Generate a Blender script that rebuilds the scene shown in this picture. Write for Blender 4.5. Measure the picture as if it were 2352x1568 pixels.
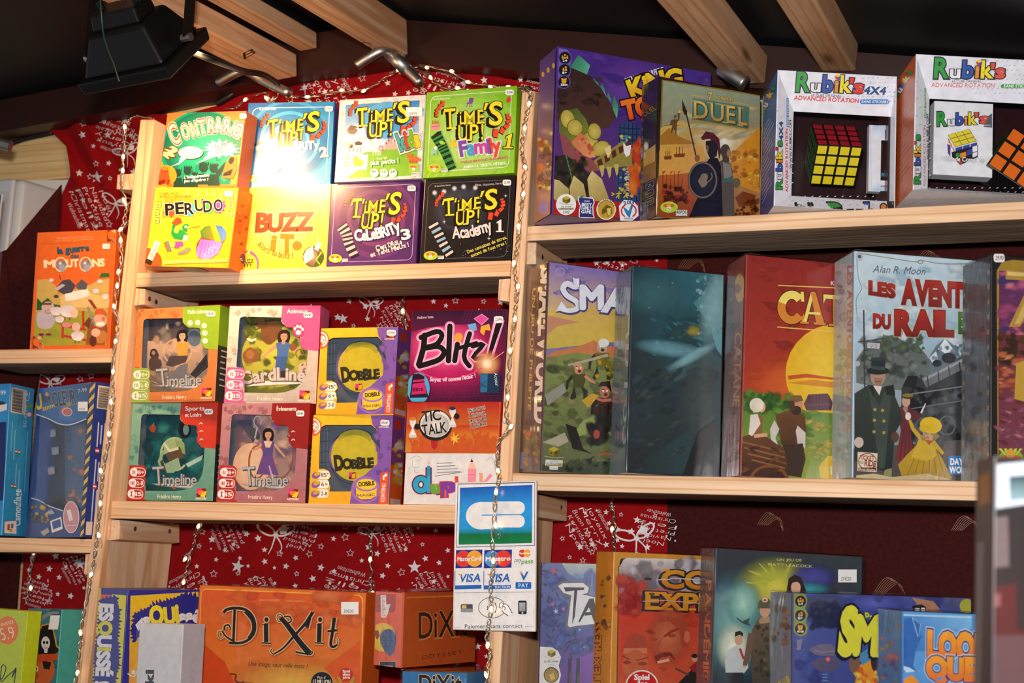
import bpy, math, random
import numpy as np
from mathutils import Matrix, Vector
from mathutils.geometry import tessellate_polygon
for _o in list(bpy.data.objects): bpy.data.objects.remove(_o)
SC = bpy.context.scene
COL = SC.collection
random.seed(7)
# ------------------------------------------------------------------ camera
FPX, PITCH, YAW, ROLL = 3190.0, 0.160056, -0.380188, 0.04594
CAMZ = 1.30
Y0 = 1.90                      # front plane of the shelving
def _rot(p, y, r):
    cy, sy, cp, sp, cr, sr = math.cos(y), math.sin(y), math.cos(p), math.sin(p), math.cos(r), math.sin(r)
    f = np.array([sy*cp, cy*cp, sp]); rt = np.array([cy, -sy, 0.]); up = np.cross(rt, f)
    return np.array([cr*rt + sr*up, -(-sr*rt + cr*up), f])     # rows: right, down, forward
RC = _rot(PITCH, YAW, ROLL)
CP = np.array([0., 0., CAMZ])
cam = bpy.data.cameras.new('camera'); cam_ob = bpy.data.objects.new('camera', cam); COL.objects.link(cam_ob)
cam.sensor_width = 23.5; cam.lens = 23.5*FPX/2352
cam_ob.matrix_world = Matrix(((RC[0][0], -RC[1][0], -RC[2][0], CP[0]), (RC[0][1], -RC[1][1], -RC[2][1], CP[1]),
                              (RC[0][2], -RC[1][2], -RC[2][2], CP[2]), (0, 0, 0, 1)))
cam.clip_start = 0.05
cam.dof.use_dof = True; cam.dof.focus_distance = 2.12; cam.dof.aperture_fstop = 4.0
SC.camera = cam_ob
# ------------------------------------------------------------------ colour management, world
SC.view_settings.view_transform = 'Standard'; SC.view_settings.look = 'None'
SC.view_settings.gamma = 1.0; SC.view_settings.use_curve_mapping = False
SC.view_settings.exposure = 0.0
SC.cycles.use_denoising = True
SC.cycles.max_bounces = 8; SC.cycles.transparent_max_bounces = 48; SC.cycles.glossy_bounces = 4
SC.cycles.caustics_reflective = False; SC.cycles.caustics_refractive = False
SC.cycles.sample_clamp_indirect = 4.0
def nd(nt, t, **k):
    n = nt.nodes.new(t)
    for a, b in k.items(): setattr(n, a, b)
    return n
def lin(c):
    if isinstance(c, str):
        c = c.lstrip('#')
        if len(c) == 3: c = ''.join(x*2 for x in c)
        c = [int(c[i:i+2], 16)/255 for i in (0, 2, 4)]
    return tuple((x/12.92 if x <= .04045 else ((x+.055)/1.055)**2.4) for x in c[:3])
wo = bpy.data.worlds.new('night_market'); SC.world = wo; wo.use_nodes = True
wt = wo.node_tree; wt.nodes.clear()
wout = nd(wt, 'ShaderNodeOutputWorld'); wbg = nd(wt, 'ShaderNodeBackground')
wtc = nd(wt, 'ShaderNodeTexCoord'); wnz = nd(wt, 'ShaderNodeTexNoise'); wrp = nd(wt, 'ShaderNodeValToRGB')
wnz.inputs['Scale'].default_value = 3.0; wnz.inputs['Detail'].default_value = 2.0
wrp.color_ramp.elements[0].position = .45; wrp.color_ramp.elements[0].color = (.055, .05, .055, 1)
wrp.color_ramp.elements[1].position = .78; wrp.color_ramp.elements[1].color = (.55, .46, .40, 1)
wt.links.new(wtc.outputs['Generated'], wnz.inputs['Vector']); wt.links.new(wnz.outputs['Fac'], wrp.inputs['Fac'])
wdp = nd(wt, 'ShaderNodeVectorMath', operation='DOT_PRODUCT'); wdp.inputs[1].default_value = (-.93, -.35, .05)
wt.links.new(wtc.outputs['Generated'], wdp.inputs[0]); wmr = nd(wt, 'ShaderNodeMapRange'); wmr.inputs['From Min'].default_value = .72; wmr.inputs['From Max'].default_value = 1.0; wmr.inputs['To Max'].default_value = 1.7
wt.links.new(wdp.outputs['Value'], wmr.inputs['Value']); wad = nd(wt, 'ShaderNodeVectorMath', operation='MULTIPLY_ADD'); wad.inputs[1].default_value = (.8, .86, 1.0)
wt.links.new(wmr.outputs['Result'], wad.inputs[0]); wt.links.new(wrp.outputs['Color'], wad.inputs[2]); wt.links.new(wad.outputs['Vector'], wbg.inputs['Color']); wt.links.new(wbg.outputs['Background'], wout.inputs['Surface'])
wbg.inputs['Strength'].default_value = 0.55
# ------------------------------------------------------------------ the photographer's flash
fl = bpy.data.lights.new('camera_flash', 'AREA'); fl.shape = 'RECTANGLE'; fl.size = .09; fl.size_y = .06
fl.energy = 38.0; fl.color = (1.0, .955, .95)
fl_ob = bpy.data.objects.new('camera_flash', fl); COL.objects.link(fl_ob)
_fp = CP + RC[0]*(-.05) - RC[1]*.17 + RC[2]*.02
fl_ob.location = _fp
def aim(ob, tgt):
    ob.rotation_euler = (Vector(tgt) - ob.location).to_track_quat('-Z', 'Y').to_euler()
# ------------------------------------------------------------------ pixel <-> world
def ray(px, py):
    return RC.T @ np.array([(px-1176)/FPX, (py-784)/FPX, 1.])
def onY(px, py, y):
    d = ray(px, py); return CP + d*(y-CP[1])/d[1]
def onZ(px, py, z):
    d = ray(px, py); return CP + d*(z-CP[2])/d[2]
def proj(P):
    c = RC @ (np.asarray(P, float)-CP); return np.array([1176+FPX*c[0]/c[2], 784+FPX*c[1]/c[2]])
aim(fl_ob, onY(1280, 700, Y0))
# ------------------------------------------------------------------ object helpers
def tag(o, label=None, cat=None, group=None, kind=None):
    if label: o['label'] = label
    if cat: o['category'] = cat
    if group: o['group'] = group
    if kind: o['kind'] = kind
    return o
def link(name, data, parent=None, M=None):
    o = bpy.data.objects.new(name, data); COL.objects.link(o)
    if parent is not None: o.parent = parent
    if M is not None: o.matrix_local = M if isinstance(M, Matrix) else Matrix(M)
    return o
def empty(name, M):
    return link(name, None, None, M)
def mat4(O, M):
    return Matrix([[M[i][0], M[i][1], M[i][2], O[i]] for i in range(3)] + [[0, 0, 0, 1]])
def mesh(name, verts, faces, m=None, parent=None, M=None, smooth=False, cols=None, matidx=None):
    me = bpy.data.meshes.new(name)
    me.from_pydata([tuple(map(float, v)) for v in verts], [], faces)
    if cols is not None:
        at = me.color_attributes.new('Col', 'FLOAT_COLOR', 'CORNER')
        flat = []
        for c in cols: flat.extend(c)
        at.data.foreach_set('color', np.array(flat, dtype=np.float32).ravel())
    for mm in (m if isinstance(m, (list, tuple)) else [m]):
        if mm: me.materials.append(mm)
    if matidx is not None: me.polygons.foreach_set('material_index', matidx)
    if smooth: me.polygons.foreach_set('use_smooth', [True]*len(me.polygons))
    me.update()
    return link(name, me, parent, M)
# ------------------------------------------------------------------ materials
def principled(name, base=(.5, .5, .5), rough=.5, metal=0., spec=.5, coat=0., coatr=.1):
    m = bpy.data.materials.new(name); m.use_nodes = True
    b = m.node_tree.nodes['Principled BSDF']
    b.inputs['Base Color'].default_value = (*base[:3], 1); b.inputs['Roughness'].default_value = rough
    b.inputs['Metallic'].default_value = metal; b.inputs['Specular IOR Level'].default_value = spec
    b.inputs['Coat Weight'].default_value = coat; b.inputs['Coat Roughness'].default_value = coatr
    return m, m.node_tree, b
def m_print(name, rough=.32, coat=.0, coatr=.06, mott=.10, bump=.0, spec=.5):
    m, nt, b = principled(name, rough=rough, coat=coat, coatr=coatr, spec=spec)
    a = nd(nt, 'ShaderNodeAttribute', attribute_name='Col')
    tc = nd(nt, 'ShaderNodeTexCoord'); nz = nd(nt, 'ShaderNodeTexNoise')
    nz.inputs['Scale'].default_value = 90; nz.inputs['Detail'].default_value = 4
    mr = nd(nt, 'ShaderNodeMapRange'); mr.inputs['From Min'].default_value = .3; mr.inputs['From Max'].default_value = .7
    mr.inputs['To Min'].default_value = 1-mott; mr.inputs['To Max'].default_value = 1+mott*.6
    mx = nd(nt, 'ShaderNodeVectorMath', operation='SCALE')
    nt.links.new(tc.outputs['Object'], nz.inputs['Vector']); nt.links.new(nz.outputs['Fac'], mr.inputs['Value'])
    nt.links.new(a.outputs['Color'], mx.inputs[0]); nt.links.new(mr.outputs['Result'], mx.inputs['Scale'])
    nt.links.new(mx.outputs['Vector'], b.inputs['Base Color']); nt.links.new(a.outputs['Alpha'], b.inputs['Alpha'])
    if bump:
        n2 = nd(nt, 'ShaderNodeTexNoise'); n2.inputs['Scale'].default_value = 14; n2.inputs['Detail'].default_value = 1
        bp = nd(nt, 'ShaderNodeBump'); bp.inputs['Strength'].default_value = bump; bp.inputs['Distance'].default_value = .01
        nt.links.new(tc.outputs['Object'], n2.inputs['Vector']); nt.links.new(n2.outputs['Fac'], bp.inputs['Height'])
        nt.links.new(bp.outputs['Normal'], b.inputs['Normal'])
    return m
PRINT = m_print('printed_card', rough=.36)
GLOSSY = m_print('glossy_printed_card', rough=.27, coat=.25, coatr=.15)
MATTE = m_print('matte_paper', rough=.7, mott=.04, spec=.2)
CLOTH = m_print('printed_cotton', rough=.9, mott=.12, spec=.1)
def m_wood(name, c1, c2, grain='X', rough=.6, scale=1., knots=True, dark='#6b4a2c', fuzz=0.):
    m, nt, b = principled(name, rough=rough, spec=.25)
    tc = nd(nt, 'ShaderNodeTexCoord'); mp = nd(nt, 'ShaderNodeMapping')
    s = {'X': (1.2, 16, 22), 'Y': (16, 1.2, 22), 'Z': (18, 22, 1.2)}[grain]
    mp.inputs['Scale'].default_value = [v*scale for v in s]
    nz = nd(nt, 'ShaderNodeTexNoise'); nz.inputs['Scale'].default_value = 2.2; nz.inputs['Detail'].default_value = 3; nz.inputs['Distortion'].default_value = .6
    wv = nd(nt, 'ShaderNodeTexNoise'); wv.inputs['Scale'].default_value = 9; wv.inputs['Detail'].default_value = 5
    rp = nd(nt, 'ShaderNodeValToRGB'); e = rp.color_ramp.elements
    e[0].position = .35; e[0].color = (*lin(c1), 1); e[1].position = .62; e[1].color = (*lin(c2), 1)
    oi = nd(nt, 'ShaderNodeObjectInfo'); ad = nd(nt, 'ShaderNodeVectorMath', operation='ADD')
    nt.links.new(tc.outputs['Object'], ad.inputs[0]); nt.links.new(oi.outputs['Random'], ad.inputs[1])
    nt.links.new(ad.outputs['Vector'], mp.inputs['Vector'])
    nt.links.new(mp.outputs['Vector'], nz.inputs['Vector']); nt.links.new(mp.outputs['Vector'], wv.inputs['Vector'])
    mx = nd(nt, 'ShaderNodeMix', data_type='FLOAT'); mx.inputs[0].default_value = .35
    nt.links.new(nz.outputs['Fac'], mx.inputs[2]); nt.links.new(wv.outputs['Fac'], mx.inputs[3])
    nt.links.new(mx.outputs[0], rp.inputs['Fac'])
    out = rp.outputs['Color']
    wa = nd(nt, 'ShaderNodeTexWave', bands_direction={'X': 'Z', 'Y': 'X', 'Z': 'X'}[grain]); wa.inputs['Scale'].default_value = 1.1; wa.inputs['Distortion'].default_value = 5.; wa.inputs['Detail'].default_value = 2.; wa.inputs['Detail Scale'].default_value = .8
    wr = nd(nt, 'ShaderNodeValToRGB'); wr.color_ramp.elements[0].position = .86; wr.color_ramp.elements[0].color = (0, 0, 0, 1); wr.color_ramp.elements[1].position = .98; wr.color_ramp.elements[1].color = (.55, .55, .55, 1)
    nt.links.new(mp.outputs['Vector'], wa.inputs['Vector']); nt.links.new(wa.outputs['Fac'], wr.inputs['Fac'])
    ml = nd(nt, 'ShaderNodeMix', data_type='RGBA'); k2 = lin(c1); ml.inputs[7].default_value = (k2[0]*.82, k2[1]*.62, k2[2]*.45, 1)
    nt.links.new(wr.outputs['Color'], ml.inputs[0]); nt.links.new(out, ml.inputs[6]); out = ml.outputs[2]
    if knots:
        mk = nd(nt, 'ShaderNodeMapping')
        mk.inputs['Scale'].default_value = {'X': (3, 11, 11), 'Y': (11, 3, 11), 'Z': (11, 11, 3)}[grain]
        vo = nd(nt, 'ShaderNodeTexVoronoi'); vo.inputs['Scale'].default_value = 1.0
        kr = nd(nt, 'ShaderNodeValToRGB'); kr.color_ramp.elements[0].position = .05; kr.color_ramp.elements[0].color = (.9, .9, .9, 1)
        kr.color_ramp.elements[1].position = .13; kr.color_ramp.elements[1].color = (0, 0, 0, 1)
        nt.links.new(ad.outputs['Vector'], mk.inputs['Vector']); nt.links.new(mk.outputs['Vector'], vo.inputs['Vector'])
        nt.links.new(vo.outputs['Distance'], kr.inputs['Fac'])
        mc = nd(nt, 'ShaderNodeMix', data_type='RGBA'); mc.inputs[7].default_value = (*lin(dark), 1)
        nt.links.new(kr.outputs['Color'], mc.inputs[0]); nt.links.new(out, mc.inputs[6]); out = mc.outputs[2]
    nt.links.new(out, b.inputs['Base Color'])
    bp = nd(nt, 'ShaderNodeBump'); bp.inputs['Strength'].default_value = .25+fuzz; bp.inputs['Distance'].default_value = .002
    nt.links.new(wv.outputs['Fac'], bp.inputs['Height']); nt.links.new(bp.outputs['Normal'], b.inputs['Normal'])
    return m
PINE_X = m_wood('pine_board', '#d3a578', '#e9c8a2', 'X')
PINE_Z = m_wood('pine_upright', '#d2a277', '#e7c39c', 'Z')
PINE_Y = m_wood('pine_block', '#cda27c', '#e6c6a4', 'Y')
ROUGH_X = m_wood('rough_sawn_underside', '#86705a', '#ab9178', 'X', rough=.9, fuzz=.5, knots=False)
ENDG = m_wood('sawn_end_grain', '#c09468', '#e0bd92', 'Z', rough=.9, fuzz=.6, knots=False, scale=2.)
RAFT = m_wood('rafter_pine', '#c08a5c', '#dcb088', 'Y', dark='#7a4c24')
PLANK = m_wood('wall_planks', '#cfae74', '#e0c58e', 'X', knots=False)
def m_simple(name, c, rough=.5, metal=0., spec=.5, nscale=0, namt=.15, bump=0.):
    m, nt, b = principled(name, lin(c), rough, metal, spec)
    tc = nd(nt, 'ShaderNodeTexCoord'); nz = nd(nt, 'ShaderNodeTexNoise')
    nz.inputs['Scale'].default_value = nscale or 30; nz.inputs['Detail'].default_value = 4
    nt.links.new(tc.outputs['Object'], nz.inputs['Vector'])
    mr = nd(nt, 'ShaderNodeMapRange'); mr.inputs['To Min'].default_value = 1-namt; mr.inputs['To Max'].default_value = 1+namt
    vm = nd(nt, 'ShaderNodeVectorMath', operation='SCALE'); vm.inputs[0].default_value = lin(c)
    nt.links.new(nz.outputs['Fac'], mr.inputs['Value']); nt.links.new(mr.outputs['Result'], vm.inputs['Scale'])
    nt.links.new(vm.outputs['Vector'], b.inputs['Base Color'])
    if bump:
        bp = nd(nt, 'ShaderNodeBump'); bp.inputs['Strength'].default_value = bump; bp.inputs['Distance'].default_value = .003
        nt.links.new(nz.outputs['Fac'], bp.inputs['Height']); nt.links.new(bp.outputs['Normal'], b.inputs['Normal'])
    return m
BLACKP = m_simple('black_lacquered_metal', '#0c0c0c', .45, spec=.3)
BLACKC = m_simple('black_cable_rubber', '#0c0c0c', .5)
STEEL = m_simple('galvanised_steel', '#b4b4b2', .42, 1., nscale=60, namt=.25)
SCREW = m_simple('zinc_screw', '#b8b09c', .3, 1.)
GREYP = m_simple('grey_plastic', '#b9bec0', .45, namt=.05)
WHITEP = m_simple('white_plastic', '#d8d6d2', .4, namt=.05)
CEIL = m_simple('black_roof_panel', '#0b0a0b', .55, nscale=4, namt=.3)
BROWN = m_simple('brown_painted_beam', '#2e1510', .4, nscale=12, namt=.25)
DARKCL = m_simple('dark_brown_brocade', '#3a1210', .85, spec=.1, nscale=160, namt=.6, bump=.2)
GOLD = m_simple('gold_thread', '#7a4f22', .5, namt=.4)
def m_emit(name, c, s):
    m = bpy.data.materials.new(name); m.use_nodes = True; nt = m.node_tree; nt.nodes.clear()
    o = nd(nt, 'ShaderNodeOutputMaterial'); e = nd(nt, 'ShaderNodeEmission')
    e.inputs['Color'].default_value = (*c, 1); e.inputs['Strength'].default_value = s
    nt.links.new(e.outputs[0], o.inputs['Surface']); return m
def m_film(name, rough=.05, ior=1.45, tint=(1, 1, 1), bump=.35, scale=22., stretch=(1, 1, .35), boost=1.):
    m = bpy.data.materials.new(name); m.use_nodes = True; nt = m.node_tree; nt.nodes.clear()
    o = nd(nt, 'ShaderNodeOutputMaterial'); mx = nd(nt, 'ShaderNodeMixShader')
    t = nd(nt, 'ShaderNodeBsdfTransparent'); t.inputs['Color'].default_value = (*tint, 1)
    g = nd(nt, 'ShaderNodeBsdfGlossy'); g.inputs['Roughness'].default_value = rough
    fr = nd(nt, 'ShaderNodeLayerWeight'); fr.inputs['Blend'].default_value = .5
    ml = nd(nt, 'ShaderNodeMath', operation='MULTIPLY'); ml.inputs[1].default_value = boost; ml.use_clamp = True
    if bump:
        tc = nd(nt, 'ShaderNodeTexCoord'); mp = nd(nt, 'ShaderNodeMapping'); mp.inputs['Scale'].default_value = stretch
        nz = nd(nt, 'ShaderNodeTexNoise'); nz.inputs['Scale'].default_value = scale; nz.inputs['Detail'].default_value = 2; nz.inputs['Distortion'].default_value = 1.2
        bp = nd(nt, 'ShaderNodeBump'); bp.inputs['Strength'].default_value = bump; bp.inputs['Distance'].default_value = .01
        nt.links.new(tc.outputs['Object'], mp.inputs['Vector']); nt.links.new(mp.outputs['Vector'], nz.inputs['Vector'])
        nt.links.new(nz.outputs['Fac'], bp.inputs['Height'])
        nt.links.new(bp.outputs['Normal'], g.inputs['Normal']); nt.links.new(bp.outputs['Normal'], fr.inputs['Normal'])
    pw = nd(nt, 'ShaderNodeMath', operation='POWER'); pw.inputs[1].default_value = 4.5; nt.links.new(fr.outputs['Facing'], pw.inputs[0]); ad = nd(nt, 'ShaderNodeMath', operation='MULTIPLY_ADD'); ad.inputs[1].default_value = .9; ad.inputs[2].default_value = .05; nt.links.new(pw.outputs[0], ad.inputs[0]); nt.links.new(ad.outputs[0], ml.inputs[0]); nt.links.new(ml.outputs[0], mx.inputs[0])
    nt.links.new(t.outputs[0], mx.inputs[1]); nt.links.new(g.outputs[0], mx.inputs[2]); nt.links.new(mx.outputs[0], o.inputs['Surface'])
    return m
WRAP = m_film('shrink_wrap_film', rough=.12, boost=1.3, bump=.22)
CLEAR = m_film('clear_window_film', rough=.07, bump=.15, scale=12)
BULBG = m_film('clear_bulb_plastic', rough=.1, bump=0, boost=2.2)
LED = m_emit('lit_warm_led', (1., .6, .24), 9.)
# ------------------------------------------------------------------ solids
def box_vf(w, d, h, x0=0, y0=0, z0=0):
    v = [(x0, y0, z0), (x0+w, y0, z0), (x0+w, y0+d, z0), (x0, y0+d, z0), (x0, y0, z0+h), (x0+w, y0, z0+h), (x0+w, y0+d, z0+h), (x0, y0+d, z0+h)]
    f = [(0, 1, 5, 4), (1, 2, 6, 5), (2, 3, 7, 6), (3, 0, 4, 7), (4, 5, 6, 7), (3, 2, 1, 0)]
    return v, f
def bevel(o, w=.002, seg=2):
    b = o.modifiers.new('bevel', 'BEVEL'); b.width = w; b.segments = seg; b.limit_method = 'ANGLE'
    return o
def tube_vf(pts, r, n=8, closed=False):
    pts = [np.asarray(p, float) for p in pts]; v, f = [], []
    rr = r if hasattr(r, '__len__') else [r]*len(pts)
    t0 = pts[1]-pts[0]; a = np.array([0, 0, 1.]) if abs(t0[2]) < .9*np.linalg.norm(t0) else np.array([0, 1., 0])
    for i, p in enumerate(pts):
        t = pts[min(i+1, len(pts)-1)]-pts[max(i-1, 0)]; t /= max(np.linalg.norm(t), 1e-9)
        a = a-t*(a@t); a /= max(np.linalg.norm(a), 1e-9); b = np.cross(t, a)
        for k in range(n):
            an = 2*math.pi*k/n; v.append(p+rr[i]*(math.cos(an)*a+math.sin(an)*b))
    for i in range(len(pts)-1):
        for k in range(n):
            f.append((i*n+k, i*n+(k+1) % n, (i+1)*n+(k+1) % n, (i+1)*n+k))
    f.append(tuple(range(n-1, -1, -1))); f.append(tuple(range((len(pts)-1)*n, len(pts)*n)))
    return v, f
def join_vf(parts):
    V, Fc = [], []
    for v, f in parts:
        o = len(V); V.extend(v); Fc.extend([tuple(i+o for i in q) for q in f])
    return V, Fc
def smooth_path(pts, n=6):
    """Catmull-Rom through the points"""
    P = [np.asarray(p, float) for p in pts]; out = []
    for i in range(len(P)-1):
        a, b, c, d = P[max(i-1, 0)], P[i], P[i+1], P[min(i+2, len(P)-1)]
        for k in range(n):
            t = k/n; out.append(.5*((2*b)+(-a+c)*t+(2*a-5*b+4*c-d)*t*t+(-a+3*b-3*c+d)*t**3))
    out.append(P[-1]); return out
# ------------------------------------------------------------------ lettering
_G, _GK = {}, {}
def glyph(ch, off):
    key = (ch, round(off, 3))
    if key in _G: return _G[key]
    if off > .012 and ch in 'MWmw':
        v, f = glyph(ch, 0.); n = len(v); V, Q = [], []
        for k in range(8):
            V.append(v+off*np.array([math.cos(k*.7854), math.sin(k*.7854)])); Q += [tuple(i+k*n for i in q) for q in f]
        _G[key] = (np.vstack(V), Q); _GK[key] = np.repeat(np.arange(8)*.11, n); return _G[key]
    cu = bpy.data.curves.new('lettering', 'FONT'); cu.body = ch; cu.size = 1; cu.offset = off; cu.resolution_u = 3; cu.fill_mode = 'FRONT'
    ob = bpy.data.objects.new('lettering', cu); COL.objects.link(ob)
    dg = bpy.context.evaluated_depsgraph_get(); ev = ob.evaluated_get(dg); me = ev.to_mesh()
    v = np.array([tuple(q.co)[:2] for q in me.vertices]).reshape(-1, 2); f = [tuple(p.vertices) for p in me.polygons]
    ev.to_mesh_clear(); bpy.data.objects.remove(ob); bpy.data.curves.remove(cu)
    _G[key] = (v, f); return _G[key]
CAPH = None
# ------------------------------------------------------------------ printed art on a flat face
class Art:
    """Flat printed layers on the faces of a box-shaped frame O, M (columns: across, into depth, up), size w, d, h."""
    STEP = .000012
    rnd = 0.
    def __init__(s, O, M, w, d, h, inset=0., lay=1):
        s.O, s.M, s.w, s.d, s.h = np.asarray(O, float), np.asarray(M, float), w, d, h
        s.cl = s.M.T @ (CP-s.O); s.V, s.F, s.C, s.lay, s.face, s.inset = [], [], [], lay, 'F', inset; s.clip = True; s.A, s.b = np.eye(2), np.zeros(2)
    def z(s, ox, oy, k):
        """draw in a finer ruling: k units to the pixel from (ox, oy)"""
        s.A = np.eye(2)/k; s.b = np.array([ox, oy], float); return s
    def map3(s, src, dst):
        """from now on the points src stand where dst stand in the present ruling"""
        S = np.array([[*q, 1.] for q in src]); K = np.linalg.solve(S, np.array(dst, float)).T
        s.b = s.A @ K[:, 2]+s.b; s.A = s.A @ K[:, :2]; return s
    def loc(s, px, py, lay=None):
        px, py = s.A @ np.array([px, py])+s.b
        dl = s.M.T @ ray(px, py); e = (s.lay if lay is None else lay)*s.STEP
        ax, val = {'F': (1, s.inset-e), 'L': (0, -e), 'R': (0, s.w+e), 'T': (2, s.h+e), 'B': (2, -e)}[s.face]
        t = (val-s.cl[ax])/dl[ax]; return s.cl+dl*t
    def px(s, u, v):
        """pixel of a point on the current face, u,v from its top-left corner (0..1)"""
        p = {'F': (u*s.w, s.inset, (1-v)*s.h), 'L': (0, (1-u)*s.d, (1-v)*s.h), 'R': (s.w, u*s.d, (1-v)*s.h),
             'T': (u*s.w, (1-v)*s.d, s.h), 'B': (u*s.w, v*s.d, 0)}[s.face]
        return tuple(np.linalg.solve(s.A, proj(s.O+s.M @ np.array(p, float))-s.b))
    def on(s, face): s.face = face; return s
    def _rng(s):
        a, b = {'F': ((0, s.w), (2, s.h)), 'L': ((1, s.d), (2, s.h)), 'R': ((1, s.d), (2, s.h)), 'T': ((0, s.w), (1, s.d)), 'B': ((0, s.w), (1, s.d))}[s.face]
        return a, b
    def _clip(s, P, C):
        for ax, mx in s._rng():
            e = s.rnd if ax != 2 else 0.
            for lo in (0, 1):
                Q, D = [], []
                lim = e if lo == 0 else mx-e
                ins = (lambda p: p[ax] >= lim-1e-9) if lo == 0 else (lambda p: p[ax] <= lim+1e-9)
                for i in range(len(P)):
                    a, b, ca, cb = P[i-1], P[i], C[i-1], C[i]
                    ia, ib = ins(a), ins(b)
                    if ia != ib:
                        t = (lim-a[ax])/(b[ax]-a[ax]); Q.append(a+(b-a)*t); D.append(tuple(np.array(ca)+(np.array(cb)-np.array(ca))*t))
                    if ib: Q.append(b); D.append(cb)
                P, C = Q, D
                if len(P) < 3: return [], []
        return P, C
    def poly3(s, P, C):
        if s.clip: P, C = s._clip(P, C)
        if len(P) < 3: return
        tr = tessellate_polygon([[Vector(p) for p in P]]) if len(P) > 4 else ([(0, 1, 2)] if len(P) == 3 else None)
        o = len(s.V); s.V.extend(P)
        if tr is None: s.F.append(tuple(range(o, o+4))); s.C.append([(*c, 1)[:4] for c in C]); return
        for t in tr: s.F.append(tuple(o+i for i in t)); s.C.append([(*C[i], 1)[:4] for i in t])
    def hole(s, col, outer, hole, col2=None, a=None, b=None):
        """polygon with an opening"""
        q = list(outer)+list(hole); L = [s.loc(*k) for k in q]; c1 = np.array(lin(col)); C = [tuple(c1)]*len(q)
        if col2:
            c2 = np.array(lin(col2)); aa, bb = np.array(a, float), np.array(b, float); dd = bb-aa
            C = [tuple(c1+(c2-c1)*min(1, max(0, ((np.array(k)-aa)@dd)/(dd@dd)))) for k in q]
        o = len(s.V); s.V.extend(L)
        for t in tessellate_polygon([[Vector(k) for k in L[:len(outer)]], [Vector(k) for k in L[len(outer):]]]):
            s.F.append(tuple(o+i for i in t)); s.C.append([(*C[i], 1) for i in t])
        s.lay += 1; return s
    def solid(s, col, x0, x1, y0, y1, z0, z1):
        v, f = box_vf(x1-x0, y1-y0, z1-z0, x0, y0, z0); o = len(s.V); s.V.extend([np.array(k, float) for k in v]); c = lin(col)
        s.F.extend([tuple(i+o for i in q) for q in f]); s.C.extend([[(*c, 1)]*4]*6); return s
    # ---- pixel-space drawing
    def p(s, col, pts, col2=None, a=None, b=None):
        """filled polygon; with col2 a linear blend from col at pixel a to col2 at pixel b"""
        L = [s.loc(*q) for q in pts]; c1 = np.array(lin(col))
        if col2 is None: C = [tuple(c1)]*len(L)
        else:
            c2 = np.array(lin(col2)); a = np.array(a or pts[0], float); b = np.array(b or pts[2], float); dd = b-a
            C = [tuple(c1+(c2-c1)*min(1, max(0, ((np.array(q)-a)@dd)/(dd@dd)))) for q in pts]
        s.poly3(L, C); s.lay += 1; return s
    def q4(s, cols, pts):
        """quad with its own colour at each corner, laid as a fine grid"""
        c = [np.array(lin(k)) for k in cols]; P = [np.array(k, float) for k in pts]; n = 6
        f = lambda A, u, v: (A[0]*(1-u)+A[1]*u)*(1-v)+(A[3]*(1-u)+A[2]*u)*v
        for i in range(n):
            for j in range(n):
                uv = [(i/n, j/n), ((i+1)/n, j/n), ((i+1)/n, (j+1)/n), (i/n, (j+1)/n)]
                s.poly3([s.loc(*f(P, *k)) for k in uv], [tuple(f(c, *k)) for k in uv])
        s.lay += 1; return s
    def fill(s, *cols):
        """whole face: one colour, two (top, bottom) or four (tl, tr, br, bl)"""
        q = [s.px(0, 0), s.px(1, 0), s.px(1, 1), s.px(0, 1)]
        if len(cols) == 1: return s.p(cols[0], q)
        if len(cols) == 2: cols = (cols[0], cols[0], cols[1], cols[1])
        return s.q4(cols, q)
    def uvp(s, col, uv): return s.p(col, [s.px(*k) for k in uv])
    def uvr(s, col, u0, v0, u1, v1): return s.uvp(col, [(u0, v0), (u1, v0), (u1, v1), (u0, v1)])
    def r(s, col, x0, y0, x1, y1, rad=0, sk=0.):
        """rectangle in pixels with optional round corners; sk slants its top edge to the right by sk*height"""
        pts = []
        if rad:
            for cx, cy, a0 in ((x1-rad, y0+rad, -90), (x1-rad, y1-rad, 0), (x0+rad, y1-rad, 90), (x0+rad, y0+rad, 180)):
                for k in range(5):
                    a = math.radians(a0+k*22.5); pts.append((cx+rad*math.cos(a), cy+rad*math.sin(a)))
        else: pts = [(x0, y0), (x1, y0), (x1, y1), (x0, y1)]
        return s.p(col, [(x+sk*(y1-y), y) for x, y in pts])
    def e(s, col, cx, cy, rx, ry=None, rot=0., c2=None, n=28, a0=0, a1=360):
        """ellipse; c2: colour at the centre blending to col at the rim"""
        ry = rx if ry is None else ry; cr, sr = math.cos(math.radians(rot)), math.sin(math.radians(rot)); pts = []
        full = abs(a1-a0) >= 360
        for k in range(n if full else n+1):
            a = math.radians(a0+(a1-a0)*k/n); x, y = rx*math.cos(a), ry*math.sin(a)
            pts.append((cx+x*cr-y*sr, cy+x*sr+y*cr))
        if c2 is None: return s.p(col, pts if full else pts+[(cx, cy)])
        co, ci = lin(col), lin(c2); C0 = s.loc(cx, cy); L = [s.loc(*k) for k in pts]
        for i in range(len(L) if full else len(L)-1):
            s.poly3([C0, L[i], L[(i+1) % len(L)]], [ci, co, co])
        s.lay += 1; return s
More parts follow.
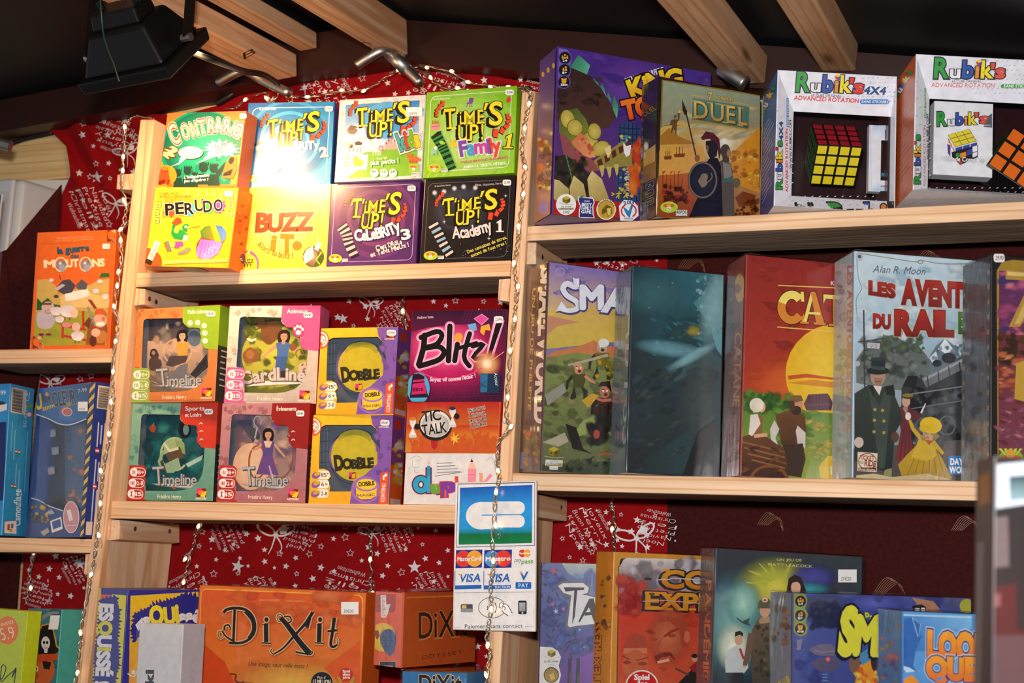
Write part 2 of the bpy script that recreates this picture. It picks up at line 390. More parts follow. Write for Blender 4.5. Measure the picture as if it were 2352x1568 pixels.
    def soft(s, col, cx, cy, pts, c2=None, al=1.):
        """patch of printed colour that thins out to nothing at its outline"""
        co, ci = lin(col), lin(c2 or col); n = len(pts); C0 = s.loc(cx, cy)
        R1 = [s.loc(cx+(x-cx)*.55, cy+(y-cy)*.55) for x, y in pts]; R2 = [s.loc(*k) for k in pts]; cm = tuple((u+v)/2 for u, v in zip(co, ci))
        for i in range(n):
            j = (i+1) % n; s.poly3([C0, R1[i], R1[j]], [(*ci, al), (*cm, al*.72), (*cm, al*.72)]); s.poly3([R1[i], R2[i], R2[j], R1[j]], [(*cm, al*.72), (*co, 0.), (*co, 0.), (*cm, al*.72)])
        s.lay += 1; return s
    def gl(s, col, cx, cy, rx, ry=None, rot=0., c2=None, al=1., n=24):
        ry = rx if ry is None else ry; cr, sr = math.cos(math.radians(rot)), math.sin(math.radians(rot))
        P = [(rx*1.12*math.cos(6.2832*k/n), ry*1.12*math.sin(6.2832*k/n)) for k in range(n)]
        return s.soft(col, cx, cy, [(cx+x*cr-y*sr, cy+x*sr+y*cr) for x, y in P], c2, al)
    def ln(s, col, pts, w=2., w1=None, sm=0):
        """pen stroke of width w pixels (tapering to w1)"""
        if sm: pts = [tuple(k) for k in smooth_path(pts, sm)]
        P = [np.array(k, float) for k in pts]; A, B = [], []; n = len(P)
        for i in range(n):
            t = P[min(i+1, n-1)]-P[max(i-1, 0)]; t = t/max(np.linalg.norm(t), 1e-6); nn = np.array([-t[1], t[0]])
            ww = (w if w1 is None else w+(w1-w)*i/max(1, n-1))/2; A.append(P[i]+nn*ww); B.append(P[i]-nn*ww)
        c = lin(col)
        for i in range(n-1): s.poly3([s.loc(*k) for k in (A[i], A[i+1], B[i+1], B[i])], [c]*4)
        s.lay += 1; return s
    def ring(s, col, cx, cy, rx, ry, w, a0=0, a1=360, n=32, rot=0.):
        cr, sr = math.cos(math.radians(rot)), math.sin(math.radians(rot)); c = lin(col); pr = None
        for k in range(n+1):
            a = math.radians(a0+(a1-a0)*k/n); q = []
            for d in (0, w):
                x, y = (rx-d)*math.cos(a), (ry-d)*math.sin(a); q.append((cx+x*cr-y*sr, cy+x*sr+y*cr))
            if pr: s.poly3([s.loc(*i) for i in (pr[0], q[0], q[1], pr[1])], [c]*4)
            pr = q
        s.lay += 1; return s
    def frame(s, col, pts, w):
        """closed pen line round the polygon"""
        return s.ln(col, list(pts)+[pts[0], pts[1]], w)
    def rframe(s, col, u0, v0, u1, v1, w, rad=.06):
        """rounded frame line on the face in u,v; w in pixels"""
        pts = []; rv = rad*(s.w if s.face == 'F' else s.d)/s.h
        for cx, cy, a0 in ((u1-rad, v0+rv, -90), (u1-rad, v1-rv, 0), (u0+rad, v1-rv, 90), (u0+rad, v0+rv, 180)):
            for k in range(5):
                a = math.radians(a0+k*22.5); pts.append(s.px(cx+rad*math.cos(a), cy+rv*math.sin(a)))
        return s.frame(col, pts, w)
    def star(s, col, cx, cy, r, rot=0., k=.42, n=5, hollow=0):
        pts = [(cx+(r if i % 2 == 0 else r*k)*math.sin(math.radians(rot)+math.pi*i/n), cy-(r if i % 2 == 0 else r*k)*math.cos(math.radians(rot)+math.pi*i/n)) for i in range(2*n)]
        return s.frame(col, pts, hollow) if hollow else s.p(col, pts)
    def burst(s, col, cx, cy, rx, ry, n=14, k=.7, jit=.15, seed=1):
        g = random.Random(seed); pts = []
        for i in range(2*n):
            q = (1 if i % 2 == 0 else k)*(1+g.uniform(-jit, jit)); a = math.pi*i/n
            pts.append((cx+rx*q*math.cos(a), cy+ry*q*math.sin(a)))
        return s.p(col, pts)
    def blob(s, col, cx, cy, rx, ry, seed=1, amp=.2, n=18, rot=0., c2=None):
        g = random.Random(seed); pts = []; cr, sr = math.cos(math.radians(rot)), math.sin(math.radians(rot))
        ph = [g.uniform(0, 6.28) for _ in range(4)]
        for i in range(n):
            a = 2*math.pi*i/n; q = 1+amp*(math.sin(2*a+ph[0])+.6*math.sin(3*a+ph[1])+.5*math.sin(5*a+ph[2]))/2
            x, y = rx*q*math.cos(a), ry*q*math.sin(a); pts.append((cx+x*cr-y*sr, cy+x*sr+y*cr))
        return s.p(col, pts) if c2 is None else s.p(col, pts, c2, (cx, cy-ry), (cx, cy+ry))
    def scat(s, cols, x0, y0, x1, y1, n, r0, r1, seed=1, flat=1., rot=0., amp=.5):
        """painterly dabs scattered in a pixel rectangle"""
        g = random.Random(seed)
        for i in range(n):
            r = g.uniform(r0, r1)
            c, x, y, q = g.choice(cols), g.uniform(x0, x1), g.uniform(y0, y1), math.radians(rot+g.uniform(-25, 25)); cq, sq = math.cos(q), math.sin(q); P = []
            for k in range(9):
                m = r*1.3*(1+amp*g.uniform(-.6, .6)); u, v = m*math.cos(.698*k), m*flat*math.sin(.698*k); P.append((x+u*cq-v*sq, y+u*sq+v*cq))
            s.soft(c, x, y, P, None, .95); s.lay -= .8
        s.lay = math.ceil(s.lay); return s
    def t(s, txt, x0, y0, x1, y1, h, col='#000', off=.0, ol=(), bend=0., jit=0., sh=0., h1=None, cols=None, c2=None, seed=1, up=None, dx=0, dy=0, gap=.09, hs=None):
        """lettering on a baseline from (x0,y0) to (x1,y1), cap height h px (h1 at the end); ol = [(offset, colour, dx, dy)] behind;
        bend lifts the middle; sh slants; hs: per-letter height factors"""
        global CAPH
        if CAPH is None: CAPH = glyph('H', 0.)[0][:, 1].max()
        adv, lo = [], []
        for ch in txt:
            if ch == ' ': adv.append(.30); lo.append(0); continue
            v, _ = glyph(ch, 0.)
            if not len(v): adv.append(.3); lo.append(0); continue
            lo.append(v[:, 0].min()); adv.append(v[:, 0].max()-v[:, 0].min()+gap)
        tot = sum(adv)-gap; A = np.array([x0, y0], float); B = np.array([x1, y1], float); D = B-A; Ln = np.linalg.norm(D); D /= Ln
        U = np.array([D[1], -D[0]]) if up is None else np.array(up, float)/np.linalg.norm(up); h1 = h if h1 is None else h1
        passes = [(o[0], o[1], o[2] if len(o) > 2 else 0, o[3] if len(o) > 3 else 0, None, None) for o in ol]+[(off, col, 0, 0, cols, c2)]
        for of, cc, ox, oy, cs, g2 in passes:
            g = random.Random(seed); x = 0.
            for i, ch in enumerate(txt):
                jr, js, jo = g.uniform(-1, 1)*jit*14, 1+g.uniform(-1, 1)*jit*.22, g.uniform(-1, 1)*jit*.16
                if ch == ' ' or not len(glyph(ch, of)[0]): x += adv[i]; continue
                v, f = glyph(ch, of); wch = adv[i]-gap; s0 = (x+wch/2)/tot; x += adv[i]
                hh = (h+(h1-h)*s0)*js*(hs[i] if hs else 1.); ky = hh/CAPH; kx = Ln/tot*(js if jit else 1)
                lx = (v[:, 0]-lo[i]-wch/2)*kx; ly = v[:, 1]*ky; lx = lx+sh*ly
                an = math.radians(jr); ca, sa = math.cos(an), math.sin(an); ly0 = ly-hh/2
                lx, ly = lx*ca-ly0*sa, lx*sa+ly0*ca+hh/2+jo*hh
                if bend:
                    sl = math.atan(4*bend*(1-2*s0)/Ln); c3, s3 = math.cos(sl), math.sin(sl)
                    lx, ly = lx*c3-ly*s3, lx*s3+ly*c3
                    ly = ly+4*bend*s0*(1-s0)
                lx = lx+s0*Ln
                P = A+np.outer(lx, D)+np.outer(ly, U)+np.array([ox+dx, oy+dy])
                c = lin(cs[i % len(cs)] if cs else cc); o = len(s.V); kl = _GK.get((ch, round(of, 3))); L = [s.loc(*k) for k in P] if kl is None else [s.loc(*k, s.lay+q) for k, q in zip(P, kl)]; s.V.extend(L)
                if g2:
                    c9 = lin(g2); tv = np.clip(v[:, 1]/CAPH, 0, 1); CC = [tuple(np.array(c9)+(np.array(c)-np.array(c9))*k) for k in tv]
                if s.clip and any(k[ax] < 0 or k[ax] > mx for k in L for ax, mx in s._rng()):
                    for q in f: s.poly3([L[k] for k in q], [CC[k] if g2 else c for k in q])
                    continue
                for q in f:
                    s.F.append(tuple(o+k for k in q)); s.C.append([(*(CC[k] if g2 else c), 1) for k in q])
            s.lay += 1
        return s
    def tl(s, lines, x0, y0, x1, y1, h, step, **k):
        """several lines: the same baseline moved down by step=(dx,dy)"""
        for i, tx in enumerate(lines):
            s.t(tx, x0+step[0]*i, y0+step[1]*i, x1+step[0]*i, y1+step[1]*i, h, **k)
        return s
    def build(s, name, parent, m, label=None):
        o = mesh(name, s.V, s.F, m, parent, None, cols=s.C)
        if label: o['label'] = label
        return o
def fitbox(BL, BR, TR, TL, y, z=None, yaw=None, roll0=0.):
    """size and pose of an upright box whose front face shows at these four pixels, its front bottom-left corner at depth y"""
    P0 = onY(BL[0], BL[1], y)
    q = np.array([P0[0], yaw if yaw is not None else .0, roll0, .2, .2, P0[2] if z is None else z])
    def corners(q):
        X, ya, ro, w, h, zz = q; M = frame(ya, ro); O = np.array([X, y, zz])
        return O, M, [O, O+M[:, 0]*w, O+M[:, 0]*w+M[:, 2]*h, O+M[:, 2]*h]
    def res(q):
        _, _, c = corners(q); r = []
        for k, (a, b) in enumerate(zip(c, (BL, BR, TR, TL))):
            if b is None: continue
            d = proj(a)-np.array(b, float)
            r += [d[0], d[1]*(1. if (k > 1 or z is None) else .15)]
        r.append((q[2]-roll0)*90); r.append((q[1]-(yaw if yaw is not None else 0))*(4000 if yaw is not None else 4))
        r.append(0 if z is None else (q[5]-z)*1e5)
        return np.array(r)
    for _ in range(25):
        r0 = res(q); J = np.zeros((len(r0), 6))
        for i in range(6):
            k = q.copy(); k[i] += 1e-5; J[:, i] = (res(k)-r0)/1e-5
        q = q-np.linalg.lstsq(J, r0, rcond=None)[0]
        q[1] = max(-1.2, min(1.3, q[1]))
    O, M, _ = corners(q); return O, M, q[3], q[4], math.degrees(q[1])
def frame(ya, ro=0., pt=0.):
    cy, sy, cr, sr, cp, sp = math.cos(ya), math.sin(ya), math.cos(ro), math.sin(ro), math.cos(pt), math.sin(pt)
    Rz = np.array([[cy, -sy, 0], [sy, cy, 0], [0, 0, 1]]); Ry = np.array([[cr, 0, -sr], [0, 1, 0], [sr, 0, cr]])
    Rx = np.array([[1, 0, 0], [0, cp, sp], [0, -sp, cp]]); return Rz @ Rx @ Ry
BOXES = {}
def yaw_for(corners, y, z, d, lbx):
    """turn of the box that brings its far left top corner to pixel column lbx"""
    a, b = math.radians(2), math.radians(70)
    for _ in range(16):
        m = (a+b)/2; O, M, w, h, _y = fitbox(*corners, y, z, m)
        if proj(O+M @ np.array([0, d, h]))[0] > lbx: a = m
        else: b = m
    return (a+b)/2
class Box:
    def __init__(s, key, name, label, corners, y, d, body, z=None, yaw=None, group=None, cat='game box', mat=None, wadd=0., open_front=False, hadd=0.):
        O, M, w, h, ya = fitbox(*corners, y, z, yaw)
        w += wadd; h += hadd
        s.O, s.M, s.w, s.h, s.d, s.yaw = O, M, w, h, d, ya; s.mat = mat or PRINT
        s.root = empty(name, mat4(O, M)); tag(s.root, label, cat, group)
        s.a = Art(O, M, w, d, h)
        c = lin(body); r = min(.0016, d*.2); s.a.rnd = 0. if open_front else r; P = []
        for cx, cy, a0 in ((r, r, 180), (w-r, r, 270), (w-r, d-r, 0), (r, d-r, 90)):
            for k in range(5): q = math.radians(a0+k*22.5); P.append((cx+r*math.cos(q), cy+r*math.sin(q)))
        n = len(P); s.a.V.extend([np.array([x, y, 0.]) for x, y in P]+[np.array([x, y, h]) for x, y in P])
        f = [(i, (i+1) % n, n+(i+1) % n, n+i) for i in range(n) if not (open_front and i == 4)]+[tuple(range(n-1, -1, -1)), tuple(range(n, 2*n))]
        s.a.F.extend(f); s.a.C.extend([[(*c, 1)]*len(q) for q in f])
        s.top = O[2]+h; BOXES[key] = s
    def done(s, name='carton'):
        s.carton = s.a.build(name, s.root, s.mat); return s
    def sub(s, inset=0., lay=None):
        return Art(s.O, s.M, s.w, s.d, s.h, inset, s.a.lay+3 if lay is None else lay)
    def sticker(s, txt, x0, y0, x1, y1, rad=5, sk=0., tc='#3a3a55', rect=False, name='price_sticker', frac=.45, faint=False):
        a = s.sub(lay=s.a.lay+60); a.face = s.a.face; a.clip = False; a.A, a.b = s.a.A, s.a.b
        a.r('#f3f0ea', x0, y0, x1, y1, 0 if rect else rad, sk=sk)
        if txt:
            hh = (y1-y0)*frac; yb = y1-(y1-y0)*(.12 if rect else .28); xm = (x1-x0)*.14
            a.t(txt, x0+xm, yb-sk*0, x1-xm*(2.2 if rect else 1), yb, hh, '#8d8d90' if faint else tc, off=.012, sh=.1, gap=.06)
        a.build(name, s.root, MATTE); return s
    def wrap(s, eps=.0022, m=None, faces='FLRT'):
        v, f = box_vf(s.w+2*eps, s.d+eps, s.h+eps, -eps, -eps-s.a.lay*Art.STEP-.0008, 0)
        sel = {'F': f[0], 'R': f[1], 'L': f[3], 'T': f[4]}
        bevel(mesh('shrink_wrap', v, [sel[k] for k in faces], m or WRAP, s.root), .003, 3); return s
# ------------------------------------------------------------------ the setting
YW = Y0+.235                                     # plane of the back wall
sl = lambda a, b, t: tuple(np.array(a)+(np.array(b)-np.array(a))*t)
def prism(name, quad, y, depth, m, parent=None, label=None, cat=None, group=None, kind=None, bev=.0015, under=None, ys=None, grain=None):
    """board whose front face shows at four pixels TL,TR,BR,BL on the plane at depth y, running back by depth"""
    ys = ys or [y]*4
    P = [onY(q[0], q[1], yy) for q, yy in zip(quad, ys)]; B = [p+np.array([0, depth, 0]) for p in P]
    O = P[3].copy(); par = parent
    v = [p-O for p in P]+[p-O for p in B]
    f = [(3, 2, 1, 0), (4, 5, 6, 7), (0, 1, 5, 4), (1, 2, 6, 5), (2, 3, 7, 6), (3, 0, 4, 7)]
    mi = [0]*6
    if under: mi[4] = 1
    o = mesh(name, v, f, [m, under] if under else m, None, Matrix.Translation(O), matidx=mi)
    if parent is not None:
        o.parent = parent; o.matrix_local = parent.matrix_world.inverted() @ Matrix.Translation(O)
    if bev: bevel(o, bev, 2)
    tag(o, label, cat, group, kind); o['_z'] = 0; del o['_z']; return o
def wallpoly(name, pts, y, m, thick=.004, kind=None, label=None, cat=None, parent=None):
    P = [onY(k[0], k[1], k[2] if len(k) > 2 else y) for k in pts]; O = np.mean(P, axis=0); n = len(P)
    v = [p-O for p in P]+[p-O+np.array([0, thick, 0]) for p in P]
    f = [tuple(range(n-1, -1, -1)), tuple(range(n, 2*n))]+[(i, (i+1) % n, n+(i+1) % n, n+i) for i in range(n)]
    return tag(mesh(name, v, f, m, parent, Matrix.Translation(O)), label, cat, None, kind)
SHELF = {}
def shelf(key, tl, tr, br, bl, depth, label, m=None):
    P0, P1 = onY(*tl, Y0+.004), onY(*tr, Y0+.004)
    SHELF[key] = (P0, P1)
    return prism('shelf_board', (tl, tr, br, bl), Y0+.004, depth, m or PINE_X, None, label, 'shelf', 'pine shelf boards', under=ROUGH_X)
def shz(key, X):
    a, b = SHELF[key]; return a[2]+(b[2]-a[2])*(X-a[0])/(b[0]-a[0])
shelf('L1', (310, 627.2), (1173.5, 597.4), (1171, 634.2), (307, 659.2), .125, 'upper pine shelf board of the middle bay, under the two rows of square party games')
shelf('L2', (256, 1149.8), (1140, 1161.2), (1137.5, 1204.6), (253, 1190.6), .15, 'lower pine shelf board of the middle bay, under the yellow window boxes')
shelf('R1', (1203, 519.5), (2420, 458.7), (2420, 500.), (1203, 553.5), .125, 'pine shelf board with grey rough underside carrying the cube puzzles')
shelf('R2', (1176, 1085.8), (2420, 1108.), (2420, 1154.), (1176, 1124.8), .15, 'pine shelf board under the five tall shrink-wrapped boxes')
shelf('A1', (-60, 803.), (259, 799.8), (258, 832.7), (-60, 835.), .125, 'short pine shelf board under the orange sheep game')
shelf('A2', (-60, 1233.4), (211, 1237.6), (206, 1270.), (-60, 1266.8), .13, 'short pine shelf board under the two blue window boxes')
ZB = onY(650, 1800, Y0)[2]
for k_, a_, b_, l_ in (('B1', 178, 1120, 'lowest pine shelf board of the middle bay, under the orange boxes'), ('B2', 1160, 2500, 'lowest pine shelf board under the red portrait and robot boxes'), ('B0', -120, 172, 'lowest short pine shelf board, under the pirate box')):
    Pa, Pb = onY(a_, 1800, Y0), onY(b_, 1800, Y0)
    v_, f_ = box_vf(Pb[0]-Pa[0], .24, .03); SHELF[k_] = (np.array([Pa[0], Y0, ZB]), np.array([Pb[0], Y0, ZB]))
    tag(mesh('shelf_board', v_, f_, PINE_X, None, Matrix.Translation((Pa[0], Y0-.03, ZB-.03))), l_, 'shelf', 'pine shelf boards')
def screws(par, pts, y, side=None):
    for px, py in pts:
        P = onY(px, py, y) if side is None else side(px, py)
        ax = np.array([0, -1., 0]) if side is None else np.array([1., 0, 0])
        u = np.array([1., 0, 0]) if side is None else np.array([0, 1., 0]); w = np.array([0, 0, 1.])
        v = [P+ax*.0015]+[P+.0042*(u*math.cos(a*.785)+w*math.sin(a*.785)) for a in range(8)]
        f = [(0, 1+i, 1+(i+1) % 8) for i in range(8)]
        o = mesh('screw', [k-np.array(par.matrix_world.translation) for k in v], f, SCREW, par, None)
def on_x(X):
    def g(px, py):
        d = ray(px, py); return CP+d*(X-CP[0])/d[0]
    return g
postL = prism('upright_post', ((322, 274), (354, 273), (192, 1640), (163, 1640)), Y0, .19, PINE_Z, None, 'pine upright post wound with fairy lights, between the orange sheep game and the party games', 'post', bev=.002)
postM = prism('upright_post', ((1198.5, 211), (1229, 208), (1143, 1640), (1112, 1640)), Y0, .19, PINE_Z, None, 'pine upright post behind the bank card sign', 'post', bev=.002)
bpy.context.view_layer.update()
for par, q, dp, y in ((postL, ((308.4, 662), (333, 663), (331, 699.5), (305.5, 702)), .125, Y0+.006), (postL, ((247, 1193), (274, 1193.5), (273.8, 1238.6), (245.5, 1241.7)), .17, Y0+.006),
                      (postL, ((269.6, 400.6), (308.5, 398), (305, 436), (267, 434)), .12, Y0+.006), (postL, ((196, 1272), (208, 1272), (202.5, 1320), (192, 1318)), .14, Y0+.006),
                      (postM, ((1145.7, 641), (1172, 639), (1168.5, 692.8), (1143, 689)), .115, Y0+.008), (postM, ((1204, 556.5), (1232, 556), (1230.7, 606.3), (1199, 607)), .12, Y0+.008),
                      (postM, ((1170, 1129), (1206, 1129.4), (1204, 1183), (1168, 1183)), .19, Y0+.012)):
    prism('shelf_bracket', q, y, dp, PINE_Y, par, None, bev=.0012)
bpy.context.view_layer.update()
xs = onY(274.2, 1215, Y0+.006)[0]+.0008
screws(postL, ((311, 1214), (390, 1220)), 0, on_x(xs)); screws(postL, ((343.5, 686), (359, 693)), 0, on_x(onY(332.3, 680, Y0+.006)[0]+.0008))
xs2 = onY(224, 1300, Y0)[0]+.001
xs3 = onY(1231.8, 580, Y0+.008)[0]+.0008
screws(postM, ((1246.5, 590),), 0, on_x(xs3)); screws(postM, ((1289.5, 1166),), 0, on_x(onY(1205.3, 1160, Y0+.012)[0]+.0008))
# back wall of pale planks
def slab(name, x0, x1, y0, y1, z0, z1, m, kind='structure'):
    v, f = box_vf(x1-x0, y1-y0, z1-z0); return tag(mesh(name, v, f, m, None, Matrix.Translation((x0, y0, z0))), kind=kind)
WX0, WX1 = onY(-500, 700, YW)[0], onY(2900, 700, YW)[0]
wz_top = onY(900, -60, YW)[2]
pl = [wz_top-.125*i for i in range(1, 20)]
slab('wall_back', WX0, WX1, YW+.012, YW+.04, .0, wz_top+.2, PLANK)
zz = onY(80, 415, YW)[2]
v_, f_ = join_vf([box_vf(WX1-WX0, .012, .1225, 0, 0, zz+.125*i-WX0*0) for i in range(0, 7)])
tag(mesh('wall_back', v_, f_, PLANK, None, Matrix.Translation((WX0, YW, 0))), kind='structure')
wallpoly('trim_1', ((-60, 417), (175, 412), (170, 640), (-60, 640)), YW-.002, WHITEP, .003, 'structure')
# sloping brown beam under the roof, two lengths meeting at the ridge
beamL = ((-420, 338), (-420, 398), (905, 143), (905, 74)); beamR = ((905, 74), (905, 143), (1235, 173), (2052, 222), (2800, 275), (2800, 205), (2052, 150), (1400, 105))
wallpoly('trim_2', ((-420, 310), (210, 190), (640, 92), (905, 44), (905, 136), (700, 168), (210, 264), (-420, 380)), YW-.06, BROWN, .06, 'structure')
wallpoly('trim_3', ((905, 44), (1400, 78), (2052, 126), (2800, 183), (2800, 282), (2052, 224), (1235, 166), (905, 136)), YW-.06, BROWN, .06, 'structure')
# roof: black panels above the rafters, running along them
RV = RC.T @ np.array([(2500-1176)/FPX, (1110-784)/FPX, 1.]); RV /= np.linalg.norm(RV)     # rafters run this way, away from the viewer
def roof(name, pts, y):
    P = [onY(a, b, y) for a, b in pts]; Q = [p-RV*2.6 for p in P]; up = np.array([0, 0, .03]); n = len(P)
    v = P+Q+[p+up for p in P]+[p+up for p in Q]
    f = []
    for i in range(n-1):
        f += [(i, i+1, n+i+1, n+i), (2*n+i, 3*n+i, 3*n+i+1, 2*n+i+1)]
    f += [(0, n, 3*n, 2*n), (n-1, 3*n-1, 4*n-1, 2*n-1)]
    tag(mesh(name, v, f, CEIL), kind='structure')
roof('ceiling', ((-420, 346), (210, 212), (640, 112), (905, 62), (1400, 96), (2052, 144), (2800, 200)), YW+.02)
def rafter(px, py, w, h, roll, L, label, name='rafter', y=None, m=None):
    """rafter whose far lower-right edge ends at the pixel; w across, h tall"""
    y = YW-.062 if y is None else y
    E = onY(px, py, y); r = math.radians(roll); s = np.array([math.cos(r), 0, math.sin(r)]); s -= RV*(s@RV); s /= np.linalg.norm(s); u = np.cross(s, RV); u = u if u[2] > 0 else -u
    # local frame: x across, y along (towards the wall), z up; origin at far end
    M = np.array([s, RV, u]).T; o = mesh(name, *box_vf(w, L, h, -w, -L, 0), m or RAFT, None, mat4(E, M)); bevel(o, .003, 2)
    tag(o, label, 'rafter', 'pine roof rafters'); return o, E, M
# ------------------------------------------------------------------ floodlight under the rafters
LC = onY(338, 150, Y0-.265)
ln_ = np.array([.08, .73, -.68]); ln_ /= np.linalg.norm(ln_)           # the way it shines
lx_ = np.array([.99, .02, -.02]); lx_ -= ln_*(lx_@ln_); lx_ /= np.linalg.norm(lx_); ly_ = np.cross(-ln_, lx_)
LM = np.array([lx_, ly_, -ln_]).T                                       # local z points back from the glass
LM = LM*.86; fld = empty('floodlight', mat4(LC, LM)); tag(fld, 'black floodlight hung from the rafters, its back to the viewer', 'floodlight')
def frust(w0, d0, w1, d1, z0, z1, oy=0):
    v = [(-w0/2, -d0/2, z0), (w0/2, -d0/2, z0), (w0/2, d0/2, z0), (-w0/2, d0/2, z0), (-w1/2, -d1/2+oy, z1), (w1/2, -d1/2+oy, z1), (w1/2, d1/2+oy, z1), (-w1/2, d1/2+oy, z1)]
    return v, [(3, 2, 1, 0), (4, 5, 6, 7), (0, 1, 5, 4), (1, 2, 6, 5), (2, 3, 7, 6), (3, 0, 4, 7)]
bevel(mesh('rim', *frust(.185, .15, .19, .155, -.004, .02), BLACKP, fld), .004)
bevel(mesh('housing', *frust(.172, .138, .115, .085, .02, .085, .005), BLACKP, fld), .008, 3)
bevel(mesh('terminal_box', *frust(.10, .06, .094, .054, .085, .112, .005), BLACKP, fld), .004)
for sx in (-.036, .036): mesh('cable_gland', *tube_vf([(sx, .005, .11), (sx, .005, .124)], .006, 10), BLACKP, fld, smooth=False)
br_ = [(-.104, -.004, .0), (-.104, -.0, .10), (-.102, 0, .122), (-.09, 0, .130), (.09, 0, .130), (.102, 0, .122), (.104, 0, .10), (.104, -.004, .0)]
uy_, uz_ = (lambda a, b: (a/math.hypot(a, b), b/math.hypot(a, b)))(ly_[2], -ln_[2]); BR_ = lambda x, y, z: (x, z*uy_+y*uz_, .03+z*uz_-y*uy_)
V_, F_ = [], []
for i_, (a_, b_, c_) in enumerate(br_):
    n_ = (0, 0)
    nx_ = (-1, 0) if i_ < 2 else ((1, 0) if i_ > 5 else ((-.7, .7) if i_ == 2 else ((.7, .7) if i_ == 5 else (0, 1))))
    for k_ in (0, .003):
        for s_ in (-.012, .012): V_.append(BR_(a_+nx_[0]*k_, b_+s_, c_+nx_[1]*k_))
for i_ in range(len(br_)-1):
    o_ = 4*i_
    F_ += [(o_, o_+1, o_+5, o_+4), (o_+2, o_+6, o_+7, o_+3), (o_, o_+4, o_+6, o_+2), (o_+1, o_+3, o_+7, o_+5)]
F_ += [(0, 2, 3, 1), (len(V_)-4, len(V_)-3, len(V_)-1, len(V_)-2)]
mesh('bracket', V_, F_, BLACKP, fld)
for s_ in (-1, 1): mesh('bracket_bolt', *tube_vf([(s_*.095, -.002, .035), (s_*.114, -.002, .035)], .007, 8), STEEL, fld)
mesh('lit_glass', *box_vf(.165, .13, .001, -.0825, -.065, -.0055), m_emit('floodlight_glass', (1., .58, .26), 30.), fld)
fa = bpy.data.lights.new('floodlight_beam', 'AREA'); fa.shape = 'RECTANGLE'; fa.size = .16; fa.size_y = .125; fa.energy = 2.7; fa.color = (1., .55, .24); fa.spread = math.radians(150)
fa_ob = bpy.data.objects.new('floodlight_beam', fa); COL.objects.link(fa_ob); fa_ob.parent = fld; fa_ob.matrix_local = Matrix.Translation((0, 0, -.008))
# ------------------------------------------------------------------ every game box: where its front shows, what it rests on

def dpx(key_corners,y,z,px,yaw=None):

    O,M,w,h,ya=fitbox(*key_corners,y,z,yaw);a=Art(O,M,w,.1,h);a.face='L';return a.loc(px[0],px[1],0)[1]

GS='square party games on the upper shelf'

def zs(k,px,y=Y0,dy=0):return shz(k,onY(px,620,y)[0])+.0004

B={}

def mk(key,name,label,corners,y,d,body,z,yaw=None,lb=None,**k):

    if lb:yaw=yaw_for(corners,y,z,d,lb)

    if isinstance(d,tuple):d=max(.02,dpx(corners,y,z,d,yaw))

    B[key]=Box(key,name,label,corners,y,d,body,z,yaw,**k);b=B[key]

    if DBG:print(key,'yaw %.1f w %.3f d %.3f h %.3f y %.3f' % (b.yaw,b.w,b.d,b.h,b.O[1]),[tuple(np.round(proj(b.O+b.M@np.array(q)),0)) for q in ((0,0,0),(b.w,0,0),(b.w,0,b.h),(0,0,b.h))])

    return b

DBG=False

# middle bay, upper shelf

mk('perudo','game_box','yellow box with a cartoon bird and a cut-out window showing plastic cups',((328.8,610.5),(522.3,609.2),(552.4,428.7),(357.5,432.7)),Y0-.035,.065,'#e8701c',onY(328.8,610.5,Y0-.035)[2],yaw=math.radians(1.5),group=GS)

mk('buzz','game_box','glossy pale yellow box with brown cartoon lettering, half lost in the lamp glare',((543.2,621),(748.6,612),(761.5,422),(557.6,431.4)),Y0+.012,.055,'#e8e070',zs('L1',543),group=GS)

mk('celeb3','game_box','purple box with a striped sock, between the yellow and the black boxes',((748.6,612),(956.7,604.8),(965.3,412.4),(761.5,422.5)),Y0+.012,.055,'#4b2358',zs('L1',749),group=GS)

mk('academy','game_box','black box with spotlights and a blue striped sock',((962.4,603.3),(1173.4,597.6),(1183.5,402.4),(975.4,412.4)),Y0+.012,.055,'#1a1718',zs('L1',962),group=GS)

mk('contrario','game_box','orange and green box with speech balloons, on top of the bird box',((355.4,430.8),(545.8,422.2),(568,252.2),(390.2,263.5)),Y0-.03,.038,'#e0662a',B['perudo'].top+.0012,yaw=math.radians(1),wadd=-.002,group=GS)

mk('blue','game_box','blue box with concentric rings and yellow lettering, half lost in the lamp glare',((556.3,422.2),(761.5,420.5),(768.5,233.8),(570.7,236.5)),Y0+.012,.05,'#1d4f94',B['buzz'].top+.0006,group=GS)

mk('kids','game_box','white edged sky blue box with farm animals and a green meadow',((765.8,419.6),(969.6,411),(976.8,217.3),(781.6,230.2)),Y0+.005,.055,'#d9d6cf',B['celeb3'].top+.0006,group=GS)

mk('family','game_box','lime green box with a green striped sock and a purple chair',((971.9,410.4),(1180.6,402.4),(1187.8,197.2),(979.7,213)),Y0+.005,.055,'#8ac324',B['academy'].top+.0006,group=GS)

# middle bay, lower shelf

GT='window boxes on the lower shelf'

mk('tl_green','window_box','sea green window box with red corner flap, lowest beside the post',((290.7,1148.3),(488.7,1149),(500.7,924.5),(302.7,926.2)),Y0+.01,.05,'#6fa58a',zs('L2',291)+.0015,group=GT,open_front=True)

mk('tl_pink','window_box','dusky pink window box with dark red corner flap and a lady in a purple dress',((497.3,1149),(700.4,1154.5),(712.5,925.2),(509.3,926.2)),Y0+.01,.05,'#b2707c',zs('L2',497)+.0012,group=GT,open_front=True)

mk('tl_orange','window_box','orange window box with lime green corner flap',((304.5,922.8),(492.1,922.8),(507.6,700.7),(312.5,709.3)),Y0+.01,.04,'#cf7c3c',B['tl_green'].top+.0006,yaw=math.radians(1),group=GT,open_front=True)

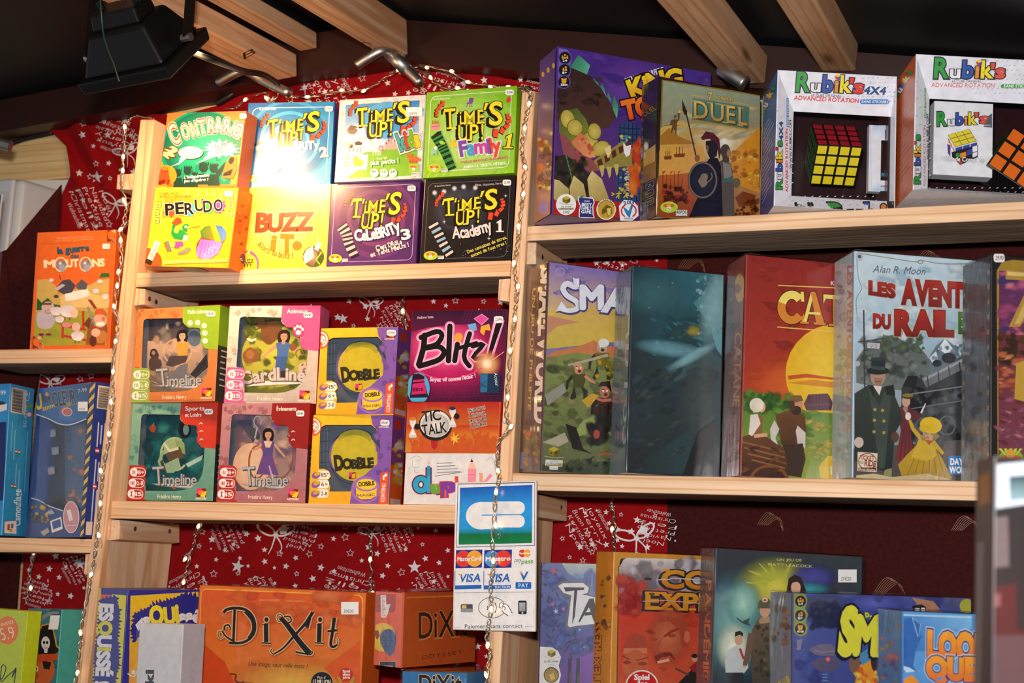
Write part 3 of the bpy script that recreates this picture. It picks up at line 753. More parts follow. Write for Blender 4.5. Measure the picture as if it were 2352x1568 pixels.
mk('cardline','window_box','cream window box with bright pink corner flap and a paw print',((514.5,922.8),(725.8,925.2),(736.2,701.4),(526.5,702.4)),Y0+.01,.05,'#d8cdb8',B['tl_pink'].top+.0006,group=GT,open_front=True)

mk('dob2','window_box','lower of the two yellow and purple window boxes with a round tin',((707.6,1153.5),(892.8,1157),(902.5,953),(719.6,953)),Y0+.012,.05,'#e9b21c',zs('L2',708),group=GT,open_front=True)

mk('dob1','window_box','upper of the two yellow and purple window boxes with a round tin',((724.8,950.3),(903.2,950.3),(915.2,750.6),(737.2,754)),Y0+.012,.05,'#e9b21c',B['dob2'].top+.0006,group=GT,open_front=True)

mk('duplik','game_box','white box with multicoloured letters, partly behind the bank card sign',((925,1159),(1137,1161),(1144,1040),(932,1041.6)),Y0+.012,.06,'#dcd9d4',zs('L2',924)+.001,yaw=0.)

mk('tictalk','game_box','flat red box with a round black and white emblem, on the white box',((930,1039),(1143,1038),(1152,922),(934.2,923.8)),Y0+.012,.06,'#d43e22',B['duplik'].top+.0006,yaw=0.)

mk('blitz','game_box','dark magenta box with large black brush lettering, on the red box',((934.8,920.4),(1156.3,919.3),(1166.6,710.3),(945.2,713.7)),Y0+.012,.06,'#3a1030',B['tictalk'].top+.0006,yaw=math.radians(2))

# left bay

mk('mouton','game_box','orange box with cartoon sheep, alone on its shelf',((67.9,800),(251.8,798.5),(267.1,527.5),(84.5,533.9)),Y0+.014,.06,'#e8641e',zs('A1',68))

mk('voleur','window_box','dark blue window box edged with yellow and black hazard stripes',((58.7,1232.5),(195,1236),(217,878),(87,890.7)),Y0+.05,.05,'#1d3f80',zs('A2',59)+.0015,yaw=math.radians(-17),open_front=True)

# right bay, upper shelf

mk('tokyo','game_box','large violet box with brown and green scaly artwork and award badges',((1266,516),(1625,500),(1637.8,164.2),(1281.4,109.5)),Y0-.055,.07,'#4a2f86',zs('R1',1266),lb=1240.7)

mk('duel','game_box','slim sand coloured box with a helmeted warrior and spear',((1507.3,503.8),(1745.9,495.4),(1748.7,217.5),(1514.3,176.8)),Y0-.012,.05,'#171310',zs('R1',1507),lb=1475)

mk('rubik4','window_box','white window box with a four by four puzzle cube inside',((1777,478.5),(2052,470),(2064,172.6),(1785.6,164.2)),Y0-.03,.118,'#e2e4ea',zs('R1',1777)+.002,open_front=True,lb=1752)

mk('rubik3','window_box','larger white window box with orange side, partly out of the frame',((2095.7,468.7),(2388,460),(2400,134),(2104,130.5)),Y0-.045,.118,'#e2e4ea',zs('R1',2096)+.010,wadd=.075,open_front=True,lb=2055)

# right bay, middle shelf

GR='tall shrink wrapped boxes on the middle shelf'

mk('small','game_box','box with yellow sunset sky and fighting fantasy warriors, nearest the post',((1241.6,1085),(1500,1088),(1515,634),(1260,604)),Y0-.045,.075,'#4a2c1c',zs('R2',1242),group=GR,lb=1211)

mk('abyss','game_box','dark teal box without any title, a pale glowing eye on its front',((1438.4,1087),(1649.8,1093),(1668,627.8),(1450.6,614.3)),Y0-.035,.07,'#0c2a33',zs('R2',1438),group=GR,lb=1417)

mk('catan','game_box','red box with a large yellow sun and two settlers',((1701.2,1095.3),(1990,1100),(2005,610.5),(1711.5,587)),Y0-.02,.075,'#8d1f17',zs('R2',1701),group=GR,lb=1672.7)

mk('rail','game_box','pale sky blue box with a man in a top hat and a steam locomotive',((1958.5,1099.4),(2285,1105),(2290,600),(1960.5,578.8)),Y0-.02,.075,'#a9c6d6',zs('R2',1958),group=GR,lb=1917.7)

mk('seven','game_box','black edged box with purple sunset and a golden numeral, cut by the frame',((2279,1101),(2520,1107),(2520,615),(2273,580.8)),Y0-.025,.075,'#15151a',zs('R2',2279),group=GR,lb=2211.7)

# right bay, lowest shelf

mk('takenoko','game_box','blue and violet box with bamboo leaves, beside the bank card sign',((1232,1800),(1410,1800),(1420,1296),(1241,1291.5)),Y0+.11,.06,'#2f3f7c',ZB,yaw=math.radians(10))

mk('colt','game_box','orange edged box with a red portrait of a moustached man',((1393,1800),(1640,1800),(1655,1275),(1410,1269.7)),Y0+.02,.05,'#cf8a35',ZB,lb=1370.6)

mk('pandemic','game_box','dark grey and teal box with a paramedic in a helmet and a price label',((1627,1800),(1965,1800),(1990.6,1275),(1639.5,1262.8)),Y0+.02,.06,'#1b2430',ZB,lb=1611)

mk('smash','game_box','blue and violet box with robots and large yellow lettering',((1822,1800),(2240,1800),(2235,1375),(1819,1359.8)),Y0-.075,.07,'#2a356e',ZB,lb=1770)

mk('loony','game_box','bright blue box with round orange lettering',((2076,1800),(2440,1800),(2440,1417),(2070.9,1404.8)),Y0-.19,.075,'#2b6fb5',ZB,lb=2017)

# middle bay, lowest shelf

mk('esquisse','game_box','yellow and violet box with scribbled lettering on its narrow end',((262,1800),(438,1800),(462,1353),(294.7,1357)),Y0-.11,.085,'#2c2c86',ZB,yaw=math.radians(68))

mk('white','game_box','plain white carton with black letters standing before the scribbled box',((298,1800),(401,1800),(420.8,1433),(321,1431.7)),Y0-.115,.05,'#c9c6c2',ZB,yaw=math.radians(-6))

mk('dixit','game_box','large orange box with curly black lettering and a white price label',((425,1800),(815,1800),(842.3,1359.9),(459,1345.2)),Y0-.02,.075,'#e0641c',ZB,yaw=math.radians(6))

mk('dixit3','game_box','blue box lying under the dark orange box, only its top edge in view',((920,1700),(1113,1700),(1119,1547),(922.6,1540)),Y0-.035,.15,'#2a6a9c',ZB,yaw=0.,wadd=-.03)

mk('odyssey','game_box','dark orange box turned aside so that its end with a hot air balloon faces out',((923,1538),(1094,1514),(1094,1357),(926.3,1361.7)),Y0-.02,.06,'#c8501a',B['dixit3'].top+.003,lb=842)

# left bay, lowest shelf

mk('pirate','game_box','box with a pirate in a skull hat, teal side',((40,1800),(118,1800),(142,1399.6),(63,1397)),Y0+.02,.1,'#3f9f92',ZB,yaw=math.radians(-12))

mk('lime','game_box','lime green box with an orange age badge beside the pirate box',((-110,1800),(34,1800),(60,1399.6),(-60,1398)),Y0-.03,.03,'#b5c41e',ZB,yaw=math.radians(-8))

mk('camo','window_box','light blue box with bar code beside the hazard striped box, cut by the frame',((-120,1231),(7,1231.6),(22,881.5),(-95,884)),Y0+.018,.075,'#2f86c4',zs('A2',0),yaw=math.radians(8))
# ------------------------------------------------------------------ covers of the square party games

LOGO3=((1205,175),(1670,100),(1310,400))

def repos(a,x,y,k=1.,label=True):

    a.e('#b4d435',x,y,62*k,40*k);

    for i in range(9):

        q=math.radians(200+i*17);a.p('#d6e25a',[(x,y),(x+60*k*math.cos(q),y+38*k*math.sin(q)),(x+60*k*math.cos(q+.12),y+38*k*math.sin(q+.12))])

    a.e('#e06a2c',x-2*k,y-12*k,40*k,13*k);a.e('#f3c23a',x-2*k,y-20*k,16*k,14*k);a.ring('#c23b22',x-2*k,y-12*k,40*k,13*k,4*k)

    a.r('#f4f0ea',x-15*k,y-4*k,x+13*k,y+24*k,5*k);a.e('#c4302a',x-6*k,y+8*k,4*k);a.e('#c4302a',x+5*k,y+15*k,4*k)

    if label:

        a.r('#e9e7e2',x+62*k,y+2*k,x+118*k,y+30*k,2);a.t('REPOS',x+66*k,y+20*k,x+114*k,y+20*k,13*k,'#222',off=.02)

def rays(a,pts,s0,s1):

    n=len(pts)

    for i,(x,y,r) in enumerate(pts):

        s=s0+(s1-s0)*i/(n-1);q=math.radians(r);c,sn=math.cos(q),math.sin(q)

        for col,o,e in (('#15110f',-6,4),('#e8492e',0,0)):

            w,h=s*.62+e,s+e

            a.p(col,[(x+o+dx*w/2*c-dy*h/2*sn,y-o*.5+dx*w/2*sn+dy*h/2*c) for dx,dy in ((-1,-1),(1,-1),(1,1),(-1,1))])

def logo(a,dst,yel='#f2dd2e'):

    A,b=a.A.copy(),a.b.copy();a.map3(LOGO3,dst)

    sh=[(.04,'#14100d',-dx*1.5,dx*1.1) for dx in (13,10,7,4)]+[(.04,'#14100d')]

    rays(a,((1203,135,8),(1180,158,20),(1160,182,50),(1152,205,75),(1150,228,95)),40,24)

    rays(a,((1600,330,10),(1655,305,25),(1690,272,45),(1705,240,60),(1706,212,75),(1698,190,80)),62,26)

    a.t("T",1212,318,1296,306,140,yel,off=.012,ol=sh,sh=.14,gap=0)

    for tx,x0,x1,y0,h in (('i',1328,1342,284,100),('M',1362,1448,280,98),('E',1466,1518,268,100)):a.t(tx,x0,y0,x1,y0-(x1-x0)*.1,h,yel,off=.012,ol=sh,sh=.14)

    a.p('#14100d',[(1520,112),(1562,104),(1530,172),(1508,176)]);a.p(yel,[(1528,116),(1556,110),(1530,164),(1514,168)])

    a.t("S",1556,274,1652,264,164,yel,off=.02,ol=sh,sh=.16)

    for tx,x0,x1,y0 in (('U',1310,1380,402),('P',1400,1462,392),('!',1488,1502,382)):a.t(tx,x0,y0,x1,y0-(x1-x0)*.1,112,yel,off=.015,ol=sh,sh=.16)

    # serifs

    for x,y,w in ((1262,316,70),(1345,276,34),(1408,272,30),(1472,266,26),(1392,396,40)):

        a.p(yel,[(x-w/2,y-8),(x+w/2,y-13),(x+w/2+2,y+1),(x-w/2-4,y+5)])

    for x,y,w,h in ((1212,196,14,30),(1316,176,14,30)):a.p(yel,[(x-w/2,y-6),(x+w/2,y-8),(x+w/2-8,y+h),(x-w/2-8,y+h)])

    a.A,a.b=A,b

def sock(a,pts,w0,w1,cols,n,hole=None):

    P=[np.array(q,float) for q in smooth_path(pts,max(2,n//(len(pts)-1)+1))];m=len(P)

    for i in range(m-1):

        t=P[i+1]-P[i];t /= max(1e-6,np.linalg.norm(t));nn=np.array([-t[1],t[0]]);wa,wb=[w0+(w1-w0)*k/(m-1) for k in (i,i+1)]

        a.p(cols[i % len(cols)],[P[i]+nn*wa/2,P[i+1]+nn*wb/2+t*2,P[i+1]-nn*wb/2+t*2,P[i]-nn*wa/2]);a.lay -= .6

    a.lay=math.ceil(a.lay)

def one(a,x,y,h,col,g=0,sl=.18):

    q=lambda u,v:(x+u*h+sl*v*h,y-v*h)

    e=g/h

    a.p(col,[q(-.12-e,-e),q(-.12-e,.72-.0),q(-.26-e,.70-e),q(-.26-e,.8+e),q(.06+e,1+e),q(.12+e,1+e),q(.12+e,-e)]);a.p(col,[q(-.32-e,-e),q(-.32-e,.1+e),q(.32+e,.1+e),q(.32+e,-e)])

# --- orange and green box with balloons

b=B['contrario'];a=b.a.z(300,230,3.824)

a.fill('#e7682b','#e0602a','#ef9a2e','#f0922c')

a.e('#0f7d63',630,430,372,345,rot=-8);a.e('#0c5b4b',640,420,350,318,rot=-8,c2='#2c9c80');a.e('#e7682b',620,760,330,60,rot=-4)

a.p('#ee8d2c',[(860,500),(1000,470),(940,735),(800,740)]);a.p('#1b9a78',[(420,500),(900,380),(880,740),(420,745)],'#0f6b56',(600,400),(600,745))

a.scat(['#2aa183','#167a63'],480,430,860,720,26,14,34,3)

for x,y,s in ((415,640,30),(500,620,34),(640,590,40),(730,600,36),(560,660,24)):

    a.e('#14342c',x,y,s,s*1.1);a.p('#14342c',[(x-s*1.5,y+150),(x-s*1.1,y+s*1.4),(x+s*1.1,y+s*1.4),(x+s*1.5,y+150)])

    for k in range(5):a.p('#14342c',[(x-s+k*s*.45,y-s*.6),(x-s*.8+k*s*.45,y-s*1.5),(x-s*.5+k*s*.45,y-s*.6)])

a.p('#14342c',[(745,640),(830,540),(845,560),(770,680)])

sh=[(.13,'#efe6d8'),(.10,'#b34a1e'),(.055,'#5a2411')]

for o_,c_ in ((.105,'#efe6d8'),(.08,'#b34a1e'),(.045,'#5a2411'),(.02,'#f3ecae')):

    for tx,x0,y0,x1,y1,h in (('C',372,388,440,366,166),('O',466,340,524,326,122),('N',548,322,602,308,120),('T',614,302,672,290,124),('R',694,282,742,276,104),('A',752,280,808,280,104),('R',866,282,820,278,112),('i',886,292,894,298,108),('O',912,322,958,340,92)):a.t(tx,x0,y0,x1,y1,h,c_,off=o_,up=(-.05,-1) if x0>x1 else None)

a.t('RA',690,285,810,275,112,'#f3ecae',off=.035,ol=sh,gap=.05,jit=.2);a.t('R',866,282,812,276,112,'#f3ecae',off=.035,ol=sh,up=(-.05,-1));a.t('iO',872,290,950,330,118,'#f3ecae',off=.035,ol=sh)

a.e('#2c1a10',528,462,113,58);a.e('#f4e4da',527,460,108,54);a.p('#f4e4da',[(440,500),(490,510),(430,560),(350,585),(425,548)])

a.t('Éteindre',465,475,605,470,30,'#6a5348',off=.0);a.t("l'eau ?",480,512,580,506,28,'#6a5348')

a.burst('#f5f1ea',795,425,165,82,15,.68,.1,5);a.p('#f5f1ea',[(700,460),(760,490),(570,560),(665,510),(640,512)])

a.t('ALLUMER',735,415,862,405,34,'#4a4642',off=.025,gap=.05);a.t('LE FEU !',742,462,850,455,36,'#4a4642',off=.025)

a.p('#e5652a',[(830,560),(880,490),(930,495),(935,600),(900,690),(800,685)]);a.e('#1a1512',885,530,22,34,rot=20);a.p('#1a1512',[(820,640),(900,600),(880,660),(810,665)])

a.e('#f07c22',310,660,95,90);a.p('#c4441e',[(235,735),(265,600),(330,600),(350,740)]);a.e('#e4632a',300,600,28,18);a.scat(['#5a1d10','#7a2a14'],250,705,335,742,8,8,16,9)

a.ln('#5a1d10',[(270,620),(300,632),(330,620)],6);a.t('?',330,480,380,500,80,'#f1dc8a',off=.04,ol=[(.08,'#6b3a14')]);a.t('?',285,480,345,525,60,'#f1dc8a',off=.04,ol=[(.08,'#6b3a14')])

a.t("L'indispensable",470,690,690,668,24,'#f2efe6',off=.02,sh=.15);a.t("jeu d'apéro !",470,722,680,705,24,'#f2efe6',off=.02,sh=.15)

b.done().sticker('27,99€',958,116,1018,162,14)

# --- yellow box with toucan and cut-out window

b=B['perudo'];a=b.a.z(300,230,3.824)

a.fill('#eec832','#e9b828','#e8a41e','#eab31f')

a.p('#d88f22',[(300,860),(840,840),(800,1010),(270,1040)])

for x,y in ((470,800),(560,815),(640,820),(700,815),(760,830)):a.t('JODUS'[int(x) % 5],x,y+20,x+40,y+18,44,'#e6d35a',off=.02)

for i in range(13):

    x,y=290+(i % 5)*110+(i//5)*20,1010+(i//5)*70;a.ln('#dfa51c',[(x,y),(x+80,y-6),(x+78,y+40),(x+25,y+42),(x+25,y+20),(x+55,y+18)],9)

for s_,x,y in [(1,250,915),(1,236,985),(1,235,1055),(-1,885,860),(-1,890,925),(-1,878,1000)]:

    a.r('#f3dc52',x-38,y-30,x+38,y+34,sk=.1);a.ln('#3a2c12',[(x-20,y-22),(x+22,y-26),(x+18,y+24),(x-18,y+26),(x-16,y+2),(x+2,y)],7)

a.t('COSIMO MAZA',250,832,425,828,20,'#a5461a',off=.02,sh=.2);a.t('ALFREDO FERNANDINI',250,858,530,852,20,'#a5461a',off=.02,sh=.2)

for ch,x,y,c in zip('PERUDO',(312,402,482,572,645,738),(1012,1000,1005,975,985,975),('#d84a2c','#e7862a','#3a8fc4','#e8c21e','#39a33c','#c23b9c')):

    a.burst(c,x+38,y-45,62,66,9,.8,.1,int(x))

for ch,x,y,c in zip('PERUDO',(312,402,482,572,645,738),(1012,1000,1005,975,985,975),('#d84a2c','#e7862a','#3a8fc4','#e8c21e','#39a33c','#c23b9c')):

    a.t(ch,x,y,x+72,y-6,96,'#17130f',off=.03,ol=[(.06,'#f0e4d0')],jit=.1)

a.ln('#1d7d3c',[(420,1190),(375,1130),(385,1080),(440,1050)],34,26);a.p('#c2432a',[(360,1080),(400,1030),(440,1035),(452,1075),(400,1100)])

a.p('#1f8a42',[(365,1120),(455,1140),(505,1180),(470,1230),(380,1215),(355,1170)]);a.e('#f2cf3a',402,1142,22,26);a.e('#1c8540',488,1120,36,34)

a.p('#e9a92a',[(500,1110),(560,1080),(610,1095),(600,1110),(540,1118),(552,1180),(500,1150)]);a.ln('#6a3a10',[(505,1130),(545,1118),(605,1108)],4);a.e('#f2ead8',485,1112,12)

a.p('#efe1c4',[(470,1180),(510,1190),(490,1240),(455,1230)]);a.r('#c5459c',375,1240,462,1300,18);a.p('#f0d23a',[(350,1260),(395,1250),(385,1290),(340,1290)]);a.p('#f0d23a',[(430,1290),(465,1285),(470,1320),(440,1330)])

a.p('#a9643a',[(290,1250),(330,1235),(358,1325),(320,1330)]);a.p('#3f7fb0',[(318,1235),(332,1235),(362,1325),(348,1330)]);a.p('#d2844a',[(412,1340),(500,1290),(528,1300),(500,1345),(430,1358)]);a.ln('#3f7fb0',[(415,1352),(470,1340),(525,1306)],9)

hole=[(620,1200),(610,1150),(650,1110),(720,1095),(800,1105),(838,1150),(836,1210),(808,1255),(790,1300),(770,1345),(700,1390),(640,1396),(590,1375),(572,1330),(580,1260)]

a.p('#6e4a18',hole);a.p('#3f6f2a',[(620,1200),(610,1150),(650,1110),(720,1096),(760,1180),(740,1235)],'#8a7a22',(640,1150),(740,1200));a.p('#e0a41e',[(700,1100),(750,1098),(800,1250),(740,1235)])

a.p('#2f5fb0',[(745,1098),(800,1105),(838,1150),(836,1210),(806,1250)],'#5c86cc',(760,1100),(830,1200));a.p('#d95fc4',[(590,1280),(615,1220),(740,1235),(806,1255),(770,1345),(700,1390),(640,1396),(590,1375),(572,1330)],'#e88ad6',(600,1250),(700,1390))

for k in range(5):a.ln('#b848a4',[(640+k*26,1230+k*4),(600+k*34,1385-k*14)],4)

a.t('AVEN',650,1390,760,1300,44,'#f0aee6',off=.0)

a.e('#d8571e',110,1420,165,125);a.ring('#f2d23c',110,1420,185,145,16,-90,10);a.ln('#f1e9d4',[(160,1420),(240,1240)],52);a.ln('#3b2a14',[(150,1440),(168,1400)],60);a.t('PERUDO',182,1400,240,1270,22,'#7a3b18')

a.p('#f2de62',[(300,1405),(860,1390),(850,1420),(300,1438)])

b.a.on('R');a.e('#6a2c5c',*a.px(.6,.82),20,44);a.t('6+',a.px(.42,.85)[0],a.px(.42,.85)[1],a.px(.8,.85)[0],a.px(.8,.85)[1],20,'#eee');a.scat(['#f0a04a','#c8521c'],a.px(0,.1)[0],a.px(0,.1)[1],a.px(1,.6)[0],a.px(1,.6)[1],16,8,16,2)

a.on('B');a.uvr('#f0e2c8',.36,.1,.62,.9);[a.uvr('#5c4a38',.37+i*.016,.15,.375+i*.016+(i % 3)*.003,.85) for i in range(15)];a.on('F')

b.done().sticker('19,99€',822,795,898,845,16)

# --- blue ringed box

def rings(a,cx,cy,cols,r0,dr,n,asp=1.):

    for i in range(n,0,-1):a.e(cols[i % len(cols)],cx,cy,r0+dr*i,(r0+dr*i)*asp,n=40)

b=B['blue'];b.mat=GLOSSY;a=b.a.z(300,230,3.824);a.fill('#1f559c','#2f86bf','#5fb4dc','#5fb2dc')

for r,c in ((370,'#3c92c8'),(340,'#2a78b4'),(265,'#4aa6d8'),(235,'#2a7cba'),(170,'#5cb6e2'),(145,'#2f86c2'),(95,'#74c6ea')):a.e(c,1400,350,r,r*.96,n=40)

a.rframe('#dfe9f2',.06,.06,.94,.94,5,.07);a.t('Un jeu de Peter Sarrett',1132,88,1275,84,15,'#e8eef5',off=.01)

logo(a,LOGO3)

sock(a,[(1120,370),(1150,460),(1180,520),(1240,560),(1300,620)],84,60,['#16344a','#4f9dc8','#16344a','#16344a'],8)

a.t('CeLeBRiTy',1255,490,1655,425,64,'#f1e9e2',off=.04,ol=[(.07,'#b9b4bd')],jit=.35,bend=14,seed=3);a.t('2',1672,500,1732,490,80,'#f1e9e2',off=.04,ol=[(.07,'#b98a5a')])

repos(a,1075,690,.8);a.on('R');[a.uvr('#a7c4e6',.4,.15+i*.013,.55+(i % 3)*.08,.156+i*.013) for i in range(22)];a.on('F')

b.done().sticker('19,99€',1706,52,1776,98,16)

# --- pale yellow box

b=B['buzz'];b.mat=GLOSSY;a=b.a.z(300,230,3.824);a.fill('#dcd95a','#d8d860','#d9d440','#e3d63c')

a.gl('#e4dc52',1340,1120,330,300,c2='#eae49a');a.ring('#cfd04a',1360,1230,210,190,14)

a.t('Un jeu de Frédéric',1020,822,1170,818,16,'#b09a4a');

a.t('BUZZ',1105,1150,1590,1140,150,'#7a3a1a',off=.045,ol=[(.09,'#f2eac0'),(.07,'#c89a3c')],jit=.18,sh=.08,seed=8,gap=.02)

a.t('i',1235,1315,1262,1318,130,'#c07a1c',off=.05);a.t('T',1320,1335,1420,1338,150,'#c07a1c',off=.06);a.e('#c07a1c',1462,1278,42,42)

a.t('Alors, tu buzz ?',1105,1275,1430,1390,52,'#8a4a1e',off=.01,bend=-34,jit=.06)

a.e('#c9589a',1030,1440,98,120);a.e('#dcc62e',1034,1445,78,96);a.p('#d9c838',[(985,1480),(980,1400),(1010,1350),(1080,1380),(1085,1460),(1040,1475)]);a.t('BUZZ',985,1430,1080,1425,30,'#4a4412',off=.03,jit=.3);a.t('IT!',1000,1465,1060,1462,28,'#4a4412',off=.03,jit=.3);a.p('#e8e06a',[(1010,1350),(1048,1310),(1048,1350)])

a.e('#5d4a34',1605,1375,94,94,c2='#a58a6a');a.p('#e8e2d8',[(1545,1310),(1600,1280),(1612,1380),(1530,1440),(1515,1370)]);a.p('#3c5c1e',[(1640,1330),(1698,1370),(1670,1440),(1600,1465),(1640,1400)]);a.ln('#a9c83a',[(1680,1330),(1630,1400),(1660,1440)],12);a.ln('#e9e4da',[(1630,1315),(1660,1250)],40)

for k in range(6):a.e('#efeee0',1636+(k % 2)*10,1240-k*18,5-k*.4)

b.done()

# --- white edged children's edition

b=B['kids'];a=b.a.z(740,190,3.484);a.fill('#dcd9d3')

a.scat(['#d0ccc4','#e4e1dc'],140,100,830,790,70,10,22,5)

A4=[(188,178),(780,140),(760,740),(165,770)]

a.p('#2f86c8',A4,'#cfe4ea',(480,150),(470,540));a.e('#58a8da',540,300,210,150);a.e('#3f97d2',540,300,150,105)

a.p('#6fae2c',[(300,690),(330,560),(480,535),(690,530),(765,480),(758,740),(190,765)],'#7fbb34',(400,540),(400,750));a.e('#eef2f0',420,480,90,30);a.e('#eef2f0',640,470,80,26)

for q in ([(195,355),(330,315),(345,425),(200,455)],[(185,470),(335,440),(340,545),(185,570)],[(215,590),(368,575),(355,695),(200,690)]):a.p('#c9e2ec',q);a.frame('#e6f0f2',q,4)

a.blob('#7d6a58',240,385,38,30,3);a.e('#6a5848',235,360,20);a.p('#6a5848',[(205,360),(245,340),(280,350),(280,362),(215,370)]);a.e('#efe4da',255,500,62,34);a.blob('#3a2c26',290,485,28,18,4);a.blob('#3a2c26',230,508,18,14,5);a.e('#e9b6a8',205,495,22,20)

for x in (215,245,280,305):a.r('#c9988a',x,520,x+10,552)

a.e('#e9c42a',290,640,44,30);a.e('#e9c42a',270,605,20);a.p('#d9822a',[(245,605),(258,598),(258,612)])

a.e('#efeae2',430,530,42,26);a.e('#efeae2',405,490,22,20);a.p('#e8c23a',[(380,478),(388,445),(396,474)]);a.ring('#d9568a',470,525,20,24,7);a.ring('#e8a83a',472,525,12,16,5)

for x in (405,425,445,462):a.r('#e2dcd4',x,545,x+9,580)

for x,h in ((505,40),(525,62),(548,84),(572,60),(590,40)):a.r('#c98f86',x,530-h,x+14,530);a.p('#b2443e',[(x-3,530-h),(x+7,508-h),(x+17,530-h)])

a.r('#d2a59a',500,495,600,532)

for k in range(7):a.p('#e9e4dc' if k % 2 else '#c0b4a0',[(160+k*4,670-k*14),(240-k*4,668-k*14),(237-k*4,656-k*14),(163+k*4,658-k*14)])

logo(a,((275,205),(710,150),(375,432)))

a.t('kids',625,540,785,500,130,off=.05,ol=[(.13,'#e9e4dc'),(.075,'#1d1a17')],cols=['#3f9f9a','#cf3a2c','#6fae2e','#e9c62a'],jit=.3,seed=2,gap=.02)

a.e('#d2662c',735,615,45,24,rot=-8);a.e('#d2662c',700,585,22);a.p('#d2662c',[(678,585),(676,562),(696,572)]);a.p('#d2662c',[(765,620),(802,595),(795,630)])

for x in (700,720,750):a.r('#b24f20',x,620,x+9,645)

a.t('Pour les',440,620,520,606,20,'#eef0dc',off=.01);a.t('plus petits !',388,660,610,640,38,'#f3f4e8',off=.03,ol=[(.05,'#4d8420')])

for x,tx in ((418,'4+'),(493,'2-12'),(566,'20')):a.e('#eceae4',x,722,33,34);a.t(tx,x-18,722,x+18,718,20,'#4a4a46',off=.02)

a.r('#9ac23a',692,645,772,716);a.e('#e06a2c',730,672,28,9);a.e('#f0ece6',730,690,12);a.r('#e9e7e2',716,716,776,744);a.t('REPOS',720,736,772,735,14,'#333',off=.02)

b.done().sticker('20€99',672,196,798,268,rect=True,frac=.34,faint=True)

# --- lime green family edition

b=B['family'];a=b.a.z(740,190,3.484);a.fill('#86c022','#7cba1e','#8fc624','#8cc424')

for r,c in ((400,'#8ec63c'),(340,'#9acc46'),(280,'#a2d05a'),(220,'#aad668'),(150,'#b2da78'),(90,'#a8d466')):a.e(c,1180,440,r,r*.98,n=40)

a.fill;a.on('F');[a.ln('#a6d23c',[(830+i*60,770),(880+i*60,700)],14) for i in range(12)]

a.p('#8cc63a',[a.px(.05,.06),a.px(.95,.05),a.px(.95,.08),a.px(.05,.09)])

a.rframe('#e6eed8',.05,.05,.94,.93,5,.06);a.t('Un jeu de Peter Sarrett',888,140,1025,130,14,'#f0f4e4',off=.01)

a.r('#7c4a9c',1170,120,1205,160,6,sk=.2);a.p('#7c4a9c',[(1155,160),(1200,152),(1202,166),(1158,172)]);[a.ln('#7c4a9c',[(x,165),(x+d,195)],5) for x,d in ((1160,-4),(1178,0),(1196,2))]

a.e('#d8392c',1492,136,18,24,rot=20);a.p('#4f8f2a',[(1480,112),(1500,105),(1508,118)])

a.r('#d89a9a',872,330,940,380,8);[a.ln('#c23b3a',[(885+k*11,332),(883+k*11,302)],5) for k in range(5)];a.ln('#c85a5a',[(872,352),(940,346)],6)

logo(a,((970,210),(1450,155),(1090,462)))

sock(a,[(905,410),(950,490),(985,560),(1040,690)],92,66,['#2f8c3a','#172417'],16)

a.p('#172417',[(880,430),(920,392),(955,384),(950,400),(905,440)]);a.e('#9ad04a',960,480,24,14,rot=20)

a.e('#e9c42a',1055,495,30,22);a.e('#e9c42a',1048,468,15);a.p('#e07a2a',[(1024,468),(1036,462),(1036,474)]);a.p('#8fc6b0',[(865,570),(890,530),(905,510),(922,520),(915,585),(900,560),(880,582)]);a.e('#e4e8e0',908,520,14)

a.t('Family',1110,590,1432,545,112,off=.045,ol=[(.1,'#e8e6d8')],cols=['#7a4aa8','#3f9fcf','#c2489c','#7a5ab8','#dd4a3a','#dd4a3a'],jit=.25,seed=5,gap=.03)

one(a,1486,525,118,'#1c1a12',7);one(a,1486,525,118,'#f0da2c',0)

a.t('POUR LES ENFANTS ET LEURS PARENTS...',1110,645,1500,602,16,'#d03a5a',off=.03,jit=.1);a.t('ANIMAUX, OBJETS, MÉTIERS...',1130,686,1485,650,20,'#eef2e0',off=.025,jit=.1)

repos(a,898,685,.9)

b.done().sticker('20,99€',1466,55,1534,98,14)

# --- purple edition

b=B['celeb3'];b.mat=GLOSSY;a=b.a.z(740,190,3.484);a.fill('#5a2a62','#4c2360','#512866','#583070')

for r,c in ((330,'#6a3270'),(290,'#57285f'),(235,'#74386f'),(200,'#5c2b64'),(150,'#7c4076'),(115,'#602d66'),(70,'#864a80')):a.e(c,430,1080,r,r*.98,n=40)

a.rframe('#c9b2cc',.05,.05,.95,.94,4,.06);logo(a,((240,928),(645,880),(310,1165)))

sock(a,[(150,1140),(195,1210),(215,1290),(260,1390)],92,70,['#1d1720','#cdb6c2','#1d1720','#cdb6c2'],14)

a.t('CeLeBRiTy',262,1262,632,1180,82,'#efe6ea',off=.045,ol=[(.08,'#241428')],jit=.3,bend=-22,seed=6,gap=.03);a.t('3',642,1255,705,1245,78,'#efe6ea',off=.04,ol=[(.08,'#241428')])

a.t("C'est DRôLe",435,1342,640,1285,36,'#ece6d4',off=.03,jit=.15);a.t('et TaNt MieUx !',392,1395,695,1310,36,'#ece6d4',off=.03,jit=.15);repos(a,105,1405,.85)

b.done().sticker('19,99€',682,822,748,866,14,tc='#5a3a5a')

# --- black edition

b=B['academy'];b.mat=GLOSSY;a=b.a.z(740,190,3.484);a.fill('#1c1918','#1a1818','#141315','#191618')

a.gl('#33343c',1100,1010,250,210,c2='#575a68');

for x,y,dx,dy in ((900,880,160,260),(1058,845,60,300),(1132,832,30,260),(1225,840,-120,220),(975,870,120,280)):

    a.p('#3d3f4a',[(x-12,y),(x+12,y),(x+dx+60,y+dy),(x+dx-60,y+dy)],'#1e1d20',(x,y),(x+dx,y+dy));a.gl('#8a8f9c',x,y,22,c2='#f4f4f4')

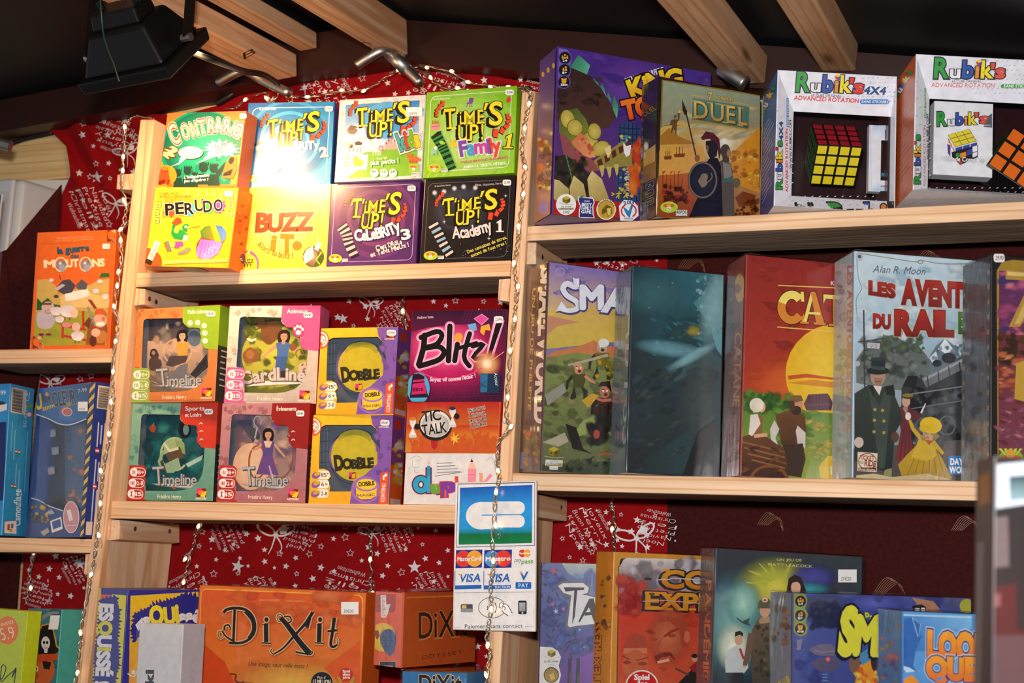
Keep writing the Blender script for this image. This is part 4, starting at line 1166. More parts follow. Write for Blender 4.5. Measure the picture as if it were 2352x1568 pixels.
a.rframe('#76747a',.05,.05,.95,.94,3,.06);a.t('Un jeu de Peter Sarrett',900,834,1028,824,14,'#c8c6c0',off=.01);a.t('Films, chansons, livres',1225,828,1440,812,19,'#d4d0c8')

logo(a,((965,930),(1410,850),(1070,1138)))

sock(a,[(880,1120),(930,1210),(975,1300),(1030,1385)],84,70,['#141314','#d8c9be','#141314','#8fb2cc'],14)

a.t('Academy',1045,1245,1365,1180,92,'#e4dad2',off=.03,ol=[(.055,'#0e0d0d')],jit=.25,bend=-12,seed=7,gap=.03);one(a,1422,1194,100,'#ece4dc',0,0)

a.tl(['Des centaines de titres,'],1165,1365,1480,1245,26,(0,0),col='#d8cc5a',off=.025);a.t('autant de fous rires !',1195,1395,1475,1290,26,'#d8cc5a',off=.025)

a.scat(['#6a6a70','#9a9aa0'],1100,1255,1500,1400,30,2,4,4);a.star('#f0f0f4',1335,1245,18,k=.2,n=4);a.star('#f0f0f4',1468,905,16,k=.2,n=4);a.star('#f4f0ea',976,1112,18,k=.2,n=4);repos(a,868,1382,.9)

b.done().sticker('20,99€',1444,775,1512,822,16)
# ------------------------------------------------------------------ window boxes: card front with an opening, clear film, tin inside

TIN=m_print('embossed_printed_tin',rough=.34,coat=.2,coatr=.2,mott=.12)

def film(b,hole_art,pts,name='window_film',m=None):

    a=b.sub(.0006,1);a.A,a.b=hole_art.A,hole_art.b;a.clip=False;a.p('#fff',pts);return a.build(name,b.root,m or CLEAR)

def person(a,x,y,s,hair='#2a1c18',skin='#d9a888',top='#4f6ea8',skirt=None,lean=0.,arms=((-1.1,.5),(1.1,.6)),hairlen=1.):

    """small drawn figure: head at (x, y), head height s"""

    q=lambda u,v:(x+(u+lean*v)*s,y+v*s)

    a.p(hair,[q(-.62,-.35),q(-.3,-.68),(q(.25,-.7)),q(.6,-.4),q(.7,.2*hairlen),q(.55,.75*hairlen),q(-.55,.75*hairlen),q(-.72,.2)])

    if skirt:a.p(skirt,[q(-.6,2.4),q(.55,2.4),q(1.35,4.6),q(-1.3,4.6)])

    for i,(ax,ay) in enumerate(arms):

        sx=-.62 if i==0 else .62

        a.ln(skin,[q(sx,.95),q(sx+ax*.6,1.7),q(sx+ax*1.3,1.7+ay)],s*.3,s*.2)

    a.p(top,[q(-.8,.85),q(-.25,.68),q(.25,.68),q(.8,.85),q(.62,1.7),q(.58,2.5),q(-.58,2.5),q(-.6,1.7)])

    a.p(skin,[q(-.16,.3),q(.16,.3),q(.2,.8),q(0,1.0),q(-.2,.8)]);a.e(skin,q(0,.05)[0],q(0,.05)[1],s*.38,s*.5)

    a.p(hair,[q(-.42,-.1),q(-.35,-.5),q(.2,-.58),q(.42,-.2),q(.2,-.28),q(-.2,-.25)])

    for u in (-.15,.15):a.e('#2a1a16',q(u,.02)[0],q(u,.02)[1],s*.06,s*.04)

    a.ln('#9c3a34',[q(-.1,.3),q(.1,.3)],max(1,s*.06));return q

TLC=((105,85),(690,60),(88,705))

def timeline(key,corners,body,body2,flap,badge,tabtxt,icons,deep,sky,scene,name='Timeline',tcol='#b9b9b6'):

    b=B[key];Zk=(270,680,2.904)

    # carton sides

    b.a.z(*Zk).map3(TLC,corners);a=b.a

    a.on('R');a.uvr(flap,0,0,1,.42);a.uvr(deep,0,.42,1,1)

    for i in range(7):a.uvr('#cfc8bc',.25,.46+i*.06,.8-(i % 3)*.1,.475+i*.06)

    a.on('T');a.uvr(body,0,0,.58,1);a.uvr(flap,.58,0,1,1);a.on('F')

    b.done()

    # front card

    f=b.sub(0.,1);f.z(*Zk).map3(TLC,corners);f.clip=True

    hole=[(172,172),(178,158),(196,150),(436,147),(434,172),(448,190),(478,192),(486,208),(548,212),(556,228),(562,322),(588,350),(607,352),(604,470),(596,520),(575,565),(530,605),(470,628),(405,636),(215,640),(214,600),(208,545),(212,500),(200,482),(165,478),(160,470)]

    TL,TR,BR,BL=f.px(.008,0),f.px(.992,0),f.px(.992,1),f.px(.008,1)

    f.hole(body,(TL,TR,BR,BL),hole,body2,(150,100),(500,700))

    f.lay=3

    f.scat([body2,body],108,90,165,700,10,10,24,len(key));f.scat([body2],200,95,420,140,8,8,20,4)

    f.t('1041',165,120,235,135,34,body2,off=.0,sh=.1);f.t('1546',345,128,415,120,30,body2)

    f.p(flap,[(440,70),(692,55),(686,356),(590,350),(566,330),(560,235),(545,212),(486,208),(470,188),(440,180),(434,150)])

    for i,(x,y) in enumerate(((484,178),(534,176),(578,196),(582,245),(584,298))):f.e(flap,x,y,34 if i<3 else 32,32)

    f.t(tabtxt[0],470,118,600,112,26,'#f0ece0',off=.02)

    if len(tabtxt)>1:f.t(tabtxt[1],470,158,580,152,24,'#f0ece0',off=.02)

    for i,(x,y) in enumerate(((484,178),(534,176),(578,196),(582,245),(584,298))[5-icons:]):

        if icons==1:continue

        f.e('#f0ece0' if icons>3 else flap,x,y,18,18);f.e(flap,x+3,y-3,8,5);f.ln('#f0ece0',[(x-12,y+6),(x,y-4),(x+12,y+4)],5)

    if icons==1:

        f.e(deep,545,225,38,46);f.e('#f4efe8',545,240,18,16)

        for x,y in ((522,215),(538,200),(556,202),(570,218)):f.e('#f4efe8',x,y,8,12)

    f.p(badge,[(102,480),(200,480),(218,500),(216,535),(206,548),(216,568),(214,600),(204,615),(212,640),(210,690),(230,707),(86,707)])

    for i,tx in enumerate(('8+','2-8','15')):

        y=524+i*70-0;x=158-i*6

        f.r('#f0ece4',x-48,y-30,x+54,y+28,26);f.r(badge,x-44,y-26,x+50,y+24,23);f.e('#f0ece4',x-26,y-1,26,28)

        f.t(tx if not (key=='cardline' and i==0) else '7+',x+4,y+12,x+44,y+10,24,'#f0ece4',off=.02)

        if i==0:[f.r(badge,x-34+k*12,y-12+k*2,x-28+k*12,y+14) for k in range(2)]

        elif i==1:[f.r(badge,x-40+k*10,y-12,x-34+k*10,y+12) for k in range(3)]

        else:f.p(badge,[(x-34,y-16),(x-18,y-16),(x-24,y),(x-18,y+16),(x-34,y+16),(x-28,y)])

    f.p(body2,[(215,660),(560,650),(560,690),(205,694)]);f.t('Frédéric Henry',297,685,458,682,24,'#f3e9d6',off=.0)

    f.r('#7a1f18',562,612,626,668);f.p('#d9338a',[(562,612),(598,612),(575,650),(562,640)]);f.blob('#ee7a24',596,640,22,18,3);f.p('#f0cc28',[(600,640),(632,625),(618,668),(586,664)]);f.t('ASMODEE',554,684,630,682,12,'#f0e6d4',off=.02)

    f.build('front_panel',b.root,PRINT)

    # the tin

    t=b.sub(.011,1);t.z(*Zk).map3(TLC,corners)

    t.solid('#58616c',.006,b.w-.006,.011,b.d-.006,.008,b.h-.008)

    t.p('#4d5866',[(165,150),(215,150),(210,490),(150,490)]);t.ln('#39424e',[(168,230),(206,230)],3);t.ln('#39424e',[(164,330),(204,330)],3)

    t.q4(sky,[(210,130),(640,130),(640,660),(196,660)]);scene(t)

    # embossed title

    if name=='Timeline':

        t.p('#8f9092',[(248,592),(560,585),(604,600),(560,622),(300,606)]);t.p('#d2d2cf',[(262,594),(550,588),(585,600),(540,612),(330,602)])

        t.t('T',268,606,345,598,120,tcol,off=.0,ol=[(.03,'#4a4a4c',3,3)]);t.t('imeline',332,600,560,590,70,tcol,off=.01,ol=[(.035,'#4a4a4c',3,3)],gap=.06);t.e('#a85a30',408,615,12,9)

    else:

        t.p('#e9e6e0',[(220,600),(330,560),(620,560),(520,575),(400,582)])

        t.t('CardLine',198,588,590,552,78,'#cfc6c2',off=.035,ol=[(.07,'#6a5a54',3,3)],bend=16)

    t.build('tin',b.root,TIN);film(b,f,hole);b.a.z(*Zk);return b

def sc_multi(t):

    t.p('#c9a98c',[(200,300),(640,280),(640,660),(190,660)],'#6b5a4c',(400,300),(400,660));t.scat(['#d4b294','#8b8076','#b89878','#777c80'],215,170,600,600,40,14,40,3)

    t.e('#5d6a78',512,280,52,60);t.ring('#9aa6ae',512,280,52,60,7);t.ring('#cfa77c',400,370,98,90,10)

    t.blob('#3c2c26',245,385,30,34,2);t.blob('#4a372e',250,450,40,55,4);t.e('#a98468',240,378,12,14);t.r('#33302c',340,185,372,215,3)

    person(t,432,262,56,'#1d1614','#dcaa86','#d9a03c',None,arms=((-.9,.1),(.9,.3)),hairlen=1.2)

    t.p('#4a3a34',[(320,460),(350,400),(470,395),(455,440),(365,470)]);t.p('#6d6a72',[(350,540),(400,470),(470,450),(460,520),(380,560)])

    t.p('#221d1b',[(485,520),(595,385),(606,470),(520,545)]);t.frame('#4d4440',[(505,505),(590,405),(596,460),(525,528)],4)

    for k in range(4):t.ln('#6a6058',[(210+k*8,520+k*28),(300+k*30,590+k*14)],9)

def sc_card(t):

    t.e('#a9a83a',400,400,210,200,c2='#c9c84c');t.scat(['#5a6b26','#87902e','#4a5a24','#a8a23a'],220,150,600,600,60,12,32,5)

    t.blob('#7a4f2a',370,240,60,90,3,rot=20);t.blob('#6a4526',310,190,44,34,2);t.ln('#3d2c1c',[(330,175),(400,165),(520,170),(590,150)],16,6,sm=4);t.ln('#3d2c1c',[(290,190),(240,200),(210,170)],14,5,sm=4)

    for x in (440,480,520):t.ln('#3d2c1c',[(x,168),(x-14,110)],9,3)

    t.blob('#8a5c30',250,400,50,55,7);t.e('#a9733e',245,392,26,28);t.e('#e4e0d2',240,300,22,8,rot=25);t.e('#e4e0d2',262,298,22,7,rot=-25)

    q=person(t,455,265,58,'#2b1d16','#d69c74','#4f74b0',None,arms=((-1.3,.9),(.9,-.4)),lean=-.06)

    t.p('#3f62a0',[q(-.6,2.3),q(.62,2.3),q(.3,4.2),q(-.7,4.2)]);t.p('#3a2a20',[q(-.3,4.0),q(.6,3.8),q(.6,4.6),q(-.3,4.6)])

    t.e('#8a5a2c',512,335,20,24);t.ring('#8a5a2c',555,375,26,30,6,120,400);t.blob('#c9b69c',590,470,40,44,4);t.scat(['#7a6a58'],560,440,620,500,12,4,8,3)

def sc_sport(t):

    t.scat(['#16505c','#1f6a70','#2f8480','#12404c'],210,150,620,620,60,18,50,6);t.ring('#a9c290',405,400,100,110,14,40,300)

    t.e('#a4422c',252,240,20,26);t.ln('#c9885c',[(250,225),(258,205)],6);t.blob('#1c3c40',235,380,22,60,3)

    t.e('#1a1a1c',470,240,44,56);t.e('#7fa694',478,240,20,34);t.p('#9fb57c',[(330,330),(430,290),(470,330),(450,390),(400,430),(330,400)]);t.p('#8aa46a',[(400,300),(470,330),(478,400),(430,380)])

    t.p('#5d4a36',[(340,400),(440,350),(470,420),(380,460)]);t.p('#90b18c',[(330,470),(430,420),(450,480),(400,520),(345,520)]);t.ln('#8fae88',[(330,380),(300,450),(320,500)],22,14);t.ln('#c8d6b4',[(330,330),(370,380),(430,360)],18)

    t.p('#a9c4bc',[(480,460),(600,395),(590,430),(500,480)]);t.ln('#5d3a26',[(320,440),(350,520)],12)

def sc_event(t):

    t.scat(['#b58a86','#c9a294','#8d6f86','#d6b49c','#75617c'],210,150,640,620,50,18,50,7);t.e('#d9b090',310,480,120,150,c2='#e4c4a4');t.p('#4a4660',[(210,190),(320,330),(340,290),(300,180)])

    t.blob('#3d4a48',330,270,26,44,2,rot=-30);t.ring('#b9b4bc',345,190,28,36,8,100,400);t.ln('#aaa4b4',[(345,225),(330,300)],10)

    t.ring('#a4552c',350,450,60,110,12);t.ring('#8a4a2c',500,400,90,150,8,-60,120)

    q=person(t,418,270,56,'#17130f','#c7997a','#5a4a86','#6c4a86',arms=((-1.0,.2),(1.1,.8)),hairlen=1.0)

    t.e('#8f6ab0',450,222,12);t.p('#e8c4a0',[q(-.5,.8),q(.5,.8),q(.25,1.5),q(-.25,1.5)]);t.ln('#c9a4c4',[(430,470),(470,600)],10)

timeline('tl_orange',TLC,'#d98a48','#c8763a','#8db32a','#93b33a',('Multi-thèmes',),5,'#3a3430',('#3c3a40','#4a4a54','#8a6a4c','#5a463a'),sc_multi).sticker('15€',592,98,652,136,14)

timeline('cardline',((745,65),(1365,62),(710,705)),'#ddd6c4','#b9aea2','#d5568c','#cf5a8c',('Animaux',),1,'#b23a70',('#43521f','#4d5a22','#7a7a2c','#566424'),sc_card,'Cardline').sticker('15€',1240,108,1302,144,14)

timeline('tl_green',((95,715),(670,710),(60,1360)),'#86b294','#5f9480','#c43a28','#b23024',('Sports','et Loisirs'),3,'#2e3a38',('#123c48','#1c4a54','#2f6a62','#1a3c3c'),sc_sport).sticker('15€',580,752,636,788,14)

timeline('tl_pink',((695,715),(1285,712),(660,1362)),'#bc8688','#a4686e','#8f1f1c','#b5302a',('Événements',),2,'#4a2a2c',('#54485c','#8f8a92','#b08a78','#7a5a50'),sc_event).sticker('15€',1192,762,1246,802,14)

# --- the two yellow and purple boxes with a round tin

DBC=((57,793),(588,793),(22,1375))

def dobble(key,corners,price):

    b=B[key];a=b.a.z(700,680,2.904).map3(DBC,corners)

    a.on('R');a.fill('#6a4090','#7d3a2c');a.uvr('#c4521e',0,.55,1,1);a.scat(['#e9dfd0','#e0b23a','#d8d0c4','#c89a3c'],*[*a.px(.2,.3),*a.px(.9,.75)],22,10,30,3);a.uvr('#c8a8a0',.1,.92,.9,.98);a.uvr('#b8321e',.2,.04,.7,.14)

    a.on('T');a.uvr('#e9b62a',0,0,.8,1);a.uvr('#8a5aa8',.8,0,1,1);a.on('F');b.done()

    f=b.sub(0.,1);f.z(700,680,2.904).map3(DBC,corners)

    hole=[(102,900),(112,872),(140,858),(446,858),(478,890),(498,940),(505,1000),(500,1060),(480,1110),(440,1160),(400,1190),(340,1215),(318,1250),(305,1302),(165,1302),(170,1270),(152,1230),(176,1200),(158,1165),(130,1150),(95,1150)]

    f.hole('#ecbe28',(f.px(.01,0),f.px(.99,0),f.px(.99,1),f.px(.01,1)),hole,'#e6a820',(60,800),(60,1380));f.lay=3

    f.p('#7f57a4',[(440,795),(590,793),(556,1385),(300,1384),(318,1260),(345,1218),(400,1192),(480,1120),(505,1020),(500,950),(480,890),(452,858)])

    f.ln('#e9b42a',[(380,800),(430,825),(450,858)],10);f.scat(['#8a64b0','#7850a0'],470,860,570,1180,14,10,22,5)

    f.e('#e2582a',58,870,54,62,a0=-110,a1=100);f.ring('#f3ece2',58,868,46,52,12,-90,80);f.ring('#f3ece2',62,870,26,30,8,-90,80);f.t('?',58,886,84,884,34,'#f3ece2',off=.03)

    for i,tx in enumerate(('15\'','6+','2-8')):

        y=1196+i*62;f.r('#f3ead2',80-i*3,y-34,166-i*4,y+24,20);f.t(tx,112-i*2,y+8,156-i*3,y+8,24,'#4a4038',off=.01);f.e('#8a5a9c',76-i*3,y-2,30,22,rot=-20);f.e('#d2a43a',84-i*3,y-12,24,12,rot=-20);f.p('#e9b43a',[(60-i*3,y-32),(96-i*3,y-40),(86-i*3,y-20)])

    f.e('#9a6cb4',405,1290,96,90);f.e('#7a4c98',408,1300,78,66);f.p('#e9c42a',[(340,1260),(482,1252),(478,1330),(440,1352),(376,1354),(344,1336)]);f.e('#a274bc',412,1258,76,44);f.e('#ebc92e',412,1254,66,36)

    f.t('DOBBLE',362,1268,464,1258,26,'#2c241a',off=.04,jit=.2);f.t('MAGIC',352,1338,470,1330,16,'#8a6a4a',off=.03,jit=.2)

    f.p('#e0582a',[(505,1180),(556,1168),(548,1385),(492,1385)]);f.p('#f3ede4',[(522,1225),(520,1200),(536,1188),(536,1178),(554,1192),(534,1208),(534,1200),(530,1206),(532,1225)]);f.t('CONTENU',530,1372,540,1250,24,'#f3ede4',off=.02)

    f.r('#6a1f28',505,818,565,866);f.p('#d9338a',[(505,818),(535,818),(520,850),(505,845)]);f.p('#ee9a28',[(530,830),(562,824),(556,862),(526,858)]);f.t('ASMODEE',492,878,560,878,11,'#e9dcc8',off=.02)

    f.build('front_panel',b.root,PRINT)

    t=b.sub(.012,1);t.z(700,680,2.904).map3(DBC,corners);t.clip=True;t.solid('#4c5660',.004,b.w-.004,.016,b.d-.006,.006,b.h-.006)

    t.inset=.015;t.p('#56616c',[(90,850),(510,850),(500,1310),(80,1310)]);[t.ln('#6e7a84',[(108+i*22,880),(104+i*22,1130)],5) for i in range(3)];[t.ln('#3c454e',[(100,900+i*70),(170,895+i*70)],4) for i in range(4)]

    t.build('tray',b.root,m_simple('grey_blister_tray','#56616c',.25)) if False else t.build('tray',b.root,TIN)

    # round tin lid

    t=b.sub(.012,1);t.z(700,680,2.904).map3(DBC,corners);t.clip=False;t.inset=.009

    c0,c1,c2_=t.loc(330,1065,0),t.loc(500,1065,0),t.loc(330,880,0);r=np.linalg.norm(c1-c0);n=40

    for (ya,yb,cc) in ((.009,.03,'#7a5aa6'),):

        o=len(t.V)

        for k in range(n):

            for yy in (ya,yb):t.V.append(np.array([c0[0]+r*math.cos(6.2832*k/n),yy,c0[2]+r*math.sin(6.2832*k/n)]))

        for k in range(n):t.F.append((o+2*k,o+2*k+1,o+2*((k+1) % n)+1,o+2*((k+1) % n)));t.C.append([(*lin(cc),1)]*4)

    t.e('#7a5aa6',330,1065,170,170*abs(np.linalg.norm(c2_-c0)/r)*170/185);t.e('#c9b62c',330,1065,156,168,c2='#d8c438');t.e('#a89e2e',335,950,110,60);t.e('#cbb92e',330,1075,148,150)

    t.t('DOBBLE',205,1155,458,1140,76,'#35301c',off=.07,jit=.25,seed=2,hs=[1.15,.8,.75,.9,.8,.75],gap=.03)

    t.r('#7a1f28',294,1174,342,1220);t.p('#e03a86',[(294,1174),(320,1174),(308,1205),(294,1200)]);t.p('#f0aa28',[(316,1186),(340,1180),(336,1216),(312,1214)])

    t.build('round_tin',b.root,TIN);film(b,f,hole)

b1,b2=B['dob1'],B['dob2']

B['dob2'].a.z(700,680,2.904);B['dob1'].a.z(700,680,2.904)

dobble('dob2',DBC,None);dobble('dob1',((108,215),(625,205),(72,785)),None)

for k_,(x_,y_) in (('dob2',(505,825)),('dob1',(548,225))):

    B[k_].a.z(700,680,2.904);B[k_].sticker('15,90€' if k_=='dob1' else '15€',x_,y_,x_+60,y_+38,12)

# --- dark magenta box

b=B['blitz'];b.mat=GLOSSY;a=b.a.z(700,680,2.904);a.fill('#3a1438','#451a3e','#3a1230','#4a1038')

a.gl('#a01a58',960,380,380,300,c2='#e0286e');a.gl('#e0408a',940,340,260,170,c2='#f46a9c');a.p('#2c0e2c',[(700,100),(1360,90),(1340,180),(1000,190),(820,210),(705,240)],'#54183e',(900,90),(900,230))

for i in range(14):a.ln('#6b1e4c',[(1080+i*20,90),(1040+i*24,180)],2)

for i in range(5):a.ln('#5a1a46',[(1060,100+i*18),(1350,90+i*18)],2)

a.t('Andrew Innes',750,152,858,146,18,'#d2a8bc',off=.02)

a.p('#d84a9a',[(1130,150),(1180,120),(1225,150),(1180,190)]);a.frame('#f0a0cc',[(1130,150),(1180,120),(1225,150),(1180,190)],6);a.p('#6aa8d8',[(1085,190),(1140,178),(1150,225),(1105,240)]);a.p('#e0a83a',[(1175,200),(1230,185),(1240,230),(1205,225),(1195,262),(1170,240)])

W='#f7a8c8'

for col,g in (('#f58ab4',30),('#f9c4d8',14),('#171014',0)):

    for pts,w in (([(800,260),(790,350),(760,455)],38),([(775,275),(880,235),(915,262),(880,320),(810,340)],34),([(810,345),(890,335),(930,370),(900,420),(820,450),(765,465)],36),

                   ([(968,200),(958,430)],36),([(1018,320),(1000,430)],34),([(1100,250),(1062,400),(1098,465)],32),([(1030,345),(1145,312)],26),([(1120,335),(1195,318),(1120,410),(1190,412)],28)):

        a.ln(col,pts,w+g,sm=3);a.e(col,pts[0][0],pts[0][1],(w+g)/2);a.e(col,pts[-1][0],pts[-1][1],(w+g)/2)

    a.p(col,[(1275-g/2,180-g/2),(1318+g/2,178-g/2),(1240+g/2,405+g/2),(1215-g/2,405+g/2)])

a.e('#f0a03a',1026,275,28,30);a.gl('#c8643a',1215,452,90,90,c2='#f6c88a');a.gl('#f8d090',1215,450,40,40,c2='#fff6e0');a.ln('#f0c08a',[(1215,450),(1330,370)],4);a.ln('#e23a8a',[(760,500),(850,540),(960,552),(1080,530),(1180,480)],8,sm=4)

a.t("Soyez vif comme l'éclair !",835,566,1140,540,26,'#f2e6ea',off=.025,bend=-12)

for i in range(12):a.ln('#6a2450',[(850+i*36,690),(960+i*20,580)],2)

for i in range(5):a.ln('#6a2450',[(840,600+i*18),(1320,590+i*18)],2)

a.e('#4aa8d0',757,615,76,105);a.p('#2a1420',[(715,560),(720,520),(760,515),(800,535),(795,560),(825,675),(700,678)]);a.p('#c8266a',[(722,560),(795,552),(812,650),(712,656)]);a.t('Blitz',722,635,790,628,24,'#1c0e14',off=.02);a.ln('#1c0e14',[(715,580),(800,570)],8)

a.r('#17364e',1168,516,1298,645,14);a.p('#2f6a94',[(1170,520),(1220,518),(1216,640),(1172,640)]);a.t('Acteur',1262,512,1272,600,22,'#d4d8dc',off=.0);a.t('VAZ',1172,610,1210,606,40,'#16283a')

b.done().sticker('22,99€',1262,134,1324,176,14)

# --- flat red box

b=B['tictalk'];a=b.a.z(700,680,2.904);a.fill('#c01c12','#bc1a12','#d89028','#d98a2a');a.p('#c82a16',[(665,860),(1320,860),(1310,930),(665,930)],'#e0801e',(900,860),(900,930));a.gl('#e07a2a',870,850,140,110,c2='#f8d870')

for i in range(11):

    x=740+i*52;h=60+((i*37) % 50);a.e('#d2581c',x,1040-h,20,24);a.p('#d2581c',[(x-32,1045),(x-26,1062-h),(x+26,1062-h),(x+34,1045)]);a.ln('#d2581c',[(x-20,1060-h),(x-44,1000-h),(x-30,960-h*.6)],14)

a.burst('#f0c23a',1000,950,40,40,7,.4,.2,3)

a.p('#c2201a',[(838,950),(886,950),(884,1005),(866,1024),(846,1008)]);a.ln('#8a1410',[(862,950),(862,1000)],4)

a.e('#17120f',872,860,112,104);a.e('#e9e4dc',872,852,102,90);a.e('#b9b4ac',872,860,92,78,c2='#efeae2')

a.t('TIC',790,838,908,822,66,'#17120f',off=.02,jit=.15);a.t('TALK',788,928,948,905,66,'#17120f',off=.02,jit=.12)

for x,y,r in ((720,880,0),(985,810,-20)):

    a.r('#e6e2da',x-20,y-60,x+22,y-28,6);a.p('#f0ece4',[(x-18,y-28),(x+18,y-28),(x+4,y),(x+26,y+50),(x-26,y+52),(x-4,y)]);a.e('#e07a3a' if r==0 else '#26324e',x,y-62,22,12);a.e('#17120f',x+28,y-10,18,20);a.r('#d8d4cc',x-24,y+46,x+26,y+64,5)

a.tl(['DES MOTS','À TROUVER,','UN SABLIER','À DÉFIER !'],1092,775,1205,752,22,(4,36),col='#3a1612',off=.02,ol=[(.07,'#f2ece4')],jit=.1)

b.done().wrap()

# --- white box with multicoloured letters

b=B['duplik'];a=b.a.z(700,680,2.904);a.fill('#dedbd6','#d9d6d2')

for p in ([(700,1085),(745,1065),(780,1082),(742,1098)],[(720,1095),(722,1140),(760,1138),(762,1092)],[(705,1140),(690,1150)],[(1210,1100),(1240,1075),(1262,1098),(1250,1120)],[(730,1150),(735,1175),(765,1172)]):a.ln('#8a8884',p,2.2,sm=3)

for i in range(4):a.ln('#5a5856',[(880,1115+i*20),(985+i*18,1110+i*20)],4)

a.ln('#4a4846',[(865,1200),(1050,1172)],3)

[(a.ring(c,775,1256,54+g,58+g,34+2*g),a.ln(c,[(826,1150-g),(826,1312+g)],26+2*g)) for c,g in (('#c23a3a',9),('#17223a',5),('#2f9fc4',0))];a.ln('#2f8fb8',[(826,1130),(824,1200)],20);a.p('#e4b48a',[(818,1120),(828,1096),(838,1120)])

a.t('u',850,1310,905,1308,72,off=.07,col='#58a83a',ol=[(.11,'#c8322c')]);a.t('p',922,1304,1000,1300,86,off=.07,col='#7a3a9c',ol=[(.11,'#c8322c')]);a.ln('#e0602c',[(938,1290),(938,1340)],12)

a.ln('#d8402c',[(1012,1200),(1016,1300)],22);a.r('#e88f9c',1086,1150,1140,1300,sk=.02);a.p('#efb49c',[(1086,1152),(1114,1082),(1142,1152)]);a.p('#2c1a18',[(1104,1106),(1114,1082),(1124,1106)]);a.ln('#c8505c',[(1086,1190),(1140,1188)],3)

a.ln('#e09a7a',[(1175,1180),(1180,1300)],24);a.ln('#e08a9c',[(1245,1190),(1190,1250),(1250,1300)],22)

b.done()

# ------------------------------------------------------------------ left bay

b=B['mouton'];a=b.a.z(0,400,3.137);a.fill('#e06a28','#dc6426');a.frame('#b9683c',[(282,503),(800,488),(768,1232),(240,1240)],3);a.frame('#e8a06a',[(395,452),(676,434),(676,468),(394,480)],3);a.t('Philippe des Pallières',412,470,662,458,18,'#e8a06a')

S=[(270,760),(340,755),(400,800),(420,860),(640,800),(720,760),(788,752),(768,1228),(244,1236)]

a.p('#c9a860',S,'#a8a03a',(500,760),(480,1230));a.p('#d9b878',[(430,880),(600,830),(790,900),(784,960),(440,960)]);a.p('#9a9a34',[(250,1000),(520,980),(775,1000),(766,1228),(242,1236)]);a.e('#8d942e',380,1150,60,30)

a.p('#2c5a2a',[(262,980),(268,890),(300,925),(345,890),(385,935),(435,945),(430,975)]);a.p('#2f6a2c',[(715,745),(730,712),(785,712),(790,740)])

a.ln('#e8e4da',[(470,880),(560,870),(640,850)],70,50);a.p('#4a4650',[(400,825),(450,765),(500,755),(545,800),(520,850),(455,865)]);a.p('#5a5660',[(545,800),(590,755),(632,790),(620,830),(560,830)]);a.p('#b9b4bc',[(390,825),(450,790),(470,800),(420,835)]);a.e('#4a3a3a',405,880,18,12);a.ln('#3a3638',[(435,760),(430,725)],5)

def sheep(a,x,y,s,head='#e4d0c4'):

    a.blob('#c9c2c8',x,y,s,s*.85,3,.14,c2='#e4dee0');a.e(head,x+s*.5,y-s*.25,s*.34,s*.28);a.ln('#5a3a4a',[(x-s*.4,y+s*.8),(x-s*.4,y+s*1.2)],s*.12);a.ln('#5a3a4a',[(x+s*.2,y+s*.8),(x+s*.2,y+s*1.2)],s*.12)

a.blob('#b8aeb8',328,1045,66,78,4,.12);a.e('#c8a89c',345,960,46,44);a.r('#6a4a3a',305,925,372,942,6);a.ring('#8a6a70',348,990,26,14,5);[a.ln('#a89a5a',[(x,1110),(x-4,1150)],9) for x in (305,345)];[a.e('#7a2c56',x,1154,22,9) for x in (298,350)]

sheep(a,405,985,40);sheep(a,490,985,56);a.e('#e0bca8',535,1000,28,36);sheep(a,430,1045,30);sheep(a,690,840,22);sheep(a,760,880,24);sheep(a,370,762,16);sheep(a,718,770,18)

for q in ([(440,1085),(620,1120)],[(445,1160),(620,1195)],[(455,1080),(450,1180)],[(600,985),(600,1110)]):a.ln('#b8322c',q,16)

a.e('#d2848a',480,1085,34,18);a.e('#d8b0a4',548,1100,30,34);sheep(a,560,1165,44);a.p('#8a3a2c',[(630,900),(660,905),(700,965),(680,970)])

a.p('#8a5230',[(620,1228),(630,1110),(680,1040),(770,1080),(776,1140),(752,1228)]);a.e('#b8783c',720,1170,62,48);a.e('#5a3020',670,1200,26,40);a.e('#dca48a',720,1055,50,48);a.e('#e4ae94',690,1140,32,30);a.p('#c9582c',[(682,1010),(690,972),(740,966),(770,1000),(776,1012)]);a.e('#e8e2d8',725,1078,34,14);a.e('#c8705a',745,1040,14,16);a.ln('#8a8488',[(632,955),(685,1090)],16);a.p('#6a3a26',[(600,1080),(640,1030),(660,1050),(640,1110)])

a.t('la guerre',415,570,640,548,44,'#2f5f74',off=.03,jit=.25,seed=3,ol=[(.05,'#1c3a4a',2,2)]);a.t('des',510,604,568,600,30,'#2f5f74',off=.03,jit=.15)

a.t('M',322,672,395,668,50,'#f0dcae',off=.06);a.t('UT',482,668,565,664,50,'#f0dcae',off=.06);a.t('NS',668,664,752,660,50,'#f0dcae',off=.06)

for x,y in ((438,650),(616,648)):a.ring('#f0dcae',x,y,46,54,9,n=40);a.blob('#8a8896',x+2,y,36,30,4);a.e('#a09eac',x+10,y+28,24,26);a.e('#d8d4d8',x-4,y-8,10,10);a.p('#3f8a80',[(x+8,y-26),(x+34,y-18),(x+20,y-4)])

for x,y in ((800,440),(262,1210)):a.scat(['#7a3a24','#d9641e','#e4c49c','#6a2c24'],x-40,y-36,x+40,y+36,16,10,20,3);a.e('#e06a24',x,y,24,30)

b.a.on('R');a.scat(['#b84a1c','#3a2a24','#d8a070'],*a.px(.1,.05),*a.px(.9,.9),14,6,16,4);a.on('F')

b.done().sticker('22€',738,500,792,538,10,tc='#c8b0a0')

# --- hazard striped window box

b=B['voleur'];a=b.a.z(0,860,2.2146)

